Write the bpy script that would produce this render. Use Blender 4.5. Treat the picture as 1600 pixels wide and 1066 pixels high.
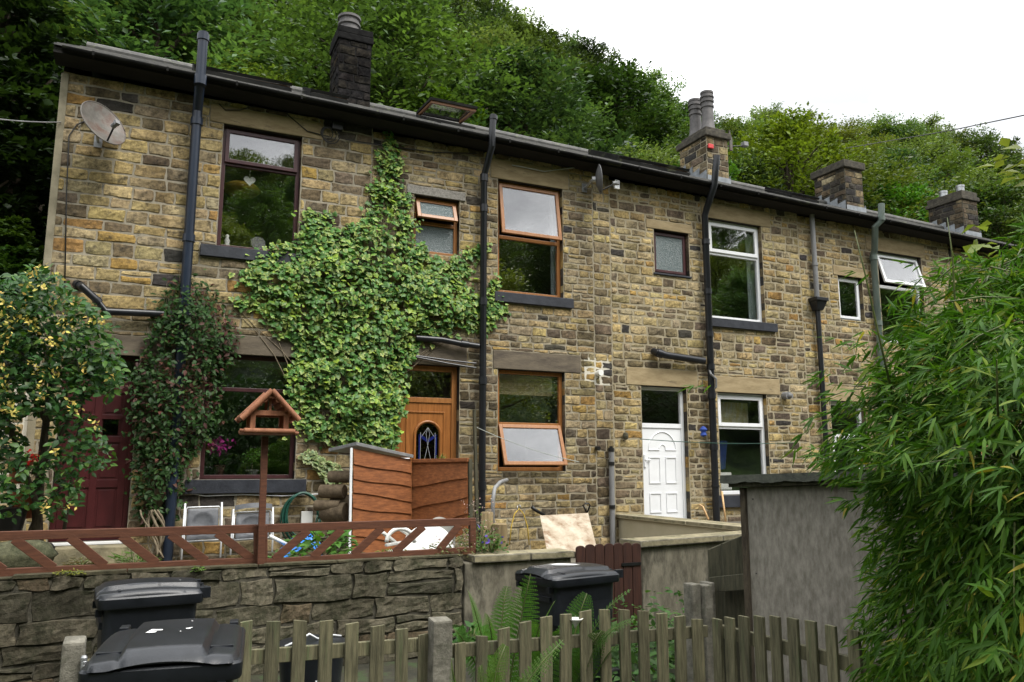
import bpy, bmesh, math, random
import numpy as np
from mathutils import Vector, Matrix, noise as mnoise
R = math.radians
random.seed(7)
rng = np.random.default_rng(7)
SC = bpy.context.scene
COL = SC.collection
for _o in list(bpy.data.objects):
    bpy.data.objects.remove(_o)

# ------------------------------------------------------------------ camera
CAM = np.array([0.0, -11.5, 0.0])
FPX = 1230.0
YAW, PITCH, ROLL = R(24.9), R(9.08), R(0.03)
_f = np.array([math.sin(YAW) * math.cos(PITCH), math.cos(YAW) * math.cos(PITCH), math.sin(PITCH)])
_r = np.array([math.cos(YAW), -math.sin(YAW), 0.0])
_u = np.cross(_r, _f)
_r, _u = math.cos(ROLL) * _r + math.sin(ROLL) * _u, -math.sin(ROLL) * _r + math.cos(ROLL) * _u


def ray(px, py):
    return _f + _r * (px - 800) / FPX + _u * (533 - py) / FPX


def at(px, py, Y=0.0):
    d = ray(px, py)
    return CAM + d * ((Y + 11.5) / d[1])


def atz(px, py, z):
    d = ray(px, py)
    return CAM + d * (z / d[2])


def att(px, py, t):
    return CAM + ray(px, py) * t


def proj(P):
    v = np.asarray(P) - CAM
    w = v @ _f
    return 800 + FPX * (v @ _r) / w, 533 - FPX * (v @ _u) / w, w


cam_d = bpy.data.cameras.new('camera')
cam = bpy.data.objects.new('camera', cam_d)
COL.objects.link(cam)
cam_d.sensor_width = 36
cam_d.lens = FPX / 1600 * 36
cam_d.clip_start = 0.05
cam_d.clip_end = 1000
M = Matrix(((_r[0], _u[0], -_f[0], CAM[0]), (_r[1], _u[1], -_f[1], CAM[1]), (_r[2], _u[2], -_f[2], CAM[2]), (0, 0, 0, 1)))
cam.matrix_world = M
SC.camera = cam

# ------------------------------------------------------------------ object helpers


def tag(o, label=None, cat=None, group=None, kind=None):
    if label: o['label'] = label
    if cat: o['category'] = cat
    if group: o['group'] = group
    if kind: o['kind'] = kind
    return o


def worldloc(o):
    v = Vector((0, 0, 0))
    while o is not None:
        v = v + o.location
        o = o.parent
    return v


def thing(name, loc, label, cat, group=None, parent=None):
    o = bpy.data.objects.new(name, None)
    COL.objects.link(o)
    o.empty_display_size = 0.1
    if parent is not None:
        o.parent = parent
        o.location = Vector([float(c) for c in loc]) - worldloc(parent)
    else:
        o.location = Vector([float(c) for c in loc])
    return tag(o, label, cat, group)


def link(name, me, mats, parent=None, loc=None):
    o = bpy.data.objects.new(name, me)
    if not isinstance(mats, (list, tuple)): mats = [mats]
    for m in mats: me.materials.append(m)
    COL.objects.link(o)
    off = Vector((0, 0, 0))
    if parent is not None:
        o.parent = parent
        off = worldloc(parent)
    if loc is not None:
        o.location = Vector([float(c) for c in loc]) - off
        off = Vector([float(c) for c in loc])
    if off.length > 0:
        me.transform(Matrix.Translation(-off))
    return o


def cp(o, loc=None, rz=None, sc=None, label=None):
    c = o.copy()
    COL.objects.link(c)
    if loc is not None: c.location = loc
    if rz is not None: c.rotation_euler = (0, 0, rz)
    if sc is not None: c.scale = sc
    if label: c['label'] = label
    for ch in list(o.children):
        d = ch.copy(); COL.objects.link(d); d.parent = c
        for g in list(ch.children):
            e = g.copy(); COL.objects.link(e); e.parent = d
    return c


class MB:
    """collects shapes in world coordinates and links them as one mesh"""

    def __init__(self):
        self.v, self.f, self.m, self.c = [], [], [], []
        self.col = (1, 1, 1)
        self.mi = 0

    def add(self, vs, fs):
        n = len(self.v)
        for p in vs:
            self.v.append((float(p[0]), float(p[1]), float(p[2])))
            self.c.append(self.col)
        for f in fs:
            self.f.append([n + i for i in f]); self.m.append(self.mi)

    def box(self, x0, x1, y0, y1, z0, z1):
        vs = [(x, y, z) for z in (z0, z1) for y in (y0, y1) for x in (x0, x1)]
        self.add(vs, [(0, 2, 3, 1), (4, 5, 7, 6), (0, 1, 5, 4), (1, 3, 7, 5), (3, 2, 6, 7), (2, 0, 4, 6)])

    def hexa(self, b, t):
        """box from 4 bottom and 4 top corners, both counter clockwise from above"""
        self.add(list(b) + list(t), [(3, 2, 1, 0), (4, 5, 6, 7), (0, 1, 5, 4), (1, 2, 6, 5), (2, 3, 7, 6), (3, 0, 4, 7)])

    def bar(self, a, b, w, h, up=(0, 0, 1), w2=None, h2=None):
        """rectangular bar from a to b, w sideways, h along up"""
        a, b = np.array(a, float), np.array(b, float)
        d = b - a; d /= np.linalg.norm(d)
        up = np.array(up, float)
        s = np.cross(d, up)
        if np.linalg.norm(s) < 1e-6: s = np.cross(d, np.array([1.0, 0, 0]))
        s /= np.linalg.norm(s); u = np.cross(s, d)
        w2 = w if w2 is None else w2; h2 = h if h2 is None else h2
        vs = []
        for p, ww, hh in ((a, w, h), (b, w2, h2)):
            for i, j in ((-1, -1), (1, -1), (1, 1), (-1, 1)):
                vs.append(p + s * ww / 2 * i + u * hh / 2 * j)
        self.add(vs, [(0, 1, 2, 3), (7, 6, 5, 4), (0, 4, 5, 1), (1, 5, 6, 2), (2, 6, 7, 3), (3, 7, 4, 0)])

    def tube(self, path, r, n=10, caps=True):
        path = [np.array(p, float) for p in path]
        rs = r if isinstance(r, (list, tuple)) else [r] * len(path)
        ref = None; rings = []
        for i, p in enumerate(path):
            a = path[max(i - 1, 0)]; b = path[min(i + 1, len(path) - 1)]
            d = b - a; d /= max(np.linalg.norm(d), 1e-9)
            if ref is None:
                ref = np.array([0, 0, 1.0]) if abs(d[2]) < .9 else np.array([1.0, 0, 0])
            s = np.cross(d, ref); s /= max(np.linalg.norm(s), 1e-9); t = np.cross(s, d); ref = t
            rings.append([p + rs[i] * (math.cos(2 * math.pi * k / n) * s + math.sin(2 * math.pi * k / n) * t) for k in range(n)])
        vs = [q for rg in rings for q in rg]
        fs = []
        for i in range(len(path) - 1):
            for k in range(n):
                fs.append((i * n + k, i * n + (k + 1) % n, (i + 1) * n + (k + 1) % n, (i + 1) * n + k))
        if caps:
            fs.append(tuple(range(n))[::-1]); fs.append(tuple((len(path) - 1) * n + k for k in range(n)))
        self.add(vs, fs)

    def lathe(self, c, prof, n=20, caps=True):
        vs = []
        for r_, z in prof:
            for k in range(n):
                a = 2 * math.pi * k / n
                vs.append((c[0] + r_ * math.cos(a), c[1] + r_ * math.sin(a), c[2] + z))
        fs = []
        for i in range(len(prof) - 1):
            for k in range(n):
                fs.append((i * n + k, i * n + (k + 1) % n, (i + 1) * n + (k + 1) % n, (i + 1) * n + k))
        if caps:
            fs.append(tuple(range(n))[::-1]); fs.append(tuple((len(prof) - 1) * n + k for k in range(n)))
        self.add(vs, fs)

    def prism(self, poly, axis, a, b):
        """extrude a polygon (list of 2-tuples in the other two axes) along an axis"""
        def P(q, t):
            if axis == 'y': return (q[0], t, q[1])
            if axis == 'x': return (t, q[0], q[1])
            return (q[0], q[1], t)
        n = len(poly)
        vs = [P(q, a) for q in poly] + [P(q, b) for q in poly]
        fs = [tuple(range(n)), tuple(range(2 * n - 1, n - 1, -1))]
        fs += [(i, n + i, n + (i + 1) % n, (i + 1) % n) for i in range(n)]
        self.add(vs, fs)

    def quad(self, a, b, c, d):
        self.add([a, b, c, d], [(0, 1, 2, 3)])

    def xform(self, n0, mat):
        for i in range(n0, len(self.v)):
            p = mat @ Vector(self.v[i]); self.v[i] = tuple(p)

    def build(self, name, mats, parent=None, loc=None, bevel=0.0, smooth=False, seg=2, angle=None, fixn=True):
        me = bpy.data.meshes.new(name)
        me.from_pydata(self.v, [], self.f)
        me.polygons.foreach_set('material_index', self.m)
        ca = me.attributes.new('Col', 'FLOAT_COLOR', 'POINT')
        ca.data.foreach_set('color', np.array([list(c) + [1.0] for c in self.c], dtype=np.float32).ravel())
        if bevel > 0 or fixn:
            bm = bmesh.new(); bm.from_mesh(me)
            if fixn: bmesh.ops.recalc_face_normals(bm, faces=bm.faces)
            if bevel > 0:
                es = [e for e in bm.edges if len(e.link_faces) == 2 and e.calc_face_angle(0) > R(25)]
                bmesh.ops.bevel(bm, geom=es, offset=bevel, offset_type='OFFSET', segments=seg, profile=.6, affect='EDGES', clamp_overlap=True)
            bm.to_mesh(me); bm.free()
        if smooth:
            me.polygons.foreach_set('use_smooth', [True] * len(me.polygons))
            if angle is not None:
                bm = bmesh.new(); bm.from_mesh(me)
                for e in bm.edges:
                    if len(e.link_faces) == 2 and e.calc_face_angle(0) > R(angle): e.smooth = False
                bm.to_mesh(me); bm.free()
        return link(name, me, mats, parent, loc)


def arrmesh(name, V, F, C=None):
    """mesh from numpy arrays, all faces with the same number of corners"""
    me = bpy.data.meshes.new(name)
    nv, nf, k = len(V), len(F), F.shape[1]
    me.vertices.add(nv); me.loops.add(nf * k); me.polygons.add(nf)
    me.vertices.foreach_set('co', np.ascontiguousarray(V, dtype=np.float32).ravel())
    me.loops.foreach_set('vertex_index', np.ascontiguousarray(F, dtype=np.int32).ravel())
    me.polygons.foreach_set('loop_start', np.arange(nf, dtype=np.int32) * k)
    if C is not None:
        ca = me.attributes.new('Col', 'FLOAT_COLOR', 'POINT')
        ca.data.foreach_set('color', np.hstack([C, np.ones((nv, 1))]).astype(np.float32).ravel())
    me.update(calc_edges=True)
    me.validate()
    return me


def unit(a):
    return a / np.maximum(np.linalg.norm(a, axis=-1, keepdims=True), 1e-9)


def scatter(name, T, F, P, D, N, S, C, CM=None):
    """copies of template T (k,3: x along the leaf, y across, z normal) at P, axis D, normal N, size S, colour C"""
    P = np.asarray(P); D = unit(np.asarray(D)); N = np.asarray(N)
    B = unit(np.cross(N, D)); N = np.cross(D, B)
    S = np.asarray(S).reshape(-1, 1, 1) if np.ndim(S) == 1 else np.asarray(S)[:, None, :]
    TT = T[None] * S
    V = P[:, None, :] + TT[..., 0:1] * D[:, None, :] + TT[..., 1:2] * B[:, None, :] + TT[..., 2:3] * N[:, None, :]
    n, k = len(P), len(T)
    FF = (F[None] + (np.arange(n) * k)[:, None, None]).reshape(-1, F.shape[1])
    CC = np.repeat(np.asarray(C)[:, None, :], k, axis=1)
    if CM is not None:
        w = CM[0][None, :, None]
        CC = CC * (1 - w) + CM[1][:, None, :] * w
    return arrmesh(name, V.reshape(-1, 3), FF, CC.reshape(-1, 3))


LEAF2 = (np.array([[0, 0, 0], [.45, .3, .07], [1, 0, -.1], [.45, -.3, .07]]), np.array([[0, 3, 2], [0, 2, 1]]))
LEAF6 = (np.array([[0, 0, 0], [.3, .27, .05], [.68, .2, .02], [1, 0, -.12], [.68, -.2, .02], [.3, -.27, .05], [.5, 0, -.01]]),
         np.array([[0, 6, 1], [1, 6, 2], [2, 6, 3], [3, 6, 4], [4, 6, 5], [5, 6, 0]]))
BLADE = (np.array([[0, 0, 0], [.22, .058, .012], [.6, .052, -.03], [1, 0, -.14], [.6, -.052, -.03], [.22, -.058, .012], [.4, 0, -.012]]),
         np.array([[0, 6, 1], [1, 6, 2], [2, 6, 3], [3, 6, 4], [4, 6, 5], [5, 6, 0]]))
_iv = [(0, .0), (-.12, .3), (.05, .48), (.3, .34), (.42, .5), (.62, .26), (1, 0), (.62, -.26), (.42, -.5), (.3, -.34), (.05, -.48), (-.12, -.3)]
IVY = (np.array([[.32, 0, .06]] + [[a, b, -.05 - .12 * abs(b)] for a, b in _iv]),
       np.array([[0, i + 1, (i + 1) % 12 + 1] for i in range(12)]))

# ------------------------------------------------------------------ materials


def newmat(name):
    m = bpy.data.materials.new(name); m.use_nodes = True
    nt = m.node_tree
    return m, nt, nt.nodes['Principled BSDF'], nt.nodes['Material Output']


def N_(nt, t, **kw):
    n = nt.nodes.new(t)
    for k, v in kw.items():
        if k in n.inputs: n.inputs[k].default_value = v
        else: setattr(n, k, v)
    return n


def rgb(c):
    return (c[0], c[1], c[2], 1)


def ramp(nt, stops):
    n = nt.nodes.new('ShaderNodeValToRGB')
    e = n.color_ramp.elements
    while len(e) < len(stops): e.new(.5)
    for i, (p, c) in enumerate(stops):
        e[i].position = p; e[i].color = rgb(c)
    return n


def pmat(name, c1, c2, scale=6, stretch=(1, 1, 1), rough=.7, bump=.2, bscale=None, detail=6, spot=None, spotscale=3, spotlim=(.6, .68), metal=0, bdist=.01, spec=.4, lo=.35, hi=.65, rdm=0.0):
    """two colours mixed by noise in object space, optional spots of a third, noise bump"""
    m, nt, b, out = newmat(name)
    L = nt.links.new
    tc = N_(nt, 'ShaderNodeTexCoord'); mp = N_(nt, 'ShaderNodeMapping'); mp.inputs['Scale'].default_value = stretch
    L(tc.outputs['Object'], mp.inputs['Vector'])
    no = N_(nt, 'ShaderNodeTexNoise', Scale=scale, Detail=detail, Roughness=.65)
    L(mp.outputs[0], no.inputs['Vector'])
    rp = ramp(nt, [(lo, c1), (hi, c2)]); L(no.outputs['Fac'], rp.inputs['Fac'])
    col = rp.outputs['Color']
    if spot is not None:
        n2 = N_(nt, 'ShaderNodeTexNoise', Scale=spotscale, Detail=5, Roughness=.7); L(mp.outputs[0], n2.inputs['Vector'])
        r2 = ramp(nt, [(spotlim[0], (0, 0, 0)), (spotlim[1], (1, 1, 1))]); L(n2.outputs['Fac'], r2.inputs['Fac'])
        mx = N_(nt, 'ShaderNodeMix', data_type='RGBA'); L(r2.outputs['Color'], mx.inputs['Factor'])
        L(col, mx.inputs['A']); mx.inputs['B'].default_value = rgb(spot); col = mx.outputs['Result']
    if rdm > 0:
        oi = N_(nt, 'ShaderNodeObjectInfo'); hs = N_(nt, 'ShaderNodeHueSaturation')
        mr = N_(nt, 'ShaderNodeMapRange'); mr.inputs['To Min'].default_value = 1 - rdm; mr.inputs['To Max'].default_value = 1 + rdm
        L(oi.outputs['Random'], mr.inputs['Value']); L(mr.outputs[0], hs.inputs['Value']); L(col, hs.inputs['Color']); col = hs.outputs[0]
    L(col, b.inputs['Base Color'])
    b.inputs['Roughness'].default_value = rough; b.inputs['Metallic'].default_value = metal
    b.inputs['Specular IOR Level'].default_value = spec
    if bump > 0:
        nb = N_(nt, 'ShaderNodeTexNoise', Scale=bscale or scale * 3, Detail=6, Roughness=.7); L(mp.outputs[0], nb.inputs['Vector'])
        bp = N_(nt, 'ShaderNodeBump', Strength=bump, Distance=bdist); L(nb.outputs['Fac'], bp.inputs['Height']); L(bp.outputs[0], b.inputs['Normal'])
    return m


def leafmat(name, rough=.45, trans=.35, rdm=0.0, sat=1.0, coat=0.0, spec=.35, warm=(1.25, 1.3, .5)):
    """leaves: colour from the mesh attribute, light shining through"""
    m, nt, b, out = newmat(name)
    L = nt.links.new
    at_ = N_(nt, 'ShaderNodeAttribute', attribute_name='Col'); col = at_.outputs['Color']
    if rdm > 0:
        oi = N_(nt, 'ShaderNodeObjectInfo'); hs = N_(nt, 'ShaderNodeHueSaturation')
        mr = N_(nt, 'ShaderNodeMapRange'); mr.inputs['To Min'].default_value = 1 - rdm; mr.inputs['To Max'].default_value = 1 + rdm
        L(oi.outputs['Random'], mr.inputs['Value']); L(mr.outputs[0], hs.inputs['Value'])
        m2 = N_(nt, 'ShaderNodeMath', operation='MULTIPLY'); m2.inputs[1].default_value = 7.31; L(oi.outputs['Random'], m2.inputs[0])
        m3 = N_(nt, 'ShaderNodeMath', operation='FRACT'); L(m2.outputs[0], m3.inputs[0])
        mh = N_(nt, 'ShaderNodeMapRange'); mh.inputs['To Min'].default_value = .468; mh.inputs['To Max'].default_value = .515
        L(m3.outputs[0], mh.inputs['Value']); L(mh.outputs[0], hs.inputs['Hue'])
        L(col, hs.inputs['Color']); col = hs.outputs[0]
    L(col, b.inputs['Base Color']); b.inputs['Roughness'].default_value = rough; b.inputs['Specular IOR Level'].default_value = spec
    tr = N_(nt, 'ShaderNodeBsdfTranslucent'); mx = N_(nt, 'ShaderNodeMix', data_type='RGBA', blend_type='MULTIPLY')
    mx.inputs['Factor'].default_value = 1; L(col, mx.inputs['A']); mx.inputs['B'].default_value = rgb(warm); L(mx.outputs['Result'], tr.inputs['Color'])
    ms = N_(nt, 'ShaderNodeMixShader'); ms.inputs[0].default_value = trans
    L(b.outputs[0], ms.inputs[1]); L(tr.outputs[0], ms.inputs[2]); L(ms.outputs[0], out.inputs['Surface'])
    return m


def stonemat(name, bump=.6, soot=(.036, .031, .025), sootlim=(.5, .64), lich=None, sscale=1.4, sootmax=.85, mot=(.3, 1.7), spec=.2):
    m, nt, b, out = newmat(name)
    L = nt.links.new
    a = N_(nt, 'ShaderNodeAttribute', attribute_name='Col')
    tc = N_(nt, 'ShaderNodeTexCoord'); O = tc.outputs['Object']
    n1 = N_(nt, 'ShaderNodeTexNoise', Scale=20, Detail=9, Roughness=.8); L(O, n1.inputs['Vector'])
    r1 = ramp(nt, [(.28, (mot[0], mot[0] * .95, mot[0] * .88)), (.5, (1, 1, 1)), (.72, (mot[1], mot[1] * .97, mot[1] * .9))]); L(n1.outputs['Fac'], r1.inputs['Fac'])
    m1 = N_(nt, 'ShaderNodeMix', data_type='RGBA', blend_type='MULTIPLY'); m1.inputs['Factor'].default_value = 1
    L(a.outputs['Color'], m1.inputs['A']); L(r1.outputs['Color'], m1.inputs['B'])
    n2 = N_(nt, 'ShaderNodeTexNoise', Scale=7.0, Detail=9, Roughness=.78, Lacunarity=2.3); L(O, n2.inputs['Vector'])
    r2 = ramp(nt, [(sootlim[0], (0, 0, 0)), (sootlim[1], (sootmax,) * 3)]); L(n2.outputs['Fac'], r2.inputs['Fac'])
    m2 = N_(nt, 'ShaderNodeMix', data_type='RGBA'); L(r2.outputs['Color'], m2.inputs['Factor']); L(m1.outputs['Result'], m2.inputs['A']); m2.inputs['B'].default_value = rgb(soot)
    mp4 = N_(nt, 'ShaderNodeMapping'); mp4.inputs['Scale'].default_value = (1, 1, .45); L(O, mp4.inputs['Vector'])
    n4 = N_(nt, 'ShaderNodeTexNoise', Scale=sscale, Detail=5, Roughness=.62); L(mp4.outputs[0], n4.inputs['Vector'])
    r4 = ramp(nt, [(.36, (.42, .40, .385)), (.55, (1.08, 1.08, 1.07))]); L(n4.outputs['Fac'], r4.inputs['Fac'])
    m4 = N_(nt, 'ShaderNodeMix', data_type='RGBA', blend_type='MULTIPLY'); m4.inputs['Factor'].default_value = 1
    L(m2.outputs['Result'], m4.inputs['A']); L(r4.outputs['Color'], m4.inputs['B'])
    col = m4.outputs['Result']
    if lich is not None:
        n5 = N_(nt, 'ShaderNodeTexNoise', Scale=lich[1], Detail=7, Roughness=.75); L(O, n5.inputs['Vector'])
        r5 = ramp(nt, [(lich[2], (0, 0, 0)), (lich[2] + .06, (1, 1, 1))]); L(n5.outputs['Fac'], r5.inputs['Fac'])
        m5 = N_(nt, 'ShaderNodeMix', data_type='RGBA'); L(r5.outputs['Color'], m5.inputs['Factor']); L(col, m5.inputs['A']); m5.inputs['B'].default_value = rgb(lich[0]); col = m5.outputs['Result']
    L(col, b.inputs['Base Color']); b.inputs['Roughness'].default_value = .9; b.inputs['Specular IOR Level'].default_value = spec
    nb = N_(nt, 'ShaderNodeTexNoise', Scale=38, Detail=8, Roughness=.75); L(O, nb.inputs['Vector'])
    bp = N_(nt, 'ShaderNodeBump', Strength=bump, Distance=.012); L(nb.outputs['Fac'], bp.inputs['Height']); L(bp.outputs[0], b.inputs['Normal'])
    return m


def glassmat(name, ior=1.75, tint=(1, 1, 1), rough=0.0, frost=None):
    m, nt, b, out = newmat(name)
    L = nt.links.new
    # Schlick reflectance that is the same for both faces of the pane
    f0 = .19 if frost is None else .06
    ge = N_(nt, 'ShaderNodeNewGeometry'); dt = N_(nt, 'ShaderNodeVectorMath', operation='DOT_PRODUCT'); L(ge.outputs['Normal'], dt.inputs[0]); L(ge.outputs['Incoming'], dt.inputs[1])
    ab = N_(nt, 'ShaderNodeMath', operation='ABSOLUTE'); L(dt.outputs['Value'], ab.inputs[0])
    om = N_(nt, 'ShaderNodeMath', operation='SUBTRACT'); om.inputs[0].default_value = 1; L(ab.outputs[0], om.inputs[1])
    pw = N_(nt, 'ShaderNodeMath', operation='POWER'); L(om.outputs[0], pw.inputs[0]); pw.inputs[1].default_value = 5
    fr = N_(nt, 'ShaderNodeMapRange'); fr.inputs['To Min'].default_value = f0; L(pw.outputs[0], fr.inputs['Value'])
    gl = N_(nt, 'ShaderNodeBsdfGlossy', Roughness=rough)
    if frost is None:
        tr = N_(nt, 'ShaderNodeBsdfTransparent', Color=rgb(tint))
        # panes are never quite flat
        tc = N_(nt, 'ShaderNodeTexCoord'); no = N_(nt, 'ShaderNodeTexNoise', Scale=2.2, Detail=1); L(tc.outputs['Object'], no.inputs['Vector'])
        bp = N_(nt, 'ShaderNodeBump', Strength=.05, Distance=.02); L(no.outputs['Fac'], bp.inputs['Height']); L(bp.outputs[0], gl.inputs['Normal'])
    else:
        tr = N_(nt, 'ShaderNodeBsdfDiffuse', Color=rgb(frost))
        tc = N_(nt, 'ShaderNodeTexCoord'); vo = N_(nt, 'ShaderNodeTexVoronoi', Scale=90); L(tc.outputs['Object'], vo.inputs['Vector'])
        bp = N_(nt, 'ShaderNodeBump', Strength=.7, Distance=.01); L(vo.outputs['Distance'], bp.inputs['Height'])
        L(bp.outputs[0], gl.inputs['Normal']); L(bp.outputs[0], tr.inputs['Normal'])
    ms = N_(nt, 'ShaderNodeMixShader'); L(fr.outputs[0], ms.inputs[0]); L(tr.outputs[0], ms.inputs[1]); L(gl.outputs[0], ms.inputs[2])
    L(ms.outputs[0], out.inputs['Surface'])
    return m


MT = {}
MT['stone'] = stonemat('sandstone')
MT['rubble'] = stonemat('rubble_stone', bump=1.0, sootlim=(.44, .62), soot=(.026, .03, .014), lich=((.24, .24, .21), 16, .67), mot=(.4, 1.5))
MT['blackstone'] = stonemat('soot_black_stone', bump=.9, sootlim=(.3, .6), soot=(.008, .008, .009), sootmax=.95, lich=((.16, .16, .16), 6, .64), spec=.02)
MT['sootstone'] = stonemat('sooty_stone', bump=.8, sootlim=(.3, .66), soot=(.012, .012, .013), sootmax=.97)
MT['mortar_a'] = pmat('pale_mortar', (.21, .186, .138), (.33, .292, .22), 7, rough=.95, bump=.5, bscale=60, spot=(.1, .09, .07), spotlim=(.58, .72), spotscale=2.5)
MT['mortar_b'] = pmat('grey_mortar', (.2, .172, .12), (.32, .28, .2), 7, rough=.95, bump=.5, bscale=60, spot=(.09, .08, .06), spotlim=(.56, .72), spotscale=2.5)
MT['mortar_c'] = pmat('cream_mortar', (.25, .212, .138), (.37, .318, .215), 7, rough=.95, bump=.5, bscale=60, spot=(.12, .1, .07), spotlim=(.6, .74), spotscale=2.5)
MT['mortar_d'] = pmat('dark_mortar', (.03, .028, .02), (.1, .09, .065), 9, rough=.95, bump=.8, bscale=50)
MT['mortar_e'] = pmat('white_mortar', (.5, .47, .38), (.62, .58, .48), 7, rough=.95, bump=.5, bscale=60)
MT['gable'] = pmat('gable_render', (.17, .15, .1), (.3, .265, .185), 3, rough=.95, bump=.4, bscale=40)
MT['plaster'] = pmat('room_plaster', (.16, .15, .13), (.2, .19, .17), 3, rough=.9, bump=0)
MT['lintel'] = pmat('dressed_stone', (.24, .18, .095), (.37, .29, .165), 4, (.6, 1, 2.2), rough=.9, bump=.35, bscale=30, spot=(.06, .05, .04), spotlim=(.6, .75), spotscale=3)
MT['lintel_dark'] = pmat('weathered_dressed_stone', (.075, .06, .045), (.16, .13, .09), 4, (.6, 1, 2), rough=.9, bump=.4, bscale=30)
MT['concrete_rough'] = pmat('rough_concrete', (.16, .15, .13), (.3, .28, .25), 30, rough=.95, bump=.8, bscale=60)
MT['sill'] = pmat('black_painted_stone', (.014, .016, .022), (.03, .033, .042), 6, rough=.55, bump=.4, bscale=25)
MT['slate'] = pmat('roof_slate', (.06, .06, .058), (.13, .125, .115), 5, rough=.75, bump=.5, spot=(.16, .17, .11), spotlim=(.6, .7), spotscale=6)
MT['eaves'] = pmat('black_eaves_board', (.008, .007, .006), (.018, .016, .014), 5, (.3, 1, 1), rough=.95, bump=.3)  # near black boards for the soffit and under the slates
MT['gutter'] = pmat('black_gutter', (.006, .006, .006), (.018, .018, .016), 4, (.5, 1, 1), rough=.9, spec=.1, bump=.2, spot=(.06, .065, .035), spotlim=(.58, .72))
MT['pipe'] = pmat('black_pipe', (.010, .011, .013), (.018, .019, .022), 5, (1, 1, .3), rough=.33, bump=.08)
MT['pipe_blue'] = pmat('blue_black_pipe', (.010, .016, .03), (.018, .027, .045), 5, (1, 1, .3), rough=.3, bump=.08)
MT['pipe_grey'] = pmat('grey_pipe', (.16, .16, .16), (.24, .24, .24), 6, (1, 1, .3), rough=.45, bump=.1)
MT['pipe_green'] = pmat('green_grey_pipe', (.075, .1, .085), (.13, .16, .135), 6, (1, 1, .3), rough=.5, bump=.1)
MT['rosewood'] = pmat('rosewood_frame', (.045, .016, .018), (.065, .025, .026), 8, (1, 1, .2), rough=.35, bump=.05)
MT['oak'] = pmat('golden_oak_frame', (.23, .09, .025), (.34, .145, .042), 9, (6, 6, .5), rough=.38, bump=.06)
MT['oak_door'] = pmat('golden_oak_door', (.2, .072, .017), (.36, .14, .036), 5, (7, 7, .45), rough=.36, bump=.08)
MT['white'] = pmat('white_plastic_frame', (.74, .75, .76), (.8, .81, .82), 3, rough=.3, bump=0)
MT['glass'] = glassmat('window_glass')
MT['frost'] = glassmat('frosted_glass', 1.6, rough=.12, frost=(.12, .15, .15))
MT['dark_glass'] = glassmat('dark_glass', 1.55, tint=(.3, .3, .34))
MT['curtain'] = pmat('pale_curtain', (.34, .42, .42), (.5, .57, .56), 5, (8, 8, .3), rough=.9, bump=.2)
MT['blind'] = pmat('bamboo_blind', (.35, .28, .15), (.5, .42, .25), 4, (.4, 1, 40), rough=.8, bump=.3)
MT['red_door'] = pmat('dark_red_door', (.036, .006, .007), (.062, .0115, .0125), 6, (1, 1, .4), rough=.4, bump=.1)
MT['red_stain'] = pmat('red_brown_stained_timber', (.075, .026, .012), (.125, .046, .022), 7, (1, 8, 8), rough=.65, bump=.3, spot=(.06, .022, .012), spotlim=(.6, .75))
MT['lap'] = pmat('orange_brown_lap_boards', (.15, .048, .013), (.29, .1, .03), 4, (1, 4, 9), rough=.7, bump=.5, bscale=22, spot=(.4, .2, .1), spotlim=(.64, .74), spotscale=4)
MT['table_wood'] = pmat('bird_table_wood', (.2, .075, .035), (.33, .14, .07), 6, (5, 5, 1), rough=.7, bump=.3)
MT['gate'] = pmat('dark_red_gate', (.03, .011, .008), (.058, .022, .014), 6, (8, 8, .7), rough=.6, bump=.25)
MT['grey_wood'] = pmat('weathered_grey_wood', (.056, .052, .028), (.165, .15, .085), 5, (9, 9, .8), rough=.85, bump=.6, bscale=20, spot=(.09, .11, .05), spotlim=(.55, .72), spotscale=3, rdm=.22)
MT['green_wood'] = pmat('mossy_wood', (.034, .034, .02), (.085, .078, .048), 5, (7, 7, .8), rough=.9, bump=.5)
MT['stump'] = pmat('old_stump_wood', (.14, .1, .05), (.27, .2, .1), 5, (7, 7, 1), rough=.85, bump=.5)
MT['plywood'] = pmat('weathered_plywood', (.16, .145, .118), (.285, .262, .222), 13, (2.4, 2.4, .8), rough=.85, bump=.35, bscale=25, spot=(.09, .06, .04), spotlim=(.6, .74), spotscale=1.6)
MT['felt'] = pmat('roofing_felt', (.035, .038, .032), (.08, .085, .065), 12, rough=.95, bump=.5, bscale=60)
MT['render'] = pmat('stained_render', (.105, .093, .066), (.26, .235, .175), 3, (1.6, 1.6, .7), rough=.95, bump=.5, bscale=30, spot=(.05, .045, .032), spotlim=(.45, .62), spotscale=2.4)
MT['cream'] = pmat('cream_masonry_paint', (.42, .37, .245), (.48, .43, .3), 2.5, rough=.85, bump=.25, bscale=40)
MT['coping'] = pmat('mossy_coping_stone', (.13, .115, .07), (.3, .26, .16), 6, rough=.95, bump=.8, bscale=28, spot=(.07, .08, .03), spotlim=(.55, .68), spotscale=5)
MT['concrete'] = pmat('old_concrete', (.09, .084, .064), (.22, .205, .165), 12, rough=.95, bump=.8, bscale=40, spot=(.07, .075, .045), spotlim=(.55, .7), spotscale=5)
MT['slab'] = pmat('yard_paving', (.07, .062, .046), (.14, .125, .095), 4, rough=.95, bump=.4)
MT['earth'] = pmat('damp_earth_ground', (.018, .018, .01), (.045, .04, .024), 3, rough=.95, bump=.8, bscale=20, spot=(.03, .05, .015), spotlim=(.5, .62))
MT['bin'] = pmat('charcoal_bin_plastic', (.0075, .009, .0115), (.013, .015, .019), 9, rough=.33, bump=.15, bscale=120, spot=(.045, .045, .042), spotlim=(.63, .74), spotscale=6)
MT['sticker'] = pmat('scuffed_sticker', (.6, .6, .58), (.75, .75, .74), 20, rough=.6, bump=0)
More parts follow.
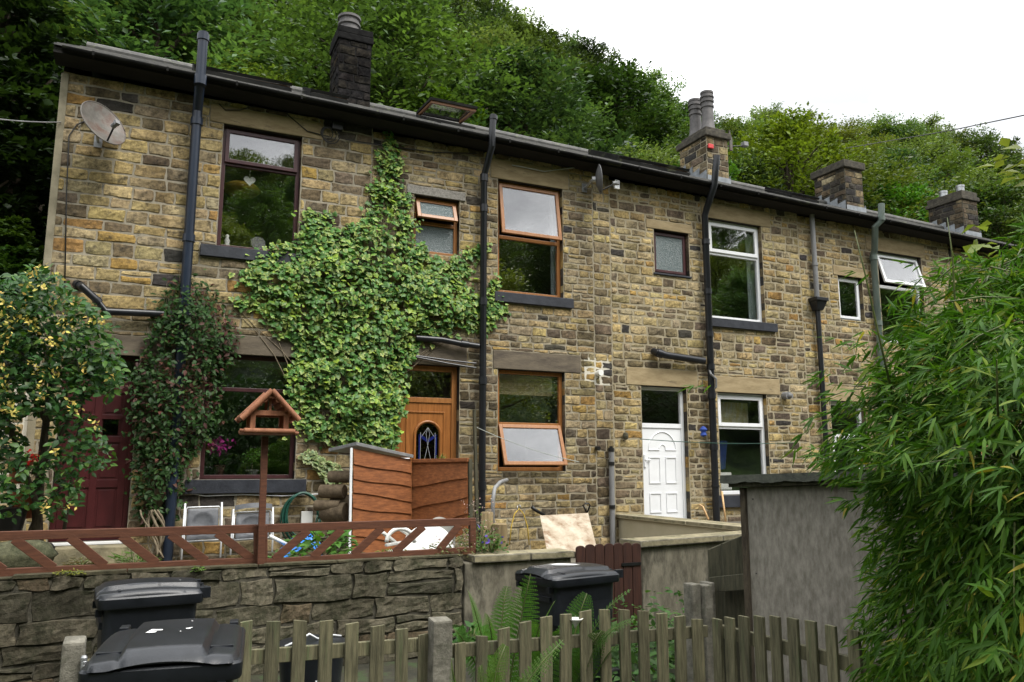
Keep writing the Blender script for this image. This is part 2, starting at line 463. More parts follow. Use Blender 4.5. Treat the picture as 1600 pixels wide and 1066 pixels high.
MT['galv'] = pmat('galvanised_metal', (.33, .34, .35), (.48, .49, .5), 10, rough=.4, bump=.05, metal=.7)
MT['whitemetal'] = pmat('white_metal_tube', (.62, .63, .64), (.72, .73, .74), 5, rough=.35, bump=0)
MT['seatgrey'] = pmat('grey_seat_pad', (.055, .058, .066), (.1, .104, .112), 10, rough=.45, bump=.1)
MT['dish'] = pmat('rusting_dish', (.085, .078, .066), (.16, .148, .13), 6, rough=.55, bump=.1, spot=(.095, .058, .042), spotlim=(.46, .62), spotscale=4, metal=.1)
MT['dishgrey'] = pmat('grey_dish', (.1, .1, .1), (.15, .15, .15), 6, rough=.55, bump=0)
MT['hose'] = pmat('green_hose', (.008, .05, .035), (.014, .075, .05), 8, rough=.35, bump=0)
MT['plastic'] = pmat('white_garden_plastic', (.68, .68, .64), (.76, .76, .72), 4, rough=.4, bump=0)
MT['tarp'] = pmat('blue_tarpaulin', (.01, .12, .45), (.03, .22, .62), 6, rough=.4, bump=.2)
MT['terracotta'] = pmat('terracotta', (.3, .09, .04), (.42, .14, .065), 8, rough=.85, bump=.2)
MT['chipboard'] = pmat('pale_board', (.34, .28, .2), (.5, .44, .35), 5, rough=.85, bump=.2, spot=(.2, .12, .065), spotlim=(.48, .68), spotscale=4)
MT['lead'] = pmat('lead_flashing', (.16, .175, .19), (.28, .3, .32), 7, rough=.55, bump=.3)
MT['clay'] = pmat('grey_clay_pot', (.075, .07, .07), (.135, .125, .12), 6, rough=.6, bump=.1)
MT['blackplastic'] = pmat('black_plastic', (.008, .008, .008), (.014, .014, .014), 8, rough=.4, bump=0)
MT['bark'] = pmat('bark', (.035, .026, .017), (.085, .068, .045), 8, (4, 4, 1), rough=.95, bump=.9, bscale=18)
MT['stem'] = pmat('pale_woody_stem', (.14, .11, .07), (.27, .22, .15), 8, (4, 4, 1), rough=.95, bump=.6)
MT['culm'] = pmat('bamboo_culm', (.05, .07, .018), (.11, .13, .035), 8, (4, 4, .7), rough=.5, bump=.1)
MT['log'] = pmat('log_bark', (.07, .05, .03), (.16, .12, .075), 9, rough=.95, bump=.9)
MT['cable'] = pmat('dark_cable', (.02, .019, .018), (.035, .033, .03), 8, rough=.6, bump=0)
MT['line'] = pmat('pale_line', (.3, .32, .28), (.4, .42, .38), 8, rough=.6, bump=0)
MT['woodlight'] = pmat('pale_new_wood', (.5, .3, .13), (.62, .4, .2), 6, (1, 1, .3), rough=.6, bump=.1)
MT['redplastic'] = pmat('red_bag', (.5, .03, .03), (.6, .05, .05), 8, rough=.5, bump=0)
MT['bluecloth'] = pmat('blue_cloth', (.015, .04, .2), (.025, .065, .3), 8, rough=.8, bump=0)
MT['yellow'] = pmat('yellow_lampshade', (.45, .3, .03), (.55, .37, .05), 8, rough=.7, bump=0)
MT['checks'] = pmat('checked_fabric', (.5, .42, .12), (.6, .6, .52), 5, (3, 3, .8), rough=.9, bump=0)
MT['leadline'] = pmat('silver_leadline', (.35, .36, .37), (.42, .43, .44), 8, rough=.5, bump=0, metal=.3)
MT['blueglass'] = pmat('deep_blue_glass', (.008, .012, .08), (.014, .02, .12), 6, rough=.12, bump=0)
MT['tree_leaf'] = leafmat('woodland_leaf', .5, .34, rdm=.36)
MT['brown_pine'] = pmat('brown_pine', (.12, .055, .022), (.18, .085, .036), 8, (6, 6, .5), rough=.5, bump=.1)
MT['leaf'] = leafmat('plant_leaf', .48, .3, spec=.18)
MT['ivy_leaf'] = leafmat('ivy_leaf', .42, .18, spec=.25, warm=(1.1, 1.15, .6))
MT['glossy_leaf'] = leafmat('glossy_leaf', .4, .28, spec=.25)
MT['bamboo_leaf'] = leafmat('bamboo_leaf', .5, .34, spec=.12, warm=(1.15, 1.3, .5))
MT['petal'] = leafmat('petal', .6, .3, warm=(1, 1, 1))
MT['hill'] = pmat('wooded_hillside', (.008, .014, .004), (.03, .05, .012), .35, rough=.95, bump=1, bscale=2, detail=9, bdist=.3)
MT['opp'] = pmat('opposite_wooded_hillside', (.012, .026, .007), (.075, .13, .03), .3, rough=.95, bump=1, bscale=1.2, detail=10, bdist=.5, lo=.4, hi=.62)
# ------------------------------------------------------------------ stone masonry
BUFF = [(.35, .262, .122), (.38, .288, .138), (.31, .236, .112), (.355, .28, .15), (.40, .305, .148), (.31, .243, .125)]
OCHRE = [(.33, .215, .07), (.30, .18, .06), (.36, .24, .085)]
GREY = [(.26, .21, .118), (.30, .245, .145), (.235, .19, .108)]
DARK = [(.13, .10, .064), (.11, .086, .056), (.16, .125, .08), (.15, .114, .07)]
BLACK = [(.05, .044, .038), (.064, .056, .046), (.042, .039, .037)]


def stonecol(rd, w):
    k = rd.random() * sum(w)
    for pal, p in zip((BUFF, OCHRE, GREY, DARK, BLACK), w):
        k -= p
        if k <= 0: break
    c = rd.choice(pal); s = rd.uniform(.85, 1.15)
    return (c[0] * s, c[1] * s * rd.uniform(.96, 1.04), c[2] * s * rd.uniform(.9, 1.1))


def cutrects(rects, holes, mn=.02):
    for h in holes:
        out = []
        for (a, b, c, d) in rects:
            x0, x1, z0, z1 = max(a, h[0]), min(b, h[1]), max(c, h[2]), min(d, h[3])
            if x0 >= x1 - 1e-6 or z0 >= z1 - 1e-6:
                out.append((a, b, c, d)); continue
            if x0 - a > mn: out.append((a, x0, c, d))
            if b - x1 > mn: out.append((x1, b, c, d))
            if z0 - c > mn: out.append((x0, x1, c, z0))
            if d - z1 > mn: out.append((x0, x1, z1, d))
        rects = out
    return rects


def lay(x0, x1, z0, z1, hrange, wrange, rd, wob=0.0):
    """courses of stones: list of rects"""
    out = []; z = z0
    while z < z1 - .02:
        h = rd.uniform(*hrange)
        if z + h > z1 - hrange[0] * .5: h = z1 - z
        x = x0 - rd.uniform(0, wrange[0])
        while x < x1:
            w = rd.uniform(*wrange) * (0.75 + .5 * h / hrange[1])
            a, b = max(x, x0), min(x + w, x1)
            if x1 - b < .07: b = x1; w = b - x
            if wob and rd.random() < wob and h > hrange[0] * 1.15 and w > wrange[0] * 1.4:   # a pair of thin stones instead of one
                k = z + h * rd.uniform(.4, .6)
                out.append((a, b, z, k)); out.append((a, b, k, z + h))
            elif b - a > .04: out.append((a, b, z, z + h))
            x += w
        z += h
    return out


def stones(mb, rects, rd, fmap, crisp=.72, gap=.012, prot=(.006, .018), rough=.006, weights=(5, 1, 2, 2, 1), colfn=None, edge=.014, jit=.006, du=.055, dv=.04, clump=None):
    """cushion faced stones; fmap(u, v, d) gives the point d in front of the wall"""
    for (a, b, c, d) in rects:
        g = gap / 2
        a2, b2, c2, d2 = a + g, b - g, c + g, d - g
        w, h = b2 - a2, d2 - c2
        if w < .015 or h < .012: continue
        e = min(edge, w * .25, h * .25)
        nx = max(2, min(9, int(w / du))); nz = max(1, min(6, int(h / dv)))
        us = [0.0, e] + [e + (w - 2 * e) * i / nx for i in range(1, nx)] + [w - e, w]
        vs = [0.0, e] + [e + (h - 2 * e) * i / nz for i in range(1, nz)] + [h - e, h]
        p = rd.uniform(*prot)
        mb.col = colfn((a + b) / 2, (c + d) / 2) if colfn else stonecol(rd, weights)
        ph = [rd.uniform(0, 6.28) for _ in range(8)]
        sx, sz = rd.uniform(-.08, .08) * 1.0, rd.uniform(-.12, .12)
        U, V = len(us), len(vs); P = []
        for j in range(V):
            for i in range(U):
                u, v = us[i], vs[j]
                ring = i in (0, U - 1) or j in (0, V - 1)
                inner = i in (1, U - 2) or j in (1, V - 2)
                ju = jit * math.sin(3.1 * v / max(h, .01) * 1.7 + ph[0] + i * .02) if i in (0, 1, U - 1, U - 2) else 0
                jv = jit * math.sin(5.0 * u / max(w, .05) + ph[1] + (0 if j < 2 else 2.2)) if j in (0, 1, V - 1, V - 2) else 0
                cu = 0
                if (i in (0, U - 1)) and (j in (0, V - 1)):
                    cu = min(.012, e * .8)
                uu = a2 + u + ju + (cu if i == 0 else -cu if i == U - 1 else 0)
                vv = c2 + v + jv + (cu if j == 0 else -cu if j == V - 1 else 0)
                if ring: dd = -.006
                else:
                    dd = p + sx * (u - w / 2) * .25 + sz * (v - h / 2) * .2
                    dd += rough * (1.6 * mnoise.noise(Vector((uu * 9, vv * 13, ph[2] * 9))) + 1.3 * mnoise.noise(Vector((uu * 24, vv * 30, ph[3] * 9)))) + rd.uniform(-rough, rough) * .45
                    if inner: dd = dd * crisp
                    dd = max(dd, .001)
                P.append(fmap(uu, vv, dd))
        mb.add(P, [(j * U + i, j * U + i + 1, (j + 1) * U + i + 1, (j + 1) * U + i) for j in range(V - 1) for i in range(U - 1)])


def wallsheet(mb, x0, x1, z0, z1, holes, fmap):
    """flat backing with holes"""
    xs = sorted({x0, x1} | {min(max(h[i], x0), x1) for h in holes for i in (0, 1)})
    zs = sorted({z0, z1} | {min(max(h[i], z0), z1) for h in holes for i in (2, 3)})
    for i in range(len(xs) - 1):
        for j in range(len(zs) - 1):
            cx, cz = (xs[i] + xs[i + 1]) / 2, (zs[j] + zs[j + 1]) / 2
            if any(h[0] < cx < h[1] and h[2] < cz < h[3] for h in holes): continue
            mb.quad(fmap(xs[i], zs[j], 0), fmap(xs[i + 1], zs[j], 0), fmap(xs[i + 1], zs[j + 1], 0), fmap(xs[i], zs[j + 1], 0))


FAC = lambda u, v, d: (u, -d, v)
ZB = -1.32           # foot of the houses


def ze(x):           # roof edge height along the terrace
    return 5.44 - .0195 * (x + 1.3)


PITCH_R = .497
RIDGE_Y = 3.7
HOUSES = []


def house(xa, xb, openings, lintels, courses, mortar, seed, label, weights, gable_left=False, gable_right=False, colfn=None, gap=.012):
    rd = random.Random(seed)
    t = thing('terraced_house', (xa, 0, ZB), label, 'house', 'stone terraced houses in the row')
    holes = [(o[0], o[1], o[2], o[3]) for o in openings]
    ztop = min(ze(xa), ze(xb)) - .12
    mb = MB()
    mb.mi = 0
    wallsheet(mb, xa, xb, ZB, ztop, holes, FAC)
    # stones
    mb.mi = 1
    solid = holes + [l[:4] for l in lintels]
    rects = []
    for (cx0, cx1, cz0, cz1, hr, wr, wob) in courses:
        rects += lay(cx0, cx1, cz0, cz1, hr, wr, rd, wob)
    rects = cutrects(rects, solid)
    stones(mb, rects, rd, FAC, gap=gap, weights=weights, colfn=(lambda x, z: colfn(x, z, rd)) if colfn else None)
    # reveals
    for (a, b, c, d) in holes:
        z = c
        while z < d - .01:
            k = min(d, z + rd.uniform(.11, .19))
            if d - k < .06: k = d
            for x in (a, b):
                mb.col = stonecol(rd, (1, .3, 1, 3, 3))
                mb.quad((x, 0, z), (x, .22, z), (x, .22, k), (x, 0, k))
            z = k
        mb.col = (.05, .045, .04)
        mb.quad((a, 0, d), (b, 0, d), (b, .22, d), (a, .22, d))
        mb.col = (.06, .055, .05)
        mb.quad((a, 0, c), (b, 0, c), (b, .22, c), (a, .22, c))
    # shell: rear wall, party walls, floors (plaster)
    mb.mi = 2; mb.col = (1, 1, 1)
    wallsheet(mb, xa, xb, ZB, ztop, holes, lambda u, v, d: (u, .22, v))
    mb.box(xa + .02, xb - .02, 3.4, 3.5, ZB, ztop)
    for x in (xa, xb):
        if not (x == xa and gable_left) and not (x == xb and gable_right): mb.quad((x, .005, ZB), (x, 7.3, ZB), (x, 7.3, ztop), (x, .005, ztop))
    mb.box(xa + .02, xb - .02, .23, 7.2, 1.78, 2.0)
    mb.box(xa + .02, xb - .02, .23, 7.2, ZB + .06, ZB + .1)
    mb.box(xa + .02, xb - .02, .23, 7.2, ztop - .06, ztop - .02)
    mb.mi = 3
    mb.quad((xa, 7.4, ZB), (xb, 7.4, ZB), (xb, 7.4, ztop), (xa, 7.4, ztop))
    for x, fl in ((xa, gable_left), (xb, gable_right)):
        if fl:
            e = ze(x)
            mb.add([(x, 0, ZB), (x, 7.4, ZB), (x, 7.4, e - .1), (x, RIDGE_Y, e - .12 + (RIDGE_Y + .35) * PITCH_R), (x, 0, e - .12 + .35 * PITCH_R)], [(0, 1, 2, 3, 4)])
    mb.build('wall', [MT[mortar], MT['stone'], MT['plaster'], MT['gable']], t, fixn=False)
    for l in lintels:
        lb = MB(); pr = l[5] if len(l) > 5 else .014
        lb.box(l[0] + .005, l[1] - .005, -pr, .2, l[2] + .004, l[3] - .004)
        lb.build('lintel' if l[4] != 'sill' else 'sill', MT[l[4]], t, bevel=.006)
    if gable_left:
        q_ = MB(); q_.box(xa - .02, xa + .07, -.022, .4, ZB, ztop - .02); q_.build('corner_strip', MT['gable'], t, bevel=.008)
    # roof
    xl = xa - (.1 if gable_left else 0); xr = xb + (.1 if gable_right else 0)
    rb = MB()
    el, er = ze(xl), ze(xr)
    rise = (RIDGE_Y + .35) * PITCH_R
    rb.mi = 0
    # slates as overlapping courses, slightly uneven
    rdd = random.Random(seed + 50)
    ncourse = 15
    for k in range(ncourse):
        y0 = -.38 + (RIDGE_Y + .38) * k / ncourse; y1 = -.38 + (RIDGE_Y + .38) * (k + 1) / ncourse
        x = xl
        while x < xr - 1e-6:
            w = rdd.uniform(.34, .62); x1 = min(xr, x + w)
            if xr - x1 < .1: x1 = xr
            j = rdd.uniform(-.006, .006)
            def zz(xx, y): return ze(xx) + (y + .35) * PITCH_R + j
            dy = rdd.uniform(-.012, .012)
            rb.hexa([(x + .002, y0 + dy, zz(x, y0) + .0), (x1 - .002, y0 + dy, zz(x1, y0)), (x1 - .002, y1 + .05, zz(x1, y1) - .004), (x + .002, y1 + .05, zz(x, y1) - .004)],
                    [(x + .002, y0 + dy, zz(x, y0) + .026), (x1 - .002, y0 + dy, zz(x1, y0) + .026), (x1 - .002, y1 + .05, zz(x1, y1) + .005), (x + .002, y1 + .05, zz(x, y1) + .005)])
            x = x1
    # rear slope and ridge
    rb.hexa([(xl, RIDGE_Y, el + rise - .03), (xr, RIDGE_Y, er + rise - .03), (xr, 7.8, er - .1), (xl, 7.8, el - .1)],
            [(xl, RIDGE_Y, el + rise + .03), (xr, RIDGE_Y, er + rise + .03), (xr, 7.8, er - .04), (xl, 7.8, el - .04)])
    rb.tube([(xl, RIDGE_Y, el + rise + .03), (xr, RIDGE_Y, er + rise + .03)], .09, 10)
    # boarding under the slates and soffit
    rb.mi = 1
    rb.hexa([(xl, -.34, el - .055), (xr, -.34, er - .055), (xr, RIDGE_Y, er + rise - .07), (xl, RIDGE_Y, el + rise - .07)],
            [(xl, -.34, el - .006), (xr, -.34, er - .006), (xr, RIDGE_Y, er + rise - .012), (xl, RIDGE_Y, el + rise - .012)])
    rb.hexa([(xl, -.335, el - .10), (xr, -.335, er - .10), (xr, -.002, er - .12), (xl, -.002, el - .12)],
            [(xl, -.335, el - .06), (xr, -.335, er - .06), (xr, -.002, er - .06), (xl, -.002, el - .06)])
    rb.build('roof', [MT['slate'], MT['eaves']], t, fixn=True)
    # gutter
    gb = MB(); n = 10; xs = [xa + .003 + (xb - xa - .006) * i / 6 for i in range(7)]
    ring = [(math.cos(math.pi * (1 + k / n)), math.sin(math.pi * (1 + k / n))) for k in range(n + 1)]
    vs = []
    for x in xs:
        for r_ in (.05, .044):
            for (c, s) in ring: vs.append((x, -.385 + r_ * c, ze(x) - .032 + r_ * s))
    m_ = 2 * (n + 1); fs = []
    for i in range(6):
        for k in range(n):
            fs.append((i * m_ + k, i * m_ + k + 1, (i + 1) * m_ + k + 1, (i + 1) * m_ + k))
            fs.append((i * m_ + n + 1 + k + 1, i * m_ + n + 1 + k, (i + 1) * m_ + n + 1 + k, (i + 1) * m_ + n + 2 + k))
        fs.append((i * m_, (i + 1) * m_, (i + 1) * m_ + n + 1, i * m_ + n + 1)); fs.append((i * m_ + n, i * m_ + 2 * n + 1, (i + 1) * m_ + 2 * n + 1, (i + 1) * m_ + n))
    gb.add(vs, fs)
    for i in range(int((xb - xa) / .9)):
        x = xa + .35 + .9 * i
        gb.box(x, x + .025, -.44, -.34, ze(x) - .09, ze(x) - .083)
        gb.box(x, x + .03, -.446, -.44, ze(x) - .09, ze(x) - .03)
    gb.build('gutter', MT['gutter'], t, fixn=False)
    HOUSES.append(t)
    return t


def upcols(base, dark):
    def fn(x, z, rd):
        k = dark(x, z) * min(1.9, max(.15, .9 + 2.2 * mnoise.noise(Vector((x * .9, z * 1.3, 3.3)))))
        return stonecol(rd, base if rd.random() > k else (1.0, .1, 2.2, 4, .5))
    return fn


# openings (x0, x1, z0, z1) -------------------------------------------------
W1U = (.745, 1.86, 3.07, 4.90); W1G = (.71, 1.96, -.17, 1.55)
D1 = (-1.0, -.12, -.93, 1.45)
W2U = (5.08, 6.30, 2.82, 4.76); W2B = (3.63, 4.40, 3.33, 4.27); W2G = (5.09, 6.31, -.07, 1.56); D2 = (3.42, 4.43, -.95, 1.56)
W3U = (9.45, 10.74, 2.74, 4.68); W3S = (8.19, 8.97, 3.48, 4.30); W3G = (9.5, 10.66, -.5, 1.36); D3 = (7.83, 8.80, -.95, 1.41)
W4U = (13.93, 15.28, 2.60, 4.56); W4S = (12.73, 13.42, 2.98, 3.90); D4 = (12.3, 13.25, -.98, 1.3); W4G = (14.0, 15.3, -.4, 1.3)

h1 = house(-1.31, 2.93, [W1U, W1G, D1],
           [(.55, 2.16, 4.90, 5.17, 'lintel'), (.5, 2.16, 1.55, 1.82, 'lintel_dark'), (-1.15, .1, 1.45, 1.72, 'lintel_dark'),
            (.53, 2.02, 2.90, 3.07, 'sill', .07), (.53, 2.12, -.36, -.17, 'sill', .075)],
           [(-1.31, 2.93, -.36, 5.25, (.135, .2), (.2, .44), .05), (-1.31, 2.93, ZB, -.36, (.13, .2), (.2, .42), .05)],
           'mortar_a', 11, 'end terraced stone house with the dark red door, black chimney and rusty satellite dish', None,
           gable_left=True, colfn=upcols((6, .7, 2.2, 1.1, .5), lambda x, z: .42 if x > 1.5 and z > 2.0 else .3))
h2 = house(2.93, 7.25, [W2U, W2B, W2G, D2],
           [(4.94, 6.42, 4.76, 5.1, 'lintel'), (3.50, 4.50, 4.27, 4.42, 'concrete_rough', .02), (5.0, 6.62, 1.56, 1.86, 'lintel_dark'), (3.25, 4.55, 1.56, 1.92, 'lintel_dark'),
            (5.0, 6.47, 2.65, 2.82, 'sill', .07)],
           [(2.93, 6.9, -.95, 5.2, (.10, .16), (.17, .4), .1), (2.93, 7.25, ZB, -.95, (.13, .2), (.24, .45), 0), (6.9, 7.25, -.95, 5.2, (.12, .2), (.16, .36), .1)],
           'mortar_b', 23, 'stone house of the row with the golden oak door, ivy and oak coloured window frames', None,
           colfn=upcols((5, .35, 3, 1.2, .12), lambda x, z: .5 if z < 1.5 and x > 6.3 else .28))
h3 = house(7.25, 11.7, [W3U, W3S, W3G, D3],
           [(9.28, 10.98, 4.68, 4.98, 'lintel'), (8.02, 9.06, 4.30, 4.47, 'lintel'), (9.35, 11.0, 1.36, 1.66, 'lintel'), (7.52, 9.05, 1.41, 1.72, 'lintel'),
            (9.3, 10.98, 2.57, 2.74, 'sill', .07), (9.3, 11.0, -.72, -.5, 'sill', .07), (8.15, 9.0, 3.44, 3.48, 'sill', .03)],
           [(7.25, 11.7, 1.7, 5.1, (.095, .175), (.13, .34), .1), (7.25, 11.7, ZB, 1.7, (.09, .165), (.14, .38), .1)],
           'mortar_c', 37, 'stone house of the row with the white panelled door and white upper window', None,
           colfn=upcols((5, .4, 2.6, 1.1, .12), lambda x, z: .5 if z < 1.4 and x < 9.4 else .28), gap=.02)
h4 = house(11.7, 16.2, [W4U, W4S, D4, W4G],
           [(13.6, 15.4, 4.56, 4.86, 'lintel'), (12.6, 13.6, 3.90, 4.1, 'lintel'), (12.1, 13.5, 1.3, 1.6, 'lintel'), (13.8, 15.5, 1.3, 1.6, 'lintel')],
           [(11.7, 16.2, ZB, 5.05, (.1, .18), (.15, .38), .1)],
           'mortar_c', 41, 'stone house of the row with tilted white top sash and green drainpipe, partly behind bamboo', None,
           colfn=upcols((5.5, .5, 2.4, 1.1, .12), lambda x, z: .24), gap=.02)
h5 = house(16.2, 22.3, [],
           [], [(16.2, 22.3, ZB, 4.95, (.12, .2), (.2, .42), .08)], 'mortar_c', 43,
           'farthest stone house of the row, its wall mostly hidden by the bamboo', None, gable_right=True,
           colfn=upcols((5, 1, 2, 2, .8), lambda x, z: .2), gap=.02)

# ------------------------------------------------------------------ windows and doors


def window(h, op, mat, lights, yf=.09, fw=.055, glass='glass', name='window', label=None):
    """lights: (fx0, fx1, fz0, fz1, kind, angle, glass) in fractions of the opening; kind fixed or sash"""
    a, b, c, d = op
    a += .004; b -= .004; c += .004; d -= .004
    f = MB(); y0, y1 = yf, yf + .065
    f.box(a, a + fw, y0, y1, c, d); f.box(b - fw, b, y0, y1, c, d)
    f.box(a + fw, b - fw, y0, y1, c, c + fw); f.box(a + fw, b - fw, y0, y1, d - fw, d)
    cuts = sorted({l[2] for l in lights if l[2] > 0})
    for k in cuts:
        z = c + (d - c) * k
        f.box(a + fw, b - fw, y0 + .002, y1 - .002, z - fw / 2, z + fw / 2)
    w = f.build(name, MT[mat], h, bevel=.006)
    if label: w['label'] = label
    for (fx0, fx1, fz0, fz1, kind, ang, gl) in lights:
        x0 = a + (b - a) * fx0 + (fw if fx0 == 0 else fw / 2); x1 = a + (b - a) * fx1 - (fw if fx1 == 1 else fw / 2)
        z0 = c + (d - c) * fz0 + (fw if fz0 == 0 else fw / 2); z1 = c + (d - c) * fz1 - (fw if fz1 == 1 else fw / 2)
        if kind == 'fixed':
            p = MB(); p.box(x0 - .01, x1 + .01, yf + .028, yf + .036, z0 - .01, z1 + .01); p.build('pane', MT[gl or glass], w)
        else:
            s = MB(); sw = fw * 1.0; o = .016
            X0, X1, Z0, Z1 = x0 - o, x1 + o, z0 - o, z1 + o
            ys0, ys1 = yf - .022, yf + .02
            mat4 = Matrix.Translation((0, ys1, Z1)) @ Matrix.Rotation(R(-ang), 4, 'X') @ Matrix.Translation((0, -ys1, -Z1))
            s.box(X0, X0 + sw, ys0, ys1, Z0, Z1); s.box(X1 - sw, X1, ys0, ys1, Z0, Z1)
            s.box(X0 + sw, X1 - sw, ys0, ys1, Z0, Z0 + sw); s.box(X0 + sw, X1 - sw, ys0, ys1, Z1 - sw, Z1)
            s.xform(0, mat4); s.build('sash', MT[mat], w, bevel=.005)
            p = MB(); p.box(X0 + sw - .01, X1 - sw + .01, ys0 + .018, ys0 + .026, Z0 + sw - .01, Z1 - sw + .01); p.xform(0, mat4)
            p.build('pane', MT[gl or glass], w)
    return w


def curtain(w, x0, x1, z0, z1, y=.36, mat='curtain', name='curtain'):
    c = MB(); n = 28; vs = []
    for z in (z0, z1):
        for i in range(n + 1):
            vs.append((x0 + (x1 - x0) * i / n, y + .025 * math.sin(i * 1.9) + .01 * math.sin(i * .7), z))
    c.add(vs, [(i, i + 1, n + 2 + i, n + 1 + i) for i in range(n)])
    return c.build(name, MT[mat], w, smooth=True, fixn=False)


w = window(h1, W1U, 'rosewood', [(0, 1, 0, .695, 'fixed', 0, None), (0, 1, .695, 1, 'sash', 1.2, None)])
w = window(h1, W1G, 'rosewood', [(0, 1, 0, .72, 'fixed', 0, None), (0, 1, .72, 1, 'fixed', 0, None)], yf=.1)
w = window(h2, W2U, 'oak', [(0, 1, 0, .50, 'fixed', 0, None), (0, 1, .50, 1, 'sash', 9, None)], fw=.06)
curtain(w, 6.22, 6.42, 2.88, 4.7, .3)
w = window(h2, W2B, 'oak', [(0, 1, 0, .55, 'fixed', 0, 'frost'), (0, 1, .55, 1, 'sash', 22, 'frost')], fw=.06)
w = window(h2, W2G, 'oak', [(0, 1, 0, .46, 'sash', 20, None), (0, 1, .46, 1, 'fixed', 0, None)], fw=.06)
b_ = MB(); b_.box(5.17, 6.23, .3, .308, 1.18, 1.5)
b_.build('blind', MT['blind'], w)
w = window(h3, W3U, 'white', [(0, 1, 0, .665, 'fixed', 0, None), (0, 1, .665, 1, 'sash', 0.5, None)], fw=.065)
curtain(w, 10.62, 11.0, 2.8, 4.6, .32)
w = window(h3, W3S, 'rosewood', [(0, 1, 0, 1, 'sash', 0, 'frost')], fw=.05)
w = window(h3, W3G, 'white', [(0, 1, 0, .66, 'fixed', 0, None), (0, 1, .66, 1, 'sash', .5, None)], fw=.065)
c_ = MB(); c_.box(9.6, 10.55, .4, .41, .78, 1.22); c_.build('blind', MT['checks'], w)
w = window(h4, W4U, 'white', [(0, 1, 0, .62, 'fixed', 0, None), (0, 1, .62, 1, 'sash', 16, None)], fw=.065)
w = window(h4, W4S, 'white', [(0, 1, 0, 1, 'sash', 0, None)], fw=.055)
w = window(h4, W4G, 'white', [(0, 1, 0, .66, 'fixed', 0, None), (0, 1, .66, 1, 'fixed', 0, None)], fw=.065)


def doorframe(h, op, mat, ztr, fw=.06, yf=.1, thresh=None, label=None):
    a, b, c, d = op
    a += .004; b -= .004; d -= .004
    f = MB(); y0, y1 = yf, yf + .07
    f.box(a, a + fw, y0, y1, c, d); f.box(b - fw, b, y0, y1, c, d); f.box(a + fw, b - fw, y0, y1, d - fw, d)
    f.box(a + fw, b - fw, y0 + .002, y1 - .002, ztr - .04, ztr + .04)
    f.box(a + fw, b - fw, y0 + .002, y1 - .002, c, c + .04)
    w = f.build('door', MT[mat], h, bevel=.005)
    if label: w['label'] = label
    p = MB(); p.box(a + fw - .01, b - fw + .01, yf + .028, yf + .036, ztr + .03, d - fw + .01); p.build('fanlight_pane', MT['glass'], w)
    return w, (a + fw + .003, b - fw - .003, c + .043, ztr - .043)


def arch(x0, x1, z0, z1, n=14):
    r_ = (x1 - x0) / 2; cx = (x0 + x1) / 2; zc = z1 - r_
    return [(x0, z0), (x1, z0)] + [(cx + r_ * math.cos(math.pi * k / n), zc + r_ * math.sin(math.pi * k / n)) for k in range(n + 1)]


# white door of house three
w, (a, b, c, d) = doorframe(h3, D3, 'white', .72, label='white door with moulded arch and a dark pane above it')
p = MB(); p.box(a, b, .12, .155, c, d)
W_ = b - a
mids = [(a + W_ * .16, a + W_ * .45), (a + W_ * .58, a + W_ * .86)]
for (x0, x1) in mids:
    for z0, z1 in ((c + .12, c + .46), (c + .62, c + 1.08)):
        for q in ((x0, x1, z0, z0 + .018), (x0, x1, z1 - .018, z1)): p.box(q[0], q[1], .108, .12, q[2], q[3])
        for q in ((x0, x0 + .018, z0 + .018, z1 - .018), (x1 - .018, x1, z0 + .018, z1 - .018)): p.box(q[0], q[1], .108, .12, q[2], q[3])
ax0, ax1, az0 = a + W_ * .16, a + W_ * .86, c + 1.2
rr = (ax1 - ax0) / 2; cxx = (ax0 + ax1) / 2
p.tube([(ax0, .117, az0), ] + [(cxx - rr * math.cos(math.pi * k / 16), .117, az0 + .32 * math.sin(math.pi * k / 16)) for k in range(17)] + [(ax1, .117, az0)], .011, 6)
p.tube([(ax0, .117, az0), (cxx - .07, .117, az0)], .011, 6); p.tube([(cxx + .07, .117, az0), (ax1, .117, az0)], .011, 6)
p.tube([(cxx - .07 * math.cos(math.pi * k / 8), .117, az0 + .1 * math.sin(math.pi * k / 8)) for k in range(9)], .010, 6)
p.build('door_panel', MT['white'], w, bevel=.004)
hn = MB(); hn.box(a + .03, a + .07, .098, .12, c + .9, c + 1.12); hn.tube([(a + .05, .09, c + 1.03), (a + .16, .085, c + 1.03)], .01, 8); hn.build('handle', MT['white'], w, bevel=.003)

# golden oak door of house two
w, (a, b, c, d) = doorframe(h2, D2, 'oak', 1.02, fw=.085, label='golden oak door with arched leaded glass and dark fanlight')
p = MB(); p.box(a, b, .12, .155, c, d)
for x0, x1, z0, z1 in ((a + .1, a + .125, c + .1, d - .13), (b - .125, b - .1, c + .1, d - .13), (a + .125, b - .125, d - .155, d - .13), (a + .125, b - .125, c + .1, c + .125)):
    p.box(x0, x1, .106, .12, z0, z1)
gx0, gx1, gz0, gz1 = 3.78, 4.14, -.33, .66
ar = arch(gx0 - .03, gx1 + .03, gz0 - .03, gz1 + .03)
p.tube([(q[0], .112, q[1]) for q in ar + [ar[0]]], .022, 8, caps=False)
p.build('door_panel', MT['oak_door'], w, bevel=.004)
p = MB(); p.prism(arch(gx0, gx1, gz0, gz1), 'y', .111, .119); p.build('leaded_pane', MT['dark_glass'], w)
p = MB(); p.mi = 0
mx = (gx0 + gx1) / 2
for s in (-1, 1):
    x = mx + s * .135
    p.box(x - .012, x + .012, .104, .110, gz0 + .04, gz1 - .17)
    p.bar((x, .107, gz1 - .18), (mx, .107, gz1 - .27), .006, .045, up=(0, 0, 1))
p.mi = 1
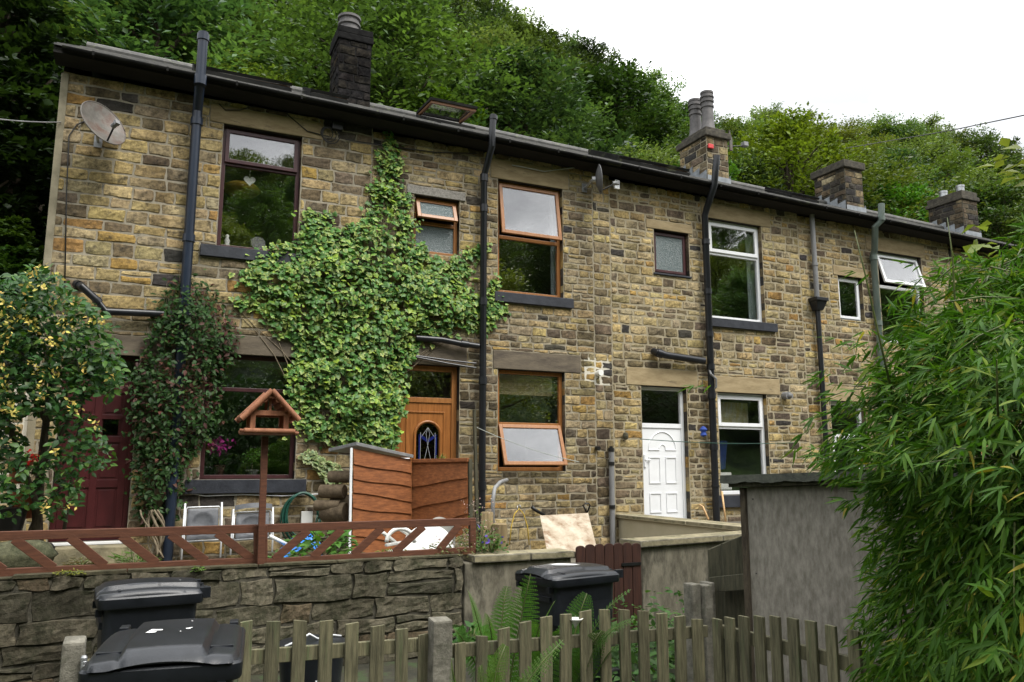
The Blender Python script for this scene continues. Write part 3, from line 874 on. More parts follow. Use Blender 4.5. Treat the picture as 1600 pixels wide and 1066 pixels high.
for s in (-1, 1):
    for A, B in (((mx + s * .1, gz1 - .2), (mx, gz1 - .06)), ((mx, gz1 - .06), (mx + s * .03, gz1 - .16)), ((mx + s * .03, gz1 - .16), (mx, gz1 - .34)), ((mx, gz1 - .34), (mx + s * .05, gz1 - .55)), ((mx + s * .05, gz1 - .55), (mx, gz1 - .76)),
                 ((mx + s * .12, gz0 + .12), (mx + s * .03, gz0 + .3)), ((mx + s * .03, gz0 + .3), (mx, gz0 + .2)), ((mx + s * .03, gz0 + .3), (mx, gz0 + .4))):
        p.bar((A[0], .105, A[1]), (B[0], .105, B[1]), .005, .005)
    p.box(mx + s * .118 - .003, mx + s * .118 + .003, .102, .108, gz0 + .03, gz1 - .14)
p.build('leadwork', [MT['blueglass'], MT['leadline']], w)
p = MB(); p.box(a + .03, a + .07, .098, .12, c + .9, c + 1.12); p.tube([(a + .05, .09, c + 1.03), (a + .16, .085, c + 1.03)], .01, 8); p.build('handle', MT['galv'], w, bevel=.003)

# dark red door of house one
w, (a, b, c, d) = doorframe(h1, D1, 'red_door', 1.08, label='dark red six panel door with one small pane')
p = MB(); p.box(a, b, .12, .16, c, d)
st = .085; W_ = b - a
cols = [(a + st, (a + b) / 2 - st / 2), ((a + b) / 2 + st / 2, b - st)]
rows = [(c + .1, c + .62), (c + .72, c + 1.2), (c + 1.28, c + 1.5), (c + 1.56, d - .08)]
edges = []
for x0, x1 in ((a, a + st), ((a + b) / 2 - st / 2, (a + b) / 2 + st / 2), (b - st, b)): p.box(x0, x1, .104, .12, c, d)
zz0 = c
for (r0, r1) in rows + [(d, d)]:
    for x0, x1 in cols: p.box(x0, x1, .105, .12, zz0, r0)
    zz0 = r1
for (r0, r1) in rows:
    for x0, x1 in cols: p.box(x0 + .03, x1 - .03, .112, .121, r0 + .03, r1 - .03)
p.build('door_panel', MT['red_door'], w, bevel=.004)
p = MB(); x0, x1 = cols[1][0] - .03, cols[1][0] + .12
p.box(x0 + .05, x1 + .08, .107, .111, c + 1.3, c + 1.52); p.build('pane', MT['dark_glass'], w)
s_ = MB(); s_.box(-1.2, .02, -.42, -.004, ZB, -.975); s_.build('door_step', MT['coping'], h1, bevel=.01)
s_ = MB(); s_.box(-1.0, -.12, -.05, .1, -.97, -.935); s_.build('threshold', MT['white'], h1, bevel=.006)

# white door of house four, behind the bamboo
w, (a, b, c, d) = doorframe(h4, D4, 'white', .62, fw=.07)
p = MB(); p.box(a, a + .09, .12, .155, c, d); p.box(b - .09, b, .12, .155, c, d); p.box(a + .09, b - .09, .12, .155, d - .09, d); p.box(a + .09, b - .09, .12, .155, c, c + .2)
p.build('door_panel', MT['white'], w, bevel=.004)
p = MB(); p.box(a + .085, b - .085, .135, .141, c + .195, d - .085); p.build('pane', MT['glass'], w)

# interiors seen through the glass (each a thing of its own)
o = MB(); o.lathe((1.1, .75, 4.2), [(.02, .1), (.22, .07), (.3, 0), (.22, -.07), (.02, -.1)], 20)
tag(o.build('lampshade', MT['yellow'], smooth=True, loc=(1.1, .75, 4.2)), 'yellow oval lampshade hanging behind the tall maroon framed upper window', 'lampshade')
hp = []
for k in range(24):
    tt = 2 * math.pi * k / 24
    hp.append((1.16 + .0052 * 16 * math.sin(tt) ** 3, 4.17 + .0052 * (13 * math.cos(tt) - 5 * math.cos(2 * tt) - 2 * math.cos(3 * tt) - math.cos(4 * tt))))
o = MB(); o.prism(hp, 'y', .2, .215); o.tube([(1.16, .207, 4.23), (1.16, .207, 4.33)], .003, 5)
tag(o.build('heart_ornament', MT['plastic'], loc=(1.16, .2, 4.17)), 'white heart ornament hanging inside the tall maroon framed upper window', 'ornament')
t = thing('vanity_mirror', (1.33, .25, 3.13), 'small round mirror standing inside the tall maroon upper window', 'mirror')
o = MB(); o.lathe((0, 0, 0), [(.1, -.008), (.105, 0), (.1, .008)], 24); o.xform(0, Matrix.Translation((1.33, .25, 3.25)) @ Matrix.Rotation(R(80), 4, 'X')); o.build('mirror_face', MT['dishgrey'], t)
o = MB(); o.lathe((1.33, .25, 3.13), [(.05, 0), (.05, .008), (.008, .015), (.008, .03)], 14); o.build('base', MT['galv'], t)
o = MB(); o.lathe((.9, .25, 3.13), [(.05, 0), (.06, .01), (.03, .06), (.045, .1), (.02, .15), (.03, .18), (.005, .2)], 12)
tag(o.build('figurine', MT['plastic'], smooth=True, loc=(.9, .25, 3.13)), 'small white figurine at the left corner of the tall maroon upper window', 'figurine')
o = MB(); o.prism([(1.55, 3.13), (1.66, 3.13), (1.605, 3.33)], 'y', .24, .3)
tag(o.build('wooden_triangle', MT['woodlight'], loc=(1.6, .25, 3.13)), 'small pointed wooden ornament inside the tall maroon upper window by the ivy', 'ornament')
t = thing('orchid', (.98, .28, -.11), 'magenta orchid in a pot inside the ground floor maroon window', 'plant')
o = MB(); o.lathe((.98, .28, -.11), [(.05, 0), (.075, .12), (.08, .12), (.07, .13)], 16); o.build('pot', MT['petal'] if 0 else MT['gate'], t)
n = 60; P = np.column_stack([rng.normal(.99, .1, n), rng.normal(.29, .04, n), rng.normal(.3, .06, n)])
me = scatter('flowers', *LEAF6, P, rng.normal(size=(n, 3)), rng.normal(size=(n, 3)), rng.uniform(.05, .09, n), np.tile([.35, .01, .2], (n, 1)) * rng.uniform(.6, 1.3, (n, 1))); link('flowers', me, MT['petal'], t)
n = 16; P = np.column_stack([rng.normal(.98, .03, n), rng.normal(.28, .02, n), rng.uniform(.02, .1, n)])
me = scatter('leaves', *LEAF6, P, np.column_stack([rng.normal(size=n), rng.normal(size=n) * .4, rng.uniform(.1, .6, n)]), np.tile([0, -.2, 1], (n, 1)), rng.uniform(.08, .16, n), np.tile([.03, .07, .02], (n, 1))); link('leaves', me, MT['leaf'], t)
t = thing('bonsai', (1.42, .28, -.11), 'small bright green potted bonsai inside the ground floor maroon window', 'plant')
o = MB(); o.lathe((1.42, .28, -.11), [(.06, 0), (.09, .06), (.095, .06), (.08, .065)], 16); o.build('pot', MT['pipe_grey'], t)
n = 160; P = np.column_stack([rng.normal(1.43, .08, n), rng.normal(.28, .05, n), rng.normal(.16, .05, n)])
me = scatter('leaves', *LEAF6, P, rng.normal(size=(n, 3)), rng.normal(size=(n, 3)), rng.uniform(.025, .05, n), np.tile([.07, .16, .03], (n, 1)) * rng.uniform(.6, 1.3, (n, 1))); link('leaves', me, MT['leaf'], t)
o = MB(); o.tube([(1.42, .28, -.05), (1.41, .28, .05), (1.43, .28, .14)], .008, 6); o.build('stem', MT['bark'], t)
o = MB(); o.hexa([(9.98, .7, -.05), (10.2, .7, -.05), (10.2, .76, -.05), (9.98, .76, -.05)], [(9.9, .7, .5), (10.28, .7, .5), (10.28, .76, .5), (9.9, .76, .5)])
tag(o.build('blue_towel', MT['bluecloth'], bevel=.02, loc=(10.1, .7, 0)), 'blue cloth hanging inside the white framed window beside the white door', 'towel')
o = MB(); o.box(9.62, 9.95, .24, .3, -.42, -.1)
tag(o.build('white_carton', MT['plastic'], bevel=.015, loc=(9.8, .27, -.42)), 'white carton in the lower left corner inside the white ground floor window', 'carton')

# ------------------------------------------------------------------ chimneys


def chimney(h, x0, x1, y0, y1, z0, z1, mortar, matn, weights, seed, cap, pots, flashing=True, label=None, capmat='sootcap'):
    rd = random.Random(seed); zb = z0
    c = MB(); c.mi = 0; c.box(x0, x1, y0, y1, zb - .8, z1); c.mi = 1
    rs = lay(x0, x1, zb - .4, z1, (.13, .2), (.2, .42), rd, 0)
    stones(c, rs, rd, lambda u, v, d: (u, y0 - d, v), weights=weights, rough=.009, prot=(.008, .024), du=.08, dv=.07)
    rs = lay(y0, y1, zb - .4, z1, (.13, .2), (.2, .42), rd, 0)
    stones(c, rs, rd, lambda u, v, d: (x0 - d, u, v), weights=weights, rough=.009, prot=(.008, .024), du=.08, dv=.07)
    ch = c.build('chimney', [MT[mortar], MT[matn]], h, fixn=False)
    if label: ch['label'] = label
    k = MB(); z = z1
    for (o, hh) in cap:
        n0 = len(k.v)
        k.box(x0 - o, x1 + o, y0 - o, y1 + o, z + .002, z + hh); z += hh
    k.build('cap', MT[capmat], ch, bevel=.02)
    for (px, py, prof, m) in pots:
        p = MB(); p.lathe((px, py, z), prof, 20, caps=False); p.build('chimney_pot', MT[m], ch, smooth=True, angle=40)
    if flashing:
        f = MB()
        nst = 4
        for i in range(nst):
            ya, yb = y0 + (y1 - y0) * i / nst, y0 + (y1 - y0) * (i + 1) / nst
            za, zb2 = ze(x0) + (ya + .35) * PITCH_R, ze(x0) + (yb + .35) * PITCH_R
            f.hexa([(x0 - .03, ya + .005, za - .05), (x0 - .026, ya + .005, za - .05), (x0 - .026, yb - .005, zb2 - .05), (x0 - .03, yb - .005, zb2 - .05)],
                   [(x0 - .03, ya + .005, za + .27), (x0 - .026, ya + .005, za + .27), (x0 - .026, yb - .005, zb2 + .10), (x0 - .03, yb - .005, zb2 + .10)])
        za = ze(x0) + (y0 + .35) * PITCH_R
        f.box(x0 - .03, x1 + .03, y0 - .036, y0 - .03, za - .06, za + .13)
        f.box(x1 + .026, x1 + .03, y0 - .03, y0 + .5, za - .05, za + .2)
        f.build('flashing', MT['lead'], ch)
    return ch


MT['mortar_k'] = pmat('black_mortar', (.008, .008, .008), (.02, .0195, .019), 9, rough=.95, spec=.05, bump=.8, bscale=50)
MT['sootcap'] = pmat('sooty_cap_stone', (.03, .027, .022), (.085, .075, .055), 9, rough=.95, bump=.8, bscale=30)
pot_tall = [(.19, 0), (.185, .05), (.165, .12), (.15, .3), (.142, .62), (.165, .63), (.165, .68), (.142, .69), (.142, .76), (.17, .77), (.172, .82), (.15, .83), (.15, .88), (.175, .89), (.175, .93), (.15, .94), (.15, .99), (.165, 1.0), (.165, 1.05), (.13, 1.05), (.13, .6)]
pot_low = [(.2, 0), (.2, .08), (.23, .1), (.23, .14), (.2, .16), (.2, .22), (.23, .24), (.23, .28), (.2, .30), (.2, .36), (.235, .38), (.235, .43), (.18, .43), (.18, .1)]
pot_stub = [(.11, 0), (.11, .2), (.12, .2), (.12, .26), (.09, .26), (.09, .05)]
chimney(h1, 2.97, 3.62, 3.0, 3.75, 6.95, 8.36, 'mortar_k', 'blackstone', (0, 0, 0, .12, 5), 3, [(.035, .14), (.025, .14)], [(3.24, 3.4, pot_low, 'clay')], flashing=False, label='tall soot black chimney with one squat ribbed pot', capmat='mortar_k')
chimney(h3, 11.95, 12.6, 3.0, 4.05, 6.65, 7.98, 'mortar_b', 'stone', (.3, .05, 1.5, 4, 3), 5, [(.07, .16), (-.03, .12)],
        [(12.27, 3.3, pot_tall, 'clay'), (12.27, 3.78, pot_tall, 'clay')], label='stone chimney with two tall grey pots')
chimney(h4, 16.55, 17.2, 3.0, 4.05, 6.6, 7.95, 'mortar_d', 'stone', (.3, .05, 1, 4, 5), 7, [(.07, .2)], [(16.88, 3.6, [(.12, 0), (.12, .05), (.1, .07)], 'plastic')], label='stone chimney without pots')
chimney(h5, 21.25, 21.9, 3.0, 4.1, 6.6, 7.75, 'mortar_d', 'stone', (.3, .05, 1, 4, 5), 9, [(.06, .12), (.02, .16)], [(21.58, 3.25, pot_stub, 'galv'), (21.58, 3.8, pot_stub, 'galv')], label='stone chimney with two stub flues')

# ------------------------------------------------------------------ roof windows


def rooflight(h, x0, x1, y0, y1, ang=0, label=None):
    """frame lying on the front roof slope, its sash lifted by ang"""
    def S(x, y, o): return (x, y, ze(x) + (y + .35) * PITCH_R + o)
    f = MB(); k = .07
    for a, b, c, d in ((x0, x1, y0, y0 + k), (x0, x1, y1 - k, y1), (x0, x0 + k, y0 + k, y1 - k), (x1 - k, x1, y0 + k, y1 - k)):
        f.hexa([S(a, c, -.02), S(b, c, -.02), S(b, d, -.02), S(a, d, -.02)], [S(a, c, .09), S(b, c, .09), S(b, d, .09), S(a, d, .09)])
    w = f.build('roof_window', MT['gutter'], h, bevel=.006)
    if label: w['label'] = label
    zz = ze((x0 + x1) / 2)
    s = MB(); yl = math.hypot(y1 - y0, (y1 - y0) * PITCH_R)
    th = math.atan(PITCH_R)
    base = Matrix.Translation((0, y1, zz + (y1 + .35) * PITCH_R + .1)) @ Matrix.Rotation(th - R(ang), 4, 'X')
    s.mi = 0
    for a, b, c, d in ((x0, x1, -yl, -yl + k), (x0, x1, -k, 0), (x0, x0 + k, -yl + k, -k), (x1 - k, x1, -yl + k, -k)): s.box(a, b, c, d, .0, .05)
    s.mi = 1
    for a, b, c, d in ((x0 + .02, x1 - .02, -yl + .02, -yl + k), (x0 + .02, x0 + k, -yl + k, -k), (x1 - k, x1 - .02, -yl + k, -k)): s.box(a, b, c, d, -.05, -.002)
    s.xform(0, base); s.build('sash', [MT['gutter'], MT['brown_pine']], w)
    p = MB(); p.box(x0 + k, x1 - k, -yl + k, -k, .01, .02); p.xform(0, base); p.build('pane', MT['glass'], w)


rooflight(h2, 4.45, 5.4, 1.8, 2.6, 21, label='roof window propped open')
rooflight(h1, .3, 1.7, .2, 1.2, 0)
rooflight(h1, 2.0, 2.6, .3, 1.1, 0)
rooflight(h2, 6.95, 7.23, .3, 1.2, 0) if 0 else None
rooflight(h3, 7.6, 9.2, .2, 1.3, 0)
rooflight(h4, 12.4, 13.2, .8, 1.6, 0)

# ------------------------------------------------------------------ drainpipes


def pipe(h, path, r, mat, collars=(), name='downpipe', label=None, n=14):
    p = MB(); p.tube(path, r, n)
    for (q, q2) in collars: p.tube([q, q2], r * 1.22, n)
    o = p.build(name, MT[mat], h, smooth=True, angle=35)
    if label: o['label'] = label
    return o


def vcol(x, y, zs, hh=.1): return [((x, y, z), (x, y, z + hh)) for z in zs]


# house one, vent pipe through the eaves
pipe(h1, [(.375, -.13, ZB), (.375, -.13, 4.95), (.375, -.46, 5.3), (.375, -.46, 5.98)], .068, 'pipe_blue', vcol(.375, -.13, (2.15, 3.05, 4.75)) + [((.375, -.46, 5.86), (.375, -.46, 5.95)), ((.375, -.46, 5.2), (.375, -.46, 5.34))], name='soil_pipe')
q = [at(120, 444, -.02), at(128, 448, -.14), at(150, 468, -.14), at(166, 487, -.12), at(285, 492, -.1), at(300, 494, -.1)]
pipe(h1, q, .048, 'pipe', [(q[0], q[0] + (q[1] - q[0]) * .5), (q[2], q[2] + (q[3] - q[2]) * .3)], name='waste_pipe')
# house two
x = 4.775
q0 = at(771, 180, -.44); q1 = at(769, 205, -.44)
pipe(h2, [(x, -.12, ZB), (x, -.12, 4.72), tuple(q1 + [0, 0.0, -.25]), tuple(q1), tuple(q0)], .055, 'pipe', vcol(x, -.12, (-.35, 1.28, 2.55, 4.1, 4.62), .12) + [(q0 - [0, 0, .08], q0 - [0, 0, .02])], name='soil_pipe')
q = [at(650, 528, -.08), at(690, 531, -.1), at(720, 537, -.12), at(748, 541, -.12)]
pipe(h2, q, .045, 'pipe', [(q[2], q[2] + (q[3] - q[2]) * .4)], name='waste_pipe')
for k in (0, 1): pipe(h2, [at(650, 556 + 2 * k, -.06), at(700, 563 + 5 * k, -.06), at(744, 568 + 7 * k, -.07)], .014, 'pipe', name='waste_pipe', n=8)
# house three
x = 9.27
q0 = at(1120, 244, -.44); q1 = at(1116, 290, -.44)
pipe(h3, [(x, -.12, ZB), (x, -.12, 4.65), (x, -.2, 4.8), tuple(q1), tuple(q0)], .062, 'pipe', vcol(x, -.12, (.3, 1.22, 1.75, 2.35, 3.15, 4.1), .1) + vcol(x, -.12, (-.35,), .03), name='soil_pipe')
q = [at(1021, 549, -.03), at(1026, 551, -.12), at(1040, 555, -.14), at(1100, 564, -.13)]
pipe(h3, q, .062, 'pipe', [(q[1], q[1] + (q[2] - q[1]) * .6)], name='waste_pipe')
pipe(h3, [at(1107, 575, -.1), at(1111, 585, -.2), at(1119, 592, -.22), at(1119, 605, -.2), at(1112, 610, -.12)], .02, 'pipe_grey', name='waste_pipe', n=8)
# house four
xg = at(1267, 400, 0)[0]
pipe(h4, [(xg, -.09, at(1264, 466)[2]), (xg, -.09, at(1268, 330, -.09)[2])], .05, 'pipe_grey', vcol(xg, -.09, (4.0,), .05), name='downpipe', label='pale grey upper downpipe')
hb = MB(); zh = at(1262, 478)[2]
hb.hexa([(xg - .08, -.16, zh - .1), (xg + .08, -.16, zh - .1), (xg + .08, -.02, zh - .1), (xg - .08, -.02, zh - .1)], [(xg - .14, -.22, zh + .08), (xg + .14, -.22, zh + .08), (xg + .14, -.01, zh + .08), (xg - .14, -.01, zh + .08)])
hb.box(xg - .16, xg + .16, -.24, -.01, zh + .082, zh + .15); hb.build('rainwater_hopper', MT['pipe'], h4, bevel=.008)
pipe(h4, [(xg, -.09, ZB), (xg, -.09, zh - .09)], .05, 'pipe', vcol(xg, -.09, (.4, 1.4), .06))
xp = at(1362, 450)[0]
qa = at(1377, 345, -.43); qb = at(1377, 319, -.43)
pipe(h4, [(xp, -.1, ZB), (xp, -.1, 4.42), (xp, -.14, 4.5), tuple(qa + [-.1, .08, -.12]), tuple(qa), tuple(qb)], .066, 'pipe_green', vcol(xp, -.1, (1.3, 2.9, 4.3), .1) + [(qa, qa + [0, 0, .08])], name='soil_pipe')
# house two, lagged grey pipe
g0 = at(955, 703, -.08); g1 = at(955, 850, -.08)
pipe(h2, [(g0[0], -.07, ZB), (g0[0], -.08, g0[2])], .045, 'pipe_grey', name='waste_pipe', label='grey lagged pipe with black bands')
bb = MB()
for zz in (g0[2] - .03, g0[2] - .26, g0[2] - .97): bb.tube([(g0[0], -.08, zz), (g0[0], -.08, zz + .06)], .053, 12)
bb.tube([(g0[0], -.08, g0[2]), (g0[0], -.08, g0[2] + .06)], .03, 10)
bb.build('pipe_clip', MT['blackplastic'], h2)
# ------------------------------------------------------------------ ground, yards, walls of the lane
GZ = -1.72


def hillz(x, y):
    """terrain height"""
    if y < 8: return GZ
    s = y - 8
    h = GZ + 3.2 + .60 * min(s, 27) + .10 * max(0, s - 27)
    return h + .5 * math.sin(x * .21 + 1) * math.sin(y * .17) + .25 * math.sin(x * .5 + y * .3)


g = MB()
xs = [-200, -80, -40] + list(np.arange(-30, 31, 3.0)) + [40, 80, 200]; ys = [-90, -40, -20] + list(np.arange(-14, 9, 2.0)) + [20, 60, 200]
g.add([(x, y, GZ + (.02 * math.sin(x * 1.3 + y) if abs(x) < 30 and y > -14 and y < 8 else 0)) for y in ys for x in xs],
      [(j * len(xs) + i, j * len(xs) + i + 1, (j + 1) * len(xs) + i + 1, (j + 1) * len(xs) + i) for j in range(len(ys) - 1) for i in range(len(xs) - 1)])
tag(g.build('ground', MT['earth'], smooth=True), kind='structure')
g = MB(); xs = list(np.arange(-90, 141, 3.0)); ys = [7.9, 8.05] + list(np.arange(10, 100, 3.0))
g.add([(x, y, hillz(x, y) if y > 8 else GZ - .5) for y in ys for x in xs],
      [(j * len(xs) + i, j * len(xs) + i + 1, (j + 1) * len(xs) + i + 1, (j + 1) * len(xs) + i) for j in range(len(ys) - 1) for i in range(len(xs) - 1)])
tag(g.build('hillside', MT['hill'], smooth=True), kind='structure')
# the other side of the valley, seen in the window panes
g = MB(); xs = np.arange(-150, 151, 1.6); ys = list(-14 - np.arange(0, 60, 1.5)) + [-84, -100, -140]
rg = np.random.default_rng(5)
vs = []
for y in ys:
    s = -14 - y
    for x in xs:
        h = GZ + .56 * min(s, 46) + .05 * max(0, s - 46) + (1.2 * math.sin(x * .11) + .8 * math.sin(x * .31 + 2)) * min(1, s / 30)
        h += (rg.uniform(-.9, 1.1) + .9 * math.sin(x * .9 + y * .7)) * min(1, s / 6)
        vs.append((x, y, h))
n = len(xs)
g.add(vs, [(j * n + i, j * n + i + 1, (j + 1) * n + i + 1, (j + 1) * n + i) for j in range(len(ys) - 1) for i in range(n - 1)])
tag(g.build('opposite_hill', MT['opp'], fixn=True), kind='structure')

y_ = MB(); y_.box(-2.6, 2.82, -4.05, -.003, GZ - .1, -1.22)
tag(y_.build('garden_terrace', MT['slab'], bevel=.01), kind='structure')
y_ = MB(); y_.box(2.83, 7.28, -3.55, -.003, GZ - .1, -1.31); y_.box(7.56, 22, -3.7, -.003, GZ - .1, -.97)
tag(y_.build('paved_yard', MT['slab'], bevel=.01), kind='structure')

# retaining wall of big dark stones
rd = random.Random(91)
WX0, WX1, WYF, WZT = -3.0, 2.82, -4.32, -.83
t = MB(); t.mi = 0; t.box(WX0, WX1, WYF, -4.04, GZ - .2, WZT - .01); t.mi = 1
rs = lay(WX0, WX1, GZ - .1, WZT - .005, (.09, .22), (.2, .58), rd, .3)
stones(t, rs, rd, lambda u, v, d: (u, WYF - d, v), gap=.012, crisp=.97, prot=(.006, .03), rough=.007, edge=.007, jit=.01, du=.028, dv=.026,
       colfn=lambda u, v: tuple(c * k_ for k_ in [rd.uniform(.8, 1.2)] for c in rd.choice([(.118, .105, .074), (.1, .09, .064), (.138, .122, .086), (.085, .077, .055), (.124, .11, .079), (.15, .132, .095), (.118, .09, .058)])))
rs = lay(WX0, WX1, WZT - .004, WZT + .05, (.05, .06), (.35, .7), rd)
for (a, b, c, d) in rs: t.col = (.1, .088, .055); t.box(a + .004, b - .004, WYF - .02, -4.06, WZT - .008, WZT + rd.uniform(.0, .02))
tag(t.build('retaining_wall', [MT['mortar_d'], MT['rubble']], fixn=False, loc=(0, -4.2, GZ)), 'dark rubble stone retaining wall under the red brown rail fence', 'wall')

# rendered yard wall between retaining wall and gate
t = MB(); t.mi = 0; t.box(2.825, 3.97, -4.36, -4.1, GZ - .2, -.90); t.mi = 1
t.box(2.9, 3.5, -4.40, -4.08, -.90, -.83); t.box(3.505, 3.99, -4.40, -4.08, -.898, -.832)
t.build('yard_wall', [MT['render'], MT['coping']], loc=(3.4, -4.2, GZ), bevel=.012)
tag(bpy.data.objects['yard_wall'], 'low stained rendered wall with stone coping left of the dark red gate', 'wall')
# rendered wall right of the gate, turned slightly
t = MB(); t.mi = 0
A = np.array(atz(1003, 855, -.86)); B = np.array([7.4, -3.72, -.86])
A[2] = B[2] = 0
dr = unit(B - A); nr = np.array([dr[1], -dr[0], 0])
def wl(s, o, z): p = A + dr * s + nr * o; return (p[0], p[1], z)
Lw = np.linalg.norm(B - A)
t.hexa([wl(0, 0, GZ - .2), wl(Lw, 0, GZ - .2), wl(Lw, -.26, GZ - .2), wl(0, -.26, GZ - .2)], [wl(0, 0, -.86), wl(Lw, 0, -.86), wl(Lw, -.26, -.86), wl(0, -.26, -.86)])
t.mi = 1
for s0, s1 in ((-.06, 1.25), (1.255, Lw)):
    t.hexa([wl(s0, .05, -.86), wl(s1, .05, -.86), wl(s1, -.3, -.86), wl(s0, -.3, -.86)], [wl(s0, .05, -.79), wl(s1, .05, -.79), wl(s1, -.3, -.79), wl(s0, -.3, -.79)])
t.build('yard_wall', [MT['render'], MT['coping']], loc=(5.5, -4.1, GZ), bevel=.012)
tag(bpy.data.objects['yard_wall.001'], 'stained rendered wall with stone coping between the dark red gate and the plywood shed', 'wall')
# dividing wall by the white door
t = MB(); t.mi = 0; t.box(7.3, 7.55, -3.75, -.005, GZ - .2, -.84); t.mi = 1; t.box(7.25, 7.6, -3.76, -1.9, -.84, -.775); t.box(7.25, 7.6, -1.895, -.006, -.84, -.777)
t.build('dividing_wall', [MT['cream'], MT['coping']], loc=(7.42, -1.9, GZ), bevel=.012)
tag(bpy.data.objects['dividing_wall'], 'cream painted dividing wall with stone coping running out beside the white door', 'wall')

# dark red gate
t = thing('garden_gate', (4.35, -4.25, GZ), 'dark red brown boarded gate with rounded board tops', 'gate')
gx0, gx1 = at(899, 900, -4.28)[0], at(1001, 900, -4.28)[0]
nb = 7; bw = (gx1 - gx0) / nb
for i in range(nb):
    b = MB(); a_ = gx0 + bw * i + .004; c_ = gx0 + bw * (i + 1) - .004; zt = at(950, 849, -4.28)[2] - .01 * (i == 0 or i == 6)
    r_ = (c_ - a_) / 2
    b.prism([(a_, GZ + .06), (c_, GZ + .06)] + [((a_ + c_) / 2 + r_ * math.cos(math.pi * k / 8), zt - r_ * .55 + r_ * .55 * math.sin(math.pi * k / 8)) for k in range(9)], 'y', -4.30, -4.28)
    b.build('board', MT['gate'], t, bevel=.003)
b = MB()
for z in (-1.05, -1.5): b.box(gx0 + .01, gx1 - .01, -4.278, -4.24, z - .04, z + .04)
b.build('rail', MT['gate'], t, bevel=.003)
b = MB(); b.box(gx1 - .25, gx1 - .01, -4.312, -4.301, -1.02, -.99); b.box(gx0 + .03, gx0 + .08, -4.32, -4.301, -1.3, -1.22); b.build('hinge', MT['blackplastic'], t)

# rail fence on the retaining wall
RY = -4.2


def railfence(px0, px1, yt0, yt1, yb0, yb1, braces, posts, label):
    t = thing('rail_fence', at((px0 + px1) / 2, (yb0 + yb1) / 2, RY), label, 'fence', 'rail fences on the retaining wall')
    lt = lambda x: yt0 + (yt1 - yt0) * (x - px0) / (px1 - px0)
    lb = lambda x: yb0 + (yb1 - yb0) * (x - px0) / (px1 - px0)
    b = MB(); b.bar(at(px0, lt(px0), RY), at(px1, lt(px1), RY), .045, .07); b.build('top_rail', MT['red_stain'], t, bevel=.005)
    b = MB(); b.bar(at(px0, lb(px0), RY), at(px1, lb(px1), RY), .045, .07); b.build('bottom_rail', MT['red_stain'], t, bevel=.005)
    for (a, c) in braces:
        b = MB(); b.bar(at(a, lt(a) + 5, RY - .012), at(c, lb(c) - 4, RY - .012), .07, .022, up=(0, 1, 0)); b.build('brace', MT['red_stain'], t, bevel=.004)
    for x, y0, y1, w in posts:
        b = MB(); b.bar(at(x, y1, RY - .002), at(x, y0, RY - .002), w, .05, up=(0, 1, 0)); b.build('post', MT['red_stain'], t, bevel=.004)


railfence(-40, 404.5, 839, 826, 898, 877, [(-62, 6), (22, 84), (109, 164), (189, 245), (266, 322), (339, 394)], [(401, 821, 882, .05)], 'red brown rail fence panel with braces leaning left at their tops')
railfence(407.5, 742, 826, 815, 880, 860, [(482, 428), (535, 488), (597, 552), (662, 616), (718, 686)], [(412, 821, 882, .06), (738, 813, 869, .06)], 'red brown rail fence panel with braces leaning right at their tops')

# bird table
bt = thing('bird_table', at(409, 880, -4.28), 'wooden bird table with a log roof on a tall post', 'bird table')
TY = -4.28
def BT(px, py, dy=0): return np.array(at(px, py, TY + dy))
c0 = BT(417, 676)
b = MB(); b.bar(BT(406, 905), BT(414, 682), .055, .05, up=(0, 1, 0)); b.build('post', MT['red_stain'], bt, bevel=.004)
sx = (BT(457, 676)[0] - BT(378, 676)[0])
xc, zc = c0[0], c0[2]
b = MB(); b.box(xc - .2, xc + .2, TY - .17, TY + .17, zc - .012, zc + .006); b.build('tray', MT['table_wood'], bt, bevel=.004)
b = MB()
for s in (-1, 1):
    b.tube([(xc - .21, TY + s * .17, zc + .006), (xc + .21, TY + s * .17, zc + .006)], .024, 10); b.tube([(xc + s * .2, TY - .17, zc + .006), (xc + s * .2, TY + .17, zc + .006)], .022, 10)
b.build('tray_edge', MT['table_wood'], bt, smooth=True, angle=50)
for s in (-1, 1):
    for q in (-1, 1):
        b = MB(); b.box(xc + s * .14 - .022, xc + s * .14 + .022, TY + q * .13 - .018, TY + q * .13 + .018, zc, zc + .16); b.build('upright', MT['table_wood'], bt, bevel=.004)
b = MB()
for q in (-1, 1): b.box(xc - .17, xc + .17, TY + q * .13 - .014, TY + q * .13 + .014, zc + .14, zc + .185); b.box(xc - .012, xc + .012, TY + q * .13 - .01, TY + q * .13 + .01, zc + .18, zc + .33)
b.build('tie_beam', MT['table_wood'], bt, bevel=.004)
zr = BT(417, 612)[2]; zev = BT(380, 655)[2]
for s in (-1, 1):
    b = MB(); n = 6
    for k in range(n):
        f0 = (k + .5) / n
        px_, pz_ = xc + s * .235 * f0, zr - .03 + (zev - zr + .03) * f0
        b.tube([(px_, TY - .19, pz_), (px_, TY + .19, pz_)], .027, 8)
    b.build('roof_slope', MT['table_wood'], bt, smooth=True, angle=50)
for s in (-1, 1):
    for q in (-1, 1):
        b = MB(); b.tube([(xc, TY + q * .2, zr - .005), (xc + s * .24, TY + q * .2, zev - .01)], .024, 8)
        b.build('bargeboard', MT['table_wood'], bt, smooth=True, angle=50)
for s in (-1, 1):
    b = MB(); b.tube([(xc + s * .17, TY - .16, zc + .0), (xc + s * .245, TY - .16, zc - .01 * s)], .015, 8); b.build('perch', MT['table_wood'], bt)

# wheelie bins ------------------------------------------------------------------


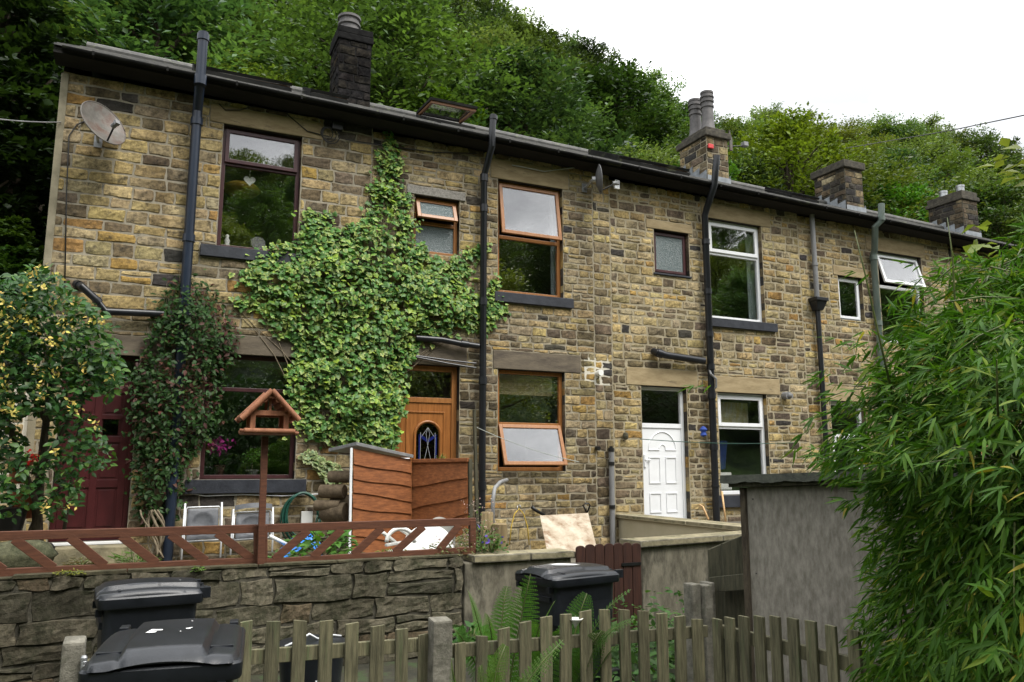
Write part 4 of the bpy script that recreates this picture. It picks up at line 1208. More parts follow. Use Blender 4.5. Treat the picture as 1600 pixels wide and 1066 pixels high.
def wheelie_bin(loc, rz, label, marks=None, sc=1.0):
    """origin at the ground; lid front faces -y locally, hinge at +y; about 0.58 wide, 0.74 deep, 1.07 high"""
    t = thing('wheelie_bin', (0, 0, 0), label, 'bin', 'charcoal wheelie bins')
    # body, lofted rounded rectangles
    def rr(w, d, r_, z, cy=0, n=5):
        pts = []
        for (sx_, sy_, a0) in ((1, 1, 0), (-1, 1, 90), (-1, -1, 180), (1, -1, 270)):
            for k in range(n + 1):
                a = R(a0 + 90 * k / n); pts.append((sx_ * (w / 2 - r_) + r_ * math.cos(a), cy + sy_ * (d / 2 - r_) + r_ * math.sin(a), z))
        return pts
    secs = [rr(.42, .5, .05, .03, .03), rr(.44, .52, .06, .06, .03), rr(.52, .66, .06, .88, 0), rr(.525, .665, .06, .90, 0), rr(.58, .725, .05, .905, 0), rr(.59, .735, .05, .915, 0), rr(.59, .735, .05, .965, 0), rr(.575, .72, .05, .975, 0), rr(.52, .66, .05, .975, 0), rr(.5, .64, .05, .6, 0)]
    b = MB(); n = len(secs[0]); b.add([p for s in secs for p in s], [(i * n + k, i * n + (k + 1) % n, (i + 1) * n + (k + 1) % n, (i + 1) * n + k) for i in range(len(secs) - 1) for k in range(n)] + [tuple(range(n))[::-1]])
    b.box(-.2, .2, -.345, -.325, .78, .82)
    for s in (-1, 1): b.box(s * .22 - .015, s * .22 + .015, -.375, -.33, .86, .905)
    b.build('body', MT['bin'], t, smooth=True, angle=35)
    # lid as a height field with a raised middle panel
    nu, nv = 44, 40; vs = []
    W, D = .565, .735; y0 = -.375

    def sst(a, b_, x): k = min(1, max(0, (x - a) / (b_ - a))); return k * k * (3 - 2 * k)

    def hz(u, v):          # u -1..1 across, v 0..1 front to back
        hh = .985 + .018 * (1 - u * u) + .02 * math.sin(math.pi * min(1, v * .9 + .1))
        pan = (1 - sst(.55, .63, abs(u) + .06 * (1 - v))) * sst(.03, .1, v)
        hh += .022 * pan
        groove = math.exp(-((abs(u) + .06 * (1 - v) - .64) / .035) ** 2) * .008
        hh -= groove
        edge = max(sst(.9, 1, abs(u)), 1 - sst(0, .05, v), sst(.96, 1, v))
        hh -= .022 * edge ** 3
        return hh
    for j in range(nv + 1):
        for i in range(nu + 1):
            u = -1 + 2 * i / nu; v = j / nv
            cr = 1 - .10 * (1 - min(1, v / .16)) ** 2 - .05 * max(0, (v - .9) / .1) ** 2
            x = W / 2 * u * cr
            y = y0 + D * v + (.035 * max(0, 1 - (u / .62) ** 2) ** .5 if v < .001 else 0) * 0
            z = hz(u, v)
            vs.append((x, y, z))
    fs = [(j * (nu + 1) + i, j * (nu + 1) + i + 1, (j + 1) * (nu + 1) + i + 1, (j + 1) * (nu + 1) + i) for j in range(nv) for i in range(nu)]
    # skirt
    loop = [i for i in range(nu + 1)] + [(j + 1) * (nu + 1) - 1 for j in range(1, nv + 1)] + [nv * (nu + 1) + i for i in range(nu - 1, -1, -1)] + [j * (nu + 1) for j in range(nv - 1, 0, -1)]
    base = len(vs)
    for k in loop:
        x, y, z = vs[k]
        arch_ = .022 * max(0, 1 - (x / .19) ** 2) if y < y0 + .01 else 0
        vs.append((x * 1.006, y - (.003 if y < y0 + .01 else 0), .972 + arch_))
    m = len(loop)
    fs += [(loop[k], loop[(k + 1) % m], base + (k + 1) % m, base + k) for k in range(m)]
    b = MB(); b.add(vs, fs)
    b.build('lid', MT['bin'], t, smooth=True, angle=38, fixn=True)
    for s in (-1, 1):
        b = MB(); b.box(s * .21 - .045, s * .21 + .045, y0 + .14, y0 + .16, .99, 1.012)
        b.build('lid_rib', MT['bin'], t, bevel=.003)
    b = MB(); b.tube([(-.24, .41, .965), (.24, .41, .965)], .016, 10)
    for s in (-1, 1):
        b.box(s * .24 - .02, s * .24 + .02, .34, .42, .93, 1.0); b.box(s * .1 - .015, s * .1 + .015, .34, .42, .94, .99)
    b.build('handle', MT['bin'], t, bevel=.006)
    for s in (-1, 1):
        w_ = MB(); w_.lathe((0, 0, 0), [(.03, -.025), (.085, -.025), (.1, -.015), (.1, .015), (.085, .025), (.03, .025)], 22)
        w_.xform(0, Matrix.Translation((s * .25, .30, .1)) @ Matrix.Rotation(R(90), 4, 'Y')); w_.build('wheel', MT['blackplastic'], t, smooth=True, angle=40)
    b = MB(); b.tube([(-.24, .3, .1), (.24, .3, .1)], .012, 8); b.build('axle', MT['galv'], t)
    if marks:
        # scraps of old stickers lying on the lid surface
        for poly in marks:
            sb = MB()
            pts = []
            for (u, v) in poly:
                cr = 1 - .10 * (1 - min(1, v / .16)) ** 2
                pts.append((W / 2 * u * cr, y0 + D * v, hz(u, v) + .0035))
            sb.add(pts, [tuple(range(len(pts)))])
            sb.build('sticker', MT['sticker'], t, fixn=True)
    t.location = loc; t.rotation_euler = (0, 0, rz); t.scale = sc if isinstance(sc, tuple) else (sc, sc, sc)
    return t


def scrap(u, v, s, n, seed):
    r_ = random.Random(seed); return [(u + s * (.6 + .6 * r_.random()) * math.cos(2 * math.pi * k / n), v + s * .5 * (.5 + .7 * r_.random()) * math.sin(2 * math.pi * k / n)) for k in range(n)]


b2 = np.array(atz(267, 1040, -.70))
fw_ = np.array([_f[0], _f[1], 0]); fw_ /= np.linalg.norm(fw_)
dirv = np.array(ray(267, 1000)); dirv[2] = 0; dirv /= np.linalg.norm(dirv)
rz2 = math.atan2(dirv[1], dirv[0]) - math.pi / 2 - R(5)
tri = [(-.42, .50), (-.18, .52), (-.2, .47), (-.33, .46), (-.36, .38), (-.42, .38)]
wheelie_bin((b2[0] + dirv[0] * .56, b2[1] + dirv[1] * .56, GZ + .0), rz2, 'nearest wheelie bin with white sticker scraps on its lid, front lip towards the lane',
            marks=[[(-.36, .42), (-.3, .52), (-.27, .52), (-.31, .42)], [(-.3, .52), (-.14, .49), (-.13, .46), (-.28, .47)], [(-.31, .45), (-.2, .44), (-.22, .41), (-.31, .41)], scrap(.22, .48, .05, 7, 3), scrap(.26, .5, .03, 6, 8), scrap(.22, .78, .03, 4, 4), scrap(.13, .40, .015, 5, 5)], sc=(.98, .98, 1))
b1 = np.array(atz(232, 930, -.73))
dirv = np.array(ray(232, 930)); dirv[2] = 0; dirv /= np.linalg.norm(dirv)
rz1 = math.atan2(dirv[1], dirv[0]) - math.pi + R(6)
wheelie_bin((b1[0] + dirv[0] * .75, b1[1] + dirv[1] * .75, GZ - .06), rz1, 'wheelie bin seen from its side by the retaining wall, lid hinge to the right', marks=[scrap(.3, .8, .025, 6, 7)], sc=(.84, .84, 1))
b3 = np.array(att(886, 905, 6.35))
dirv = np.array(ray(884, 905)); dirv[2] = 0; dirv /= np.linalg.norm(dirv)
rz3 = math.atan2(dirv[1], dirv[0]) - math.pi + R(38)
wheelie_bin((b3[0], b3[1], GZ - .03), rz3, 'wheelie bin behind the ferns in front of the dark red gate', marks=[[(-.35, .3), (-.2, .36), (-.1, .3), (.1, .36), (.3, .5), (.3, .62), (.1, .6), (-.1, .52), (-.3, .46)]], sc=.93)

# picket fence ------------------------------------------------------------------


def fence(label, pickets, rails, Y, group='weathered picket fence sections beside the lane'):
    ctr = at(pickets[len(pickets) // 2][0], 1066, Y)
    t = thing('picket_fence', (ctr[0], ctr[1], GZ), label, 'fence', group)
    rdp = random.Random(len(pickets))
    for (xa, xb, top) in pickets:
        p0, p1 = at(xa, top, Y), at(xb, top, Y)
        b = MB(); sl = rdp.uniform(-.006, .006); ln = rdp.uniform(-.012, .012); dy = rdp.uniform(-.004, .004)
        x0, x1, zt = p0[0], p1[0], (p0[2] + p1[2]) / 2
        b.hexa([(x0 + ln, Y - .022 + dy, GZ + .04), (x1 + ln, Y - .022 + dy, GZ + .04), (x1 + ln, Y - .002, GZ + .04), (x0 + ln, Y - .002, GZ + .04)],
               [(x0, Y - .022 + dy, zt + sl), (x1, Y - .022 + dy, zt - sl), (x1, Y - .002, zt - sl), (x0, Y - .002, zt + sl)])
        b.build('picket', MT['grey_wood'], t, bevel=.003)
    for (xa, ya, xb, yb) in rails:
        a, c = at(xa, ya, Y + .018), at(xb, yb, Y + .018)
        for dz in (0, -.45):
            b = MB(); b.bar(a + [0, 0, dz], c + [0, 0, dz], .036, .075); b.build('rail', MT['grey_wood'], t, bevel=.004)


S1 = [(375, 394, 970), (416, 438, 970), (458, 479, 969), (499, 520, 969), (539, 559, 973), (579, 600, 977), (617, 636, 982), (653, 672, 990)]
fence('picket fence section in front of the retaining wall and the round black dustbin', S1, [(330, 1031, 684, 1005)], -6.95)
S2 = [(709, 726, 1004), (743, 760, 993), (777, 795, 981), (810, 828, 971), (843, 861, 963), (874, 891, 959), (904, 922, 954), (935, 951, 952), (965, 981, 952), (995, 1011, 954), (1024, 1040, 958), (1052, 1068, 962), (1079, 1096, 967)]
fence('picket fence section in front of the ferns, its top an even arch', S2, [(690, 1018, 1104, 986)], -7.02)
# return section towards the bamboo
PA, PB = np.array(atz(1118, 985, -.99)), np.array(atz(1345, 1044, -1.0))
t = thing('picket_fence', (PA[0], PA[1], GZ), 'picket fence section before the plywood shed, running into the bamboo', 'fence', 'weathered picket fence sections beside the lane')
drr = unit((PB - PA) * [1, 1, 0]); nrm = np.array([drr[1], -drr[0], 0])
if nrm[1] > 0: nrm = -nrm
for (xa, xb, top) in [(1117, 1130, 967), (1136, 1150, 965), (1158, 1173, 963), (1182, 1197, 963), (1207, 1222, 963), (1234, 1250, 966), (1262, 1278, 970), (1293, 1309, 977), (1327, 1345, 984)]:
    def onl(px):
        d = ray(px, 980); A_ = np.array([[d[0], -drr[0]], [d[1], -drr[1]]]); s = np.linalg.solve(A_, (PA - CAM)[:2]); return s[0], PA + drr * s[1]
    ta, qa = onl(xa); tb, qb = onl(xb)
    zt = (CAM + ray((xa + xb) / 2, top) * (ta + tb) / 2)[2]
    b = MB(); o1, o2 = nrm * .024, nrm * .003
    b.hexa([(qa[0] + o1[0], qa[1] + o1[1], GZ + .03), (qb[0] + o1[0], qb[1] + o1[1], GZ + .03), (qb[0] + o2[0], qb[1] + o2[1], GZ + .03), (qa[0] + o2[0], qa[1] + o2[1], GZ + .03)],
           [(qa[0] + o1[0], qa[1] + o1[1], zt), (qb[0] + o1[0], qb[1] + o1[1], zt), (qb[0] + o2[0], qb[1] + o2[1], zt), (qa[0] + o2[0], qa[1] + o2[1], zt)])
    b.build('picket', MT['grey_wood'], t, bevel=.003)
for dz in (0, -.45):
    b = MB(); b.bar(PA - nrm * .018 + [0, 0, dz], PB - nrm * .018 + drr * .3 + [0, 0, dz], .036, .075); b.build('rail', MT['grey_wood'], t, bevel=.004)

# concrete posts


def cpost(x0p, x1p, topy, Y, label, d=.11):
    a, b_ = at(x0p, topy, Y), at(x1p, topy, Y)
    p = MB(); w = b_[0] - a[0]
    p.hexa([(a[0] - .005, Y, GZ - .1), (b_[0] + .005, Y, GZ - .1), (b_[0] + .005, Y + d, GZ - .1), (a[0] - .005, Y + d, GZ - .1)], [(a[0], Y, a[2]), (b_[0], Y, a[2]), (b_[0], Y + d, a[2] + .008), (a[0], Y + d, a[2] + .012)])
    tag(p.build('concrete_post', MT['concrete'], loc=((a[0] + b_[0]) / 2, Y + d / 2, GZ), bevel=.012), label, 'post', 'concrete fence posts')


cpost(678, 708, 972, -7.06, 'rough concrete post between two picket fence sections')
cpost(97, 133, 1006, -7.75, 'rough concrete post at the left beside the two front bins')
p = MB(); a = at(131, 1040, -7.72); c = at(190, 1022, -7.6); p.bar(a + [0, 0, -.05], c + [.2, .02, -.05], .03, .14)
tag(p.build('fence_board', MT['grey_wood'], loc=a, bevel=.004), 'short weathered board fixed to the left concrete post', 'board')
p = MB()
for k in range(9):
    q = at(131, 1030 + 6 * k, -7.77); p.lathe((q[0], q[1], q[2]), [(.008, -.014), (.013, -.006), (.013, .006), (.008, .014)], 8)
tag(p.build('chain', MT['galv'], loc=at(131, 1050, -7.77)), 'short chain hanging on the left concrete post', 'chain')
# pair of posts by the old hurdle gate
pa = att(1099, 912, 5.75)
p = MB()
p.box(pa[0] - .085, pa[0] - .005, pa[1] + .02, pa[1] + .13, GZ - .1, pa[2] - .005); p.box(pa[0] - .004, pa[0] + .07, pa[1] - .02, pa[1] + .09, GZ - .1, pa[2] - .012); p.box(pa[0] + .071, pa[0] + .13, pa[1] + .03, pa[1] + .14, GZ - .1, pa[2] - .004)
tag(p.build('concrete_post', MT['concrete'], loc=(pa[0], pa[1], GZ), bevel=.01), 'thick grooved concrete post beside the mossy old gate', 'post', 'concrete fence posts')
# mossy old gate
t = thing('old_gate', att(1140, 1000, 6.0), 'mossy old board gate with a slanting top beside the shed', 'gate')
g0, g1 = att(1110, 900, 6.15), att(1172, 900, 5.9)
for i, (xa, xb, yt) in enumerate(((1108, 1127, 859), (1129, 1148, 850), (1150, 1169, 842))):
    b = MB(); A_, B_ = att(xa, yt, 6.1 - .08 * i), att(xb, yt - 8, 6.05 - .08 * i); b.hexa([(A_[0], A_[1], GZ), (B_[0], B_[1], GZ), (B_[0], B_[1] + .02, GZ), (A_[0], A_[1] + .02, GZ)], [tuple(A_), tuple(B_), (B_[0], B_[1] + .02, B_[2]), (A_[0], A_[1] + .02, A_[2])])
    b.build('board', MT['green_wood'], t, bevel=.003)
b = MB(); b.bar(att(1112, 914, 5.95), att(1172, 908, 5.72), .05, .11); b.build('rail', MT['green_wood'], t, bevel=.004)

# shed
# added leaf screen behind the viewpoint, keeps low sky light off the bamboo
hg = np.random.default_rng(55); n = 15000
P = np.column_stack([hg.uniform(.9, 9.0, n), hg.uniform(-13.4, -12.2, n), GZ + 4.3 * hg.random(n)])
tag(link('shade_screen', scatter('shade_screen', *LEAF2, P, hg.normal(size=(n, 3)), hg.normal(size=(n, 3)) + [0, .5, .5], hg.uniform(.12, .2, n), np.tile([.03, .07, .02], (n, 1)) * hg.uniform(.6, 1.4, (n, 1))), MT['leaf'], loc=(5, -13.8, GZ)), 'unseen leafy screen added behind the viewpoint to shade the bamboo', 'shade_screen')

t = thing('shed', att(1240, 1000, 5.6), 'grey plywood shed with a felt roof, half hidden by the bamboo', 'shed')
sA, sB = att(1158, 760, 5.75), att(1400, 748, 5.25)
sd = unit((sB - sA) * [1, 1, 0]); sb_ = np.array([-sd[1], sd[0], 0])
if sb_[1] < 0: sb_ = -sb_
# back direction follows the line of sight so only the front shows
sb_ = unit(sb_ + .55 * sd * (1 if sd[0] > 0 else -1))
def SH(s, o, z): p = sA + sd * s + sb_ * o; return (p[0], p[1], z)
Ls = 1.75; zt0, zt1 = sA[2] - .01, sA[2] + .06
b = MB(); b.hexa([SH(.03, .01, GZ), SH(Ls, .01, GZ), SH(Ls, 1.3, GZ), SH(.03, 1.3, GZ)], [SH(.03, .01, zt0), SH(Ls, .01, zt1), SH(Ls, 1.3, zt1 + .1), SH(.03, 1.3, zt0 + .1)]); b.build('plywood_wall', MT['plywood'], t)
b = MB(); b.hexa([SH(.0, -.02, GZ), SH(.035, -.02, GZ), SH(.035, .008, GZ), SH(.0, .008, GZ)], [SH(.0, -.02, zt0), SH(.035, -.02, zt0), SH(.035, .008, zt0), SH(.0, .008, zt0)]); b.build('corner_post', MT['bark'], t, bevel=.004)
b = MB(); b.hexa([SH(-.05, -.06, zt0 + .002), SH(Ls, -.06, zt1 + .002), SH(Ls, -.03, zt1 + .002), SH(-.05, -.03, zt0 + .002)], [SH(-.05, -.06, zt0 + .05), SH(Ls, -.06, zt1 + .05), SH(Ls, -.03, zt1 + .05), SH(-.05, -.03, zt0 + .05)]); b.build('fascia', MT['green_wood'], t, bevel=.004)
b = MB(); b.hexa([SH(-.08, -.085, zt0 + .052), SH(Ls, -.085, zt1 + .052), SH(Ls, 1.4, zt1 + .06), SH(-.08, 1.4, zt0 + .06)], [SH(-.08, -.085, zt0 + .085), SH(Ls, -.085, zt1 + .085), SH(Ls, 1.4, zt1 + .1), SH(-.08, 1.4, zt0 + .1)]); b.build('felt_roof', MT['felt'], t, bevel=.008)
b = MB(); rf_ = random.Random(3); K = 60; vs = []
for k in range(K + 1):
    s = -.085 + (Ls + .08) * k / K; zz_ = zt0 + (zt1 - zt0) * k / K
    dz_ = .009 * rf_.random() + .004 * math.sin(k * .7)
    vs += [SH(s, -.092, zz_ + .088), SH(s, -.096, zz_ + .035 - dz_), SH(s, -.088, zz_ + .035 - dz_), SH(s, -.086, zz_ + .088)]
fs = [(k * 4 + q, k * 4 + (q + 1) % 4, k * 4 + 4 + (q + 1) % 4, k * 4 + 4 + q) for k in range(K) for q in range(4)] + [(0, 1, 2, 3), (K * 4 + 3, K * 4 + 2, K * 4 + 1, K * 4)]
b.add(vs, fs); b.build('felt_edge', MT['felt'], t)
b = MB()
for s_, z_ in ((.08, -.08), (.08, -.6), (.09, -1.2), (.62, -.07), (1.18, -.06), (.63, -1.3)): b.lathe(SH(s_, -.0, zt0 + z_), [(.004, -.004), (.007, 0), (.004, .004)], 6)
b.build('nail_heads', MT['cable'], t)

# round dustbin behind the fence
t = thing('dustbin', att(488, 1066, 5.3), 'round black dustbin with a cord over its lid behind the picket fence', 'bin')
dc = att(488, 1000, 5.35); r0 = .225
b = MB(); b.lathe((dc[0], dc[1], GZ), [(.17, 0), (.175, .02), (r0 * .97, dc[2] - GZ - .05), (r0 * 1.02, dc[2] - GZ - .05), (r0 * 1.02, dc[2] - GZ - .02)], 32); b.build('body', MT['bin'], t, smooth=True, angle=35)
b = MB(); b.lathe((dc[0], dc[1], dc[2] - .03), [(r0 * 1.04, -.025), (r0 * 1.05, .0), (r0 * 1.0, .02), (r0 * .7, .035), (r0 * .3, .045), (.005, .048)], 32); b.build('lid', MT['bin'], t, smooth=True, angle=45)
b = MB(); b.tube([(dc[0] - .2, dc[1] - .12, dc[2] + .0), (dc[0] - .12, dc[1] - .09, dc[2] + .018), (dc[0] - .04, dc[1] - .1, dc[2] + .06), (dc[0] + .02, dc[1] - .08, dc[2] + .02), (dc[0] + .1, dc[1] - .02, dc[2] + .03), (dc[0] + .2, dc[1] + .02, dc[2] + .005)], .007, 8); b.build('cord', MT['whitemetal'], t, smooth=True)
b = MB(); a = dc + [0.02, -r0 * .96, -.33]
for (x0, x1, z0, z1) in ((-.035, .035, .0, .008), (-.035, .035, .112, .12), (-.035, -.027, .008, .112), (.027, .035, .008, .112), (-.02, .02, .05, .058)): b.box(a[0] + x0, a[0] + x1, a[1] - .012, a[1] - .006, a[2] + z0, a[2] + z1)
b.build('label_frame', MT['whitemetal'], t)

# log store of lap boards
t = thing('log_store', at(600, 860, -1.5), 'log store of orange brown lap boards with a flat pale roof', 'log store')
LY = -1.35


def lapboard(name, pts, n, wav, par, mat):
    """overlapping wavy boards between four corners tl, tr, br, bl"""
    tl, tr, br, bl = [np.array(p, float) for p in pts]
    nn = np.cross(tr - tl, bl - tl); nn /= np.linalg.norm(nn)
    if nn[1] > 0: nn = -nn
    b = MB(); rdl = random.Random(n * 7)
    K = 14
    for i in range(n):
        f0, f1 = i / n, (i + 1) / n
        ph = rdl.uniform(0, 6); amp = wav * rdl.uniform(.5, 1.2)
        vs = []
        for k in range(K + 1):
            s = k / K
            T0, B0 = tl + (tr - tl) * s, bl + (br - bl) * s
            fb = f1 + (.03 / 1) * .25 + amp * math.sin(s * 5 + ph)
            top = T0 + (B0 - T0) * max(f0 - .02, 0); bot = T0 + (B0 - T0) * min(fb, 1.01)
            vs += [top + nn * .004, bot + nn * .026, bot + nn * .012, top - nn * .004]
        fs = []
        for k in range(K):
            o = k * 4
            for q in range(4): fs.append((o + q, o + (q + 1) % 4, o + 4 + (q + 1) % 4, o + 4 + q))
        fs += [(0, 1, 2, 3), (K * 4 + 3, K * 4 + 2, K * 4 + 1, K * 4)]
        b.add(vs, fs)
    return b.build(name, MT[mat], par)


P1 = [at(552, 701, LY), at(642, 718, LY + .35), at(642, 870, LY + .35), at(549, 860, LY)]
P2 = [at(644, 722, LY + .38), at(731, 720, LY - .35), at(732, 830, LY - .35), at(644, 870, LY + .38)]
lapboard('side_panel', P1, 7, .012, t, 'lap')
lapboard('side_panel', P2, 4, .02, t, 'lap')
b = MB(); b.bar(P2[0] + [0, -.02, .012], P2[1] + [0, -.02, .012], .05, .05); b.build('top_batten', MT['lap'], t, bevel=.006)
b = MB(); b.bar(at(549, 700, LY - .03), at(546, 868, LY - .03), .03, .03, up=(0, 1, 0)); b.build('post', MT['white'], t, bevel=.003)
b = MB(); b.bar(P2[1] + [.03, 0, .02], P2[2] + [.03, 0, -.05], .05, .05, up=(0, 1, 0)); b.build('corner_post', MT['green_wood'], t, bevel=.005)
rf = MB(); a1, a2, a3, a4 = at(513, 706, LY + .45), at(557, 696, LY - .04), at(646, 716, LY + .3), at(600, 712, LY + .8)
up = np.array([0, 0, .045])
rf.hexa([a1, a2, a3, a4], [a1 + up, a2 + up, a3 + up, a4 + up]); rf.build('roof_board', MT['pipe_grey'], t, bevel=.006)
logs = random.Random(5)
for i, (px_, py_, r_) in enumerate(((524, 800, .13), (520, 768, .09), (534, 745, .08), (538, 785, .1), (536, 825, .12), (512, 790, .07))):
    b = MB(); c = at(px_, py_, LY + .35); b.lathe((0, 0, 0), [(r_ * .97, -.17), (r_, -.15), (r_ * 1.03, 0), (r_, .15), (r_ * .96, .17)], 14)
    b.xform(0, Matrix.Translation(Vector([float(v) for v in c])) @ Matrix.Rotation(R(logs.uniform(20, 60)), 4, 'Z') @ Matrix.Rotation(R(90), 4, 'X'))
    tag(b.build('log', MT['log'], loc=c, smooth=True, angle=40), 'cut log piled at the open left end of the log store', 'log', 'logs in the log store')

# folding chairs leaning on the wall


def fchair(tlp, trp, brp, blp, Y, label, fr, back):
    t = thing('folding_chair', at((blp[0] + brp[0]) / 2, 870, Y), label, 'chair', 'folded metal chairs against the house wall')
    tl, tr, br, bl = at(*tlp, Y), at(*trp, Y), at(*brp, Y - .14), at(*blp, Y - .14)
    cx = (tl + tr + br + bl) / 4
    ex, ez = (tr - tl), (tl - bl)
    w, h = np.linalg.norm(ex), np.linalg.norm(ez); ex /= w; ez /= h; en = np.cross(ex, ez)
    if en[1] > 0: en = -en
    def Q(u, v, o): return cx + ex * u * w / 2 + ez * v * h / 2 + en * o
    K = 20; b = MB(); vs = []
    for j in range(K + 1):
        for i in range(K + 1):
            u, v = -1 + 2 * i / K, -1 + 2 * j / K
            d = math.hypot(u, v); o = -.028 * max(0, 1 - (d / .72) ** 2)
            if d < .74 and d > .66: o += .004
            k = max(abs(u), abs(v)); 
            vs.append(Q(u * .88 * (1 - .03 * v * v), v * .88, o + .008 * (k < .97)))
    b.add(vs, [(j * (K + 1) + i, j * (K + 1) + i + 1, (j + 1) * (K + 1) + i + 1, (j + 1) * (K + 1) + i) for j in range(K) for i in range(K)])
    b.build('seat', MT['seatgrey'], t, smooth=True, fixn=False)
    b = MB(); b.tube([Q(-.92, -.95, 0), Q(-.98, -.8, 0), Q(-.95, .85, 0), Q(-.88, .95, 0), Q(.88, .95, 0), Q(.95, .85, 0), Q(.98, -.8, 0), Q(.92, -.95, 0), Q(-.92, -.95, 0)], .011, 8); b.build('seat_frame', MT['galv'], t, smooth=True)
    for s in (-1, 1):
        b = MB(); e = Q(s * 1.06, -1.9, -.03); b.tube([Q(s * 1.02, 1.15, .03), Q(s * 1.06, -.4, .02), e], .012, 8); b.build('leg', MT['whitemetal'], t, smooth=True)
    b = MB(); vs = []
    for j in range(3):
        for i in range(13):
            u = -1 + 2 * i / 12; vs.append(Q(u * .97, 1.02 + .34 * j / 2 - .1 * u * u * (j - 1) * 0 + .05 * (1 - u * u), .055 + .05 * (1 - u * u)))
    b.add(vs, [(j * 13 + i, j * 13 + i + 1, (j + 1) * 13 + i + 1, (j + 1) * 13 + i) for j in range(2) for i in range(12)])
    if back: b.build('backrest', MT['seatgrey'], t, smooth=True, fixn=False)


fchair((290, 792), (346, 790), (343, 845), (287, 848), -.25, 'folded metal chair with grey seat below the window, left one of the two', 'whitemetal', False)
fchair((365, 800), (425, 797), (425, 842), (363, 845), -.25, 'folded metal chair with curved grey backrest behind the bird table post', 'whitemetal', True)

# hose on its hook, socket box, wall cable
t = MB(); hc = at(471, 808, -.09); rdh = random.Random(2)
for k in range(7):
    rx, rz_ = .235 + rdh.uniform(-.03, .03), .33 + rdh.uniform(-.04, .03)
    ox, oz = rdh.uniform(-.02, .02), .33 - rz_ + rdh.uniform(-.01, .01)
    t.tube([(hc[0] + ox + rx * math.cos(2 * math.pi * i / 32), hc[1] - .012 * k + .012 * math.sin(i), hc[2] + oz + rz_ * math.sin(2 * math.pi * i / 32)) for i in range(33)], .011, 7)
tag(t.build('garden_hose', MT['hose'], smooth=True, loc=hc), 'coiled green garden hose hanging on the house wall beside the log store', 'hose')
t = MB(); c = at(480, 808, -.03); t.box(c[0] - .09, c[0] + .07, -.07, -.022, c[2] - .09, c[2] + .08)
tag(t.build('meter_box', MT['plastic'], bevel=.01, loc=c), 'small white box on the house wall behind the green hose', 'box')
t = MB(); t.tube([at(290, 770, -.035), at(320, 775, -.035), at(380, 773, -.035), at(440, 775, -.035), at(500, 772, -.03), at(530, 770, -.03)], .009, 6)
tag(t.build('wall_cable', MT['whitemetal'], smooth=True, loc=at(400, 774, -.03)), 'white cable clipped along the house wall above the folded chairs', 'cable')

# white garden table parts, tarp
t = thing('garden_table', at(650, 850, -3.1), 'white plastic garden table lying on its side behind the rail fence', 'table')
b = MB(); c = at(668, 858, -2.9); b.lathe((0, 0, 0), [(.001, -.012), (.25, -.012), (.28, -.006), (.29, .006), (.28, .02), (.25, .015), (.001, .015)], 40)
b.xform(0, Matrix.Translation(Vector([float(v) for v in c])) @ Matrix.Rotation(R(-24), 4, 'Z') @ Matrix.Rotation(R(62), 4, 'X')); b.build('table_top', MT['plastic'], t, smooth=True, angle=40)
for k, (a, e) in enumerate((((640, 836), (622, 825)), ((620, 850), (598, 832)), ((628, 858), (607, 862)), ((645, 845), (603, 852)))):
    b = MB(); b.bar(at(*a, -2.98), at(*e, -3.2), .045, .03, w2=.035); b.build('leg', MT['plastic'], t, bevel=.008)
b = MB(); hoop = [at(604 + 22 - 22 * math.cos(math.pi * k / 12), 848 - 22 * math.sin(math.pi * k / 12), -3.25) for k in range(13)]; b.tube(hoop, .022, 8); b.build('leg_brace', MT['plastic'], t, smooth=True)
t = thing('garden_chair', at(690, 840, -2.5), 'white plastic garden chair tipped over beside the log store', 'chair')
b = MB(); c = at(676, 822, -2.3); vs = []
for j in range(9):
    for i in range(13):
        u, v = -1 + 2 * i / 12, j / 8; vs.append(c + np.array([.24 * u * (1 - .25 * v ** 3), .05 * (1 - u * u) - .02 - .25 * v, .0 - .55 * (1 - v) + .02 + .1 * (1 - u * u) * (v > .9)]))
b.add(vs, [(j * 13 + i, j * 13 + i + 1, (j + 1) * 13 + i + 1, (j + 1) * 13 + i) for j in range(8) for i in range(12)]); n0 = b.build('backrest', MT['plastic'], t, smooth=True, fixn=False)
for s in (-1, 1):
    b = MB(); b.tube([c + np.array([.25 * s, -.05, -.5]), c + np.array([.27 * s, -.3, -.45]), c + np.array([.27 * s, -.36, -.7])], .02, 8); b.build('leg', MT['plastic'], t, smooth=True)
b = MB(); vs = []; c = at(468, 858, -2.6); rt = random.Random(4)
for j in range(10):
    for i in range(12):
        u, v = -1 + 2 * i / 11, -1 + 2 * j / 9; vs.append(c + np.array([.22 * u, .2 * v, .22 * (1 - .5 * u * u - .45 * v * v) * (1.1 + .4 * u) + rt.uniform(-.025, .025) - .1]))
b.add(vs, [(j * 12 + i, j * 12 + i + 1, (j + 1) * 12 + i + 1, (j + 1) * 12 + i) for j in range(9) for i in range(11)])
tag(b.build('tarpaulin', MT['tarp'], fixn=False, loc=c), 'crumpled blue tarpaulin behind the rail fence', 'tarpaulin')
b = MB(); b.tube([at(422, 838, -2.6), at(450, 852, -2.5)], .02, 10)
tag(b.build('plastic_tube', MT['plastic'], smooth=True, loc=at(430, 845, -2.6)), 'white plastic tube lying beside the blue tarpaulin', 'tube')

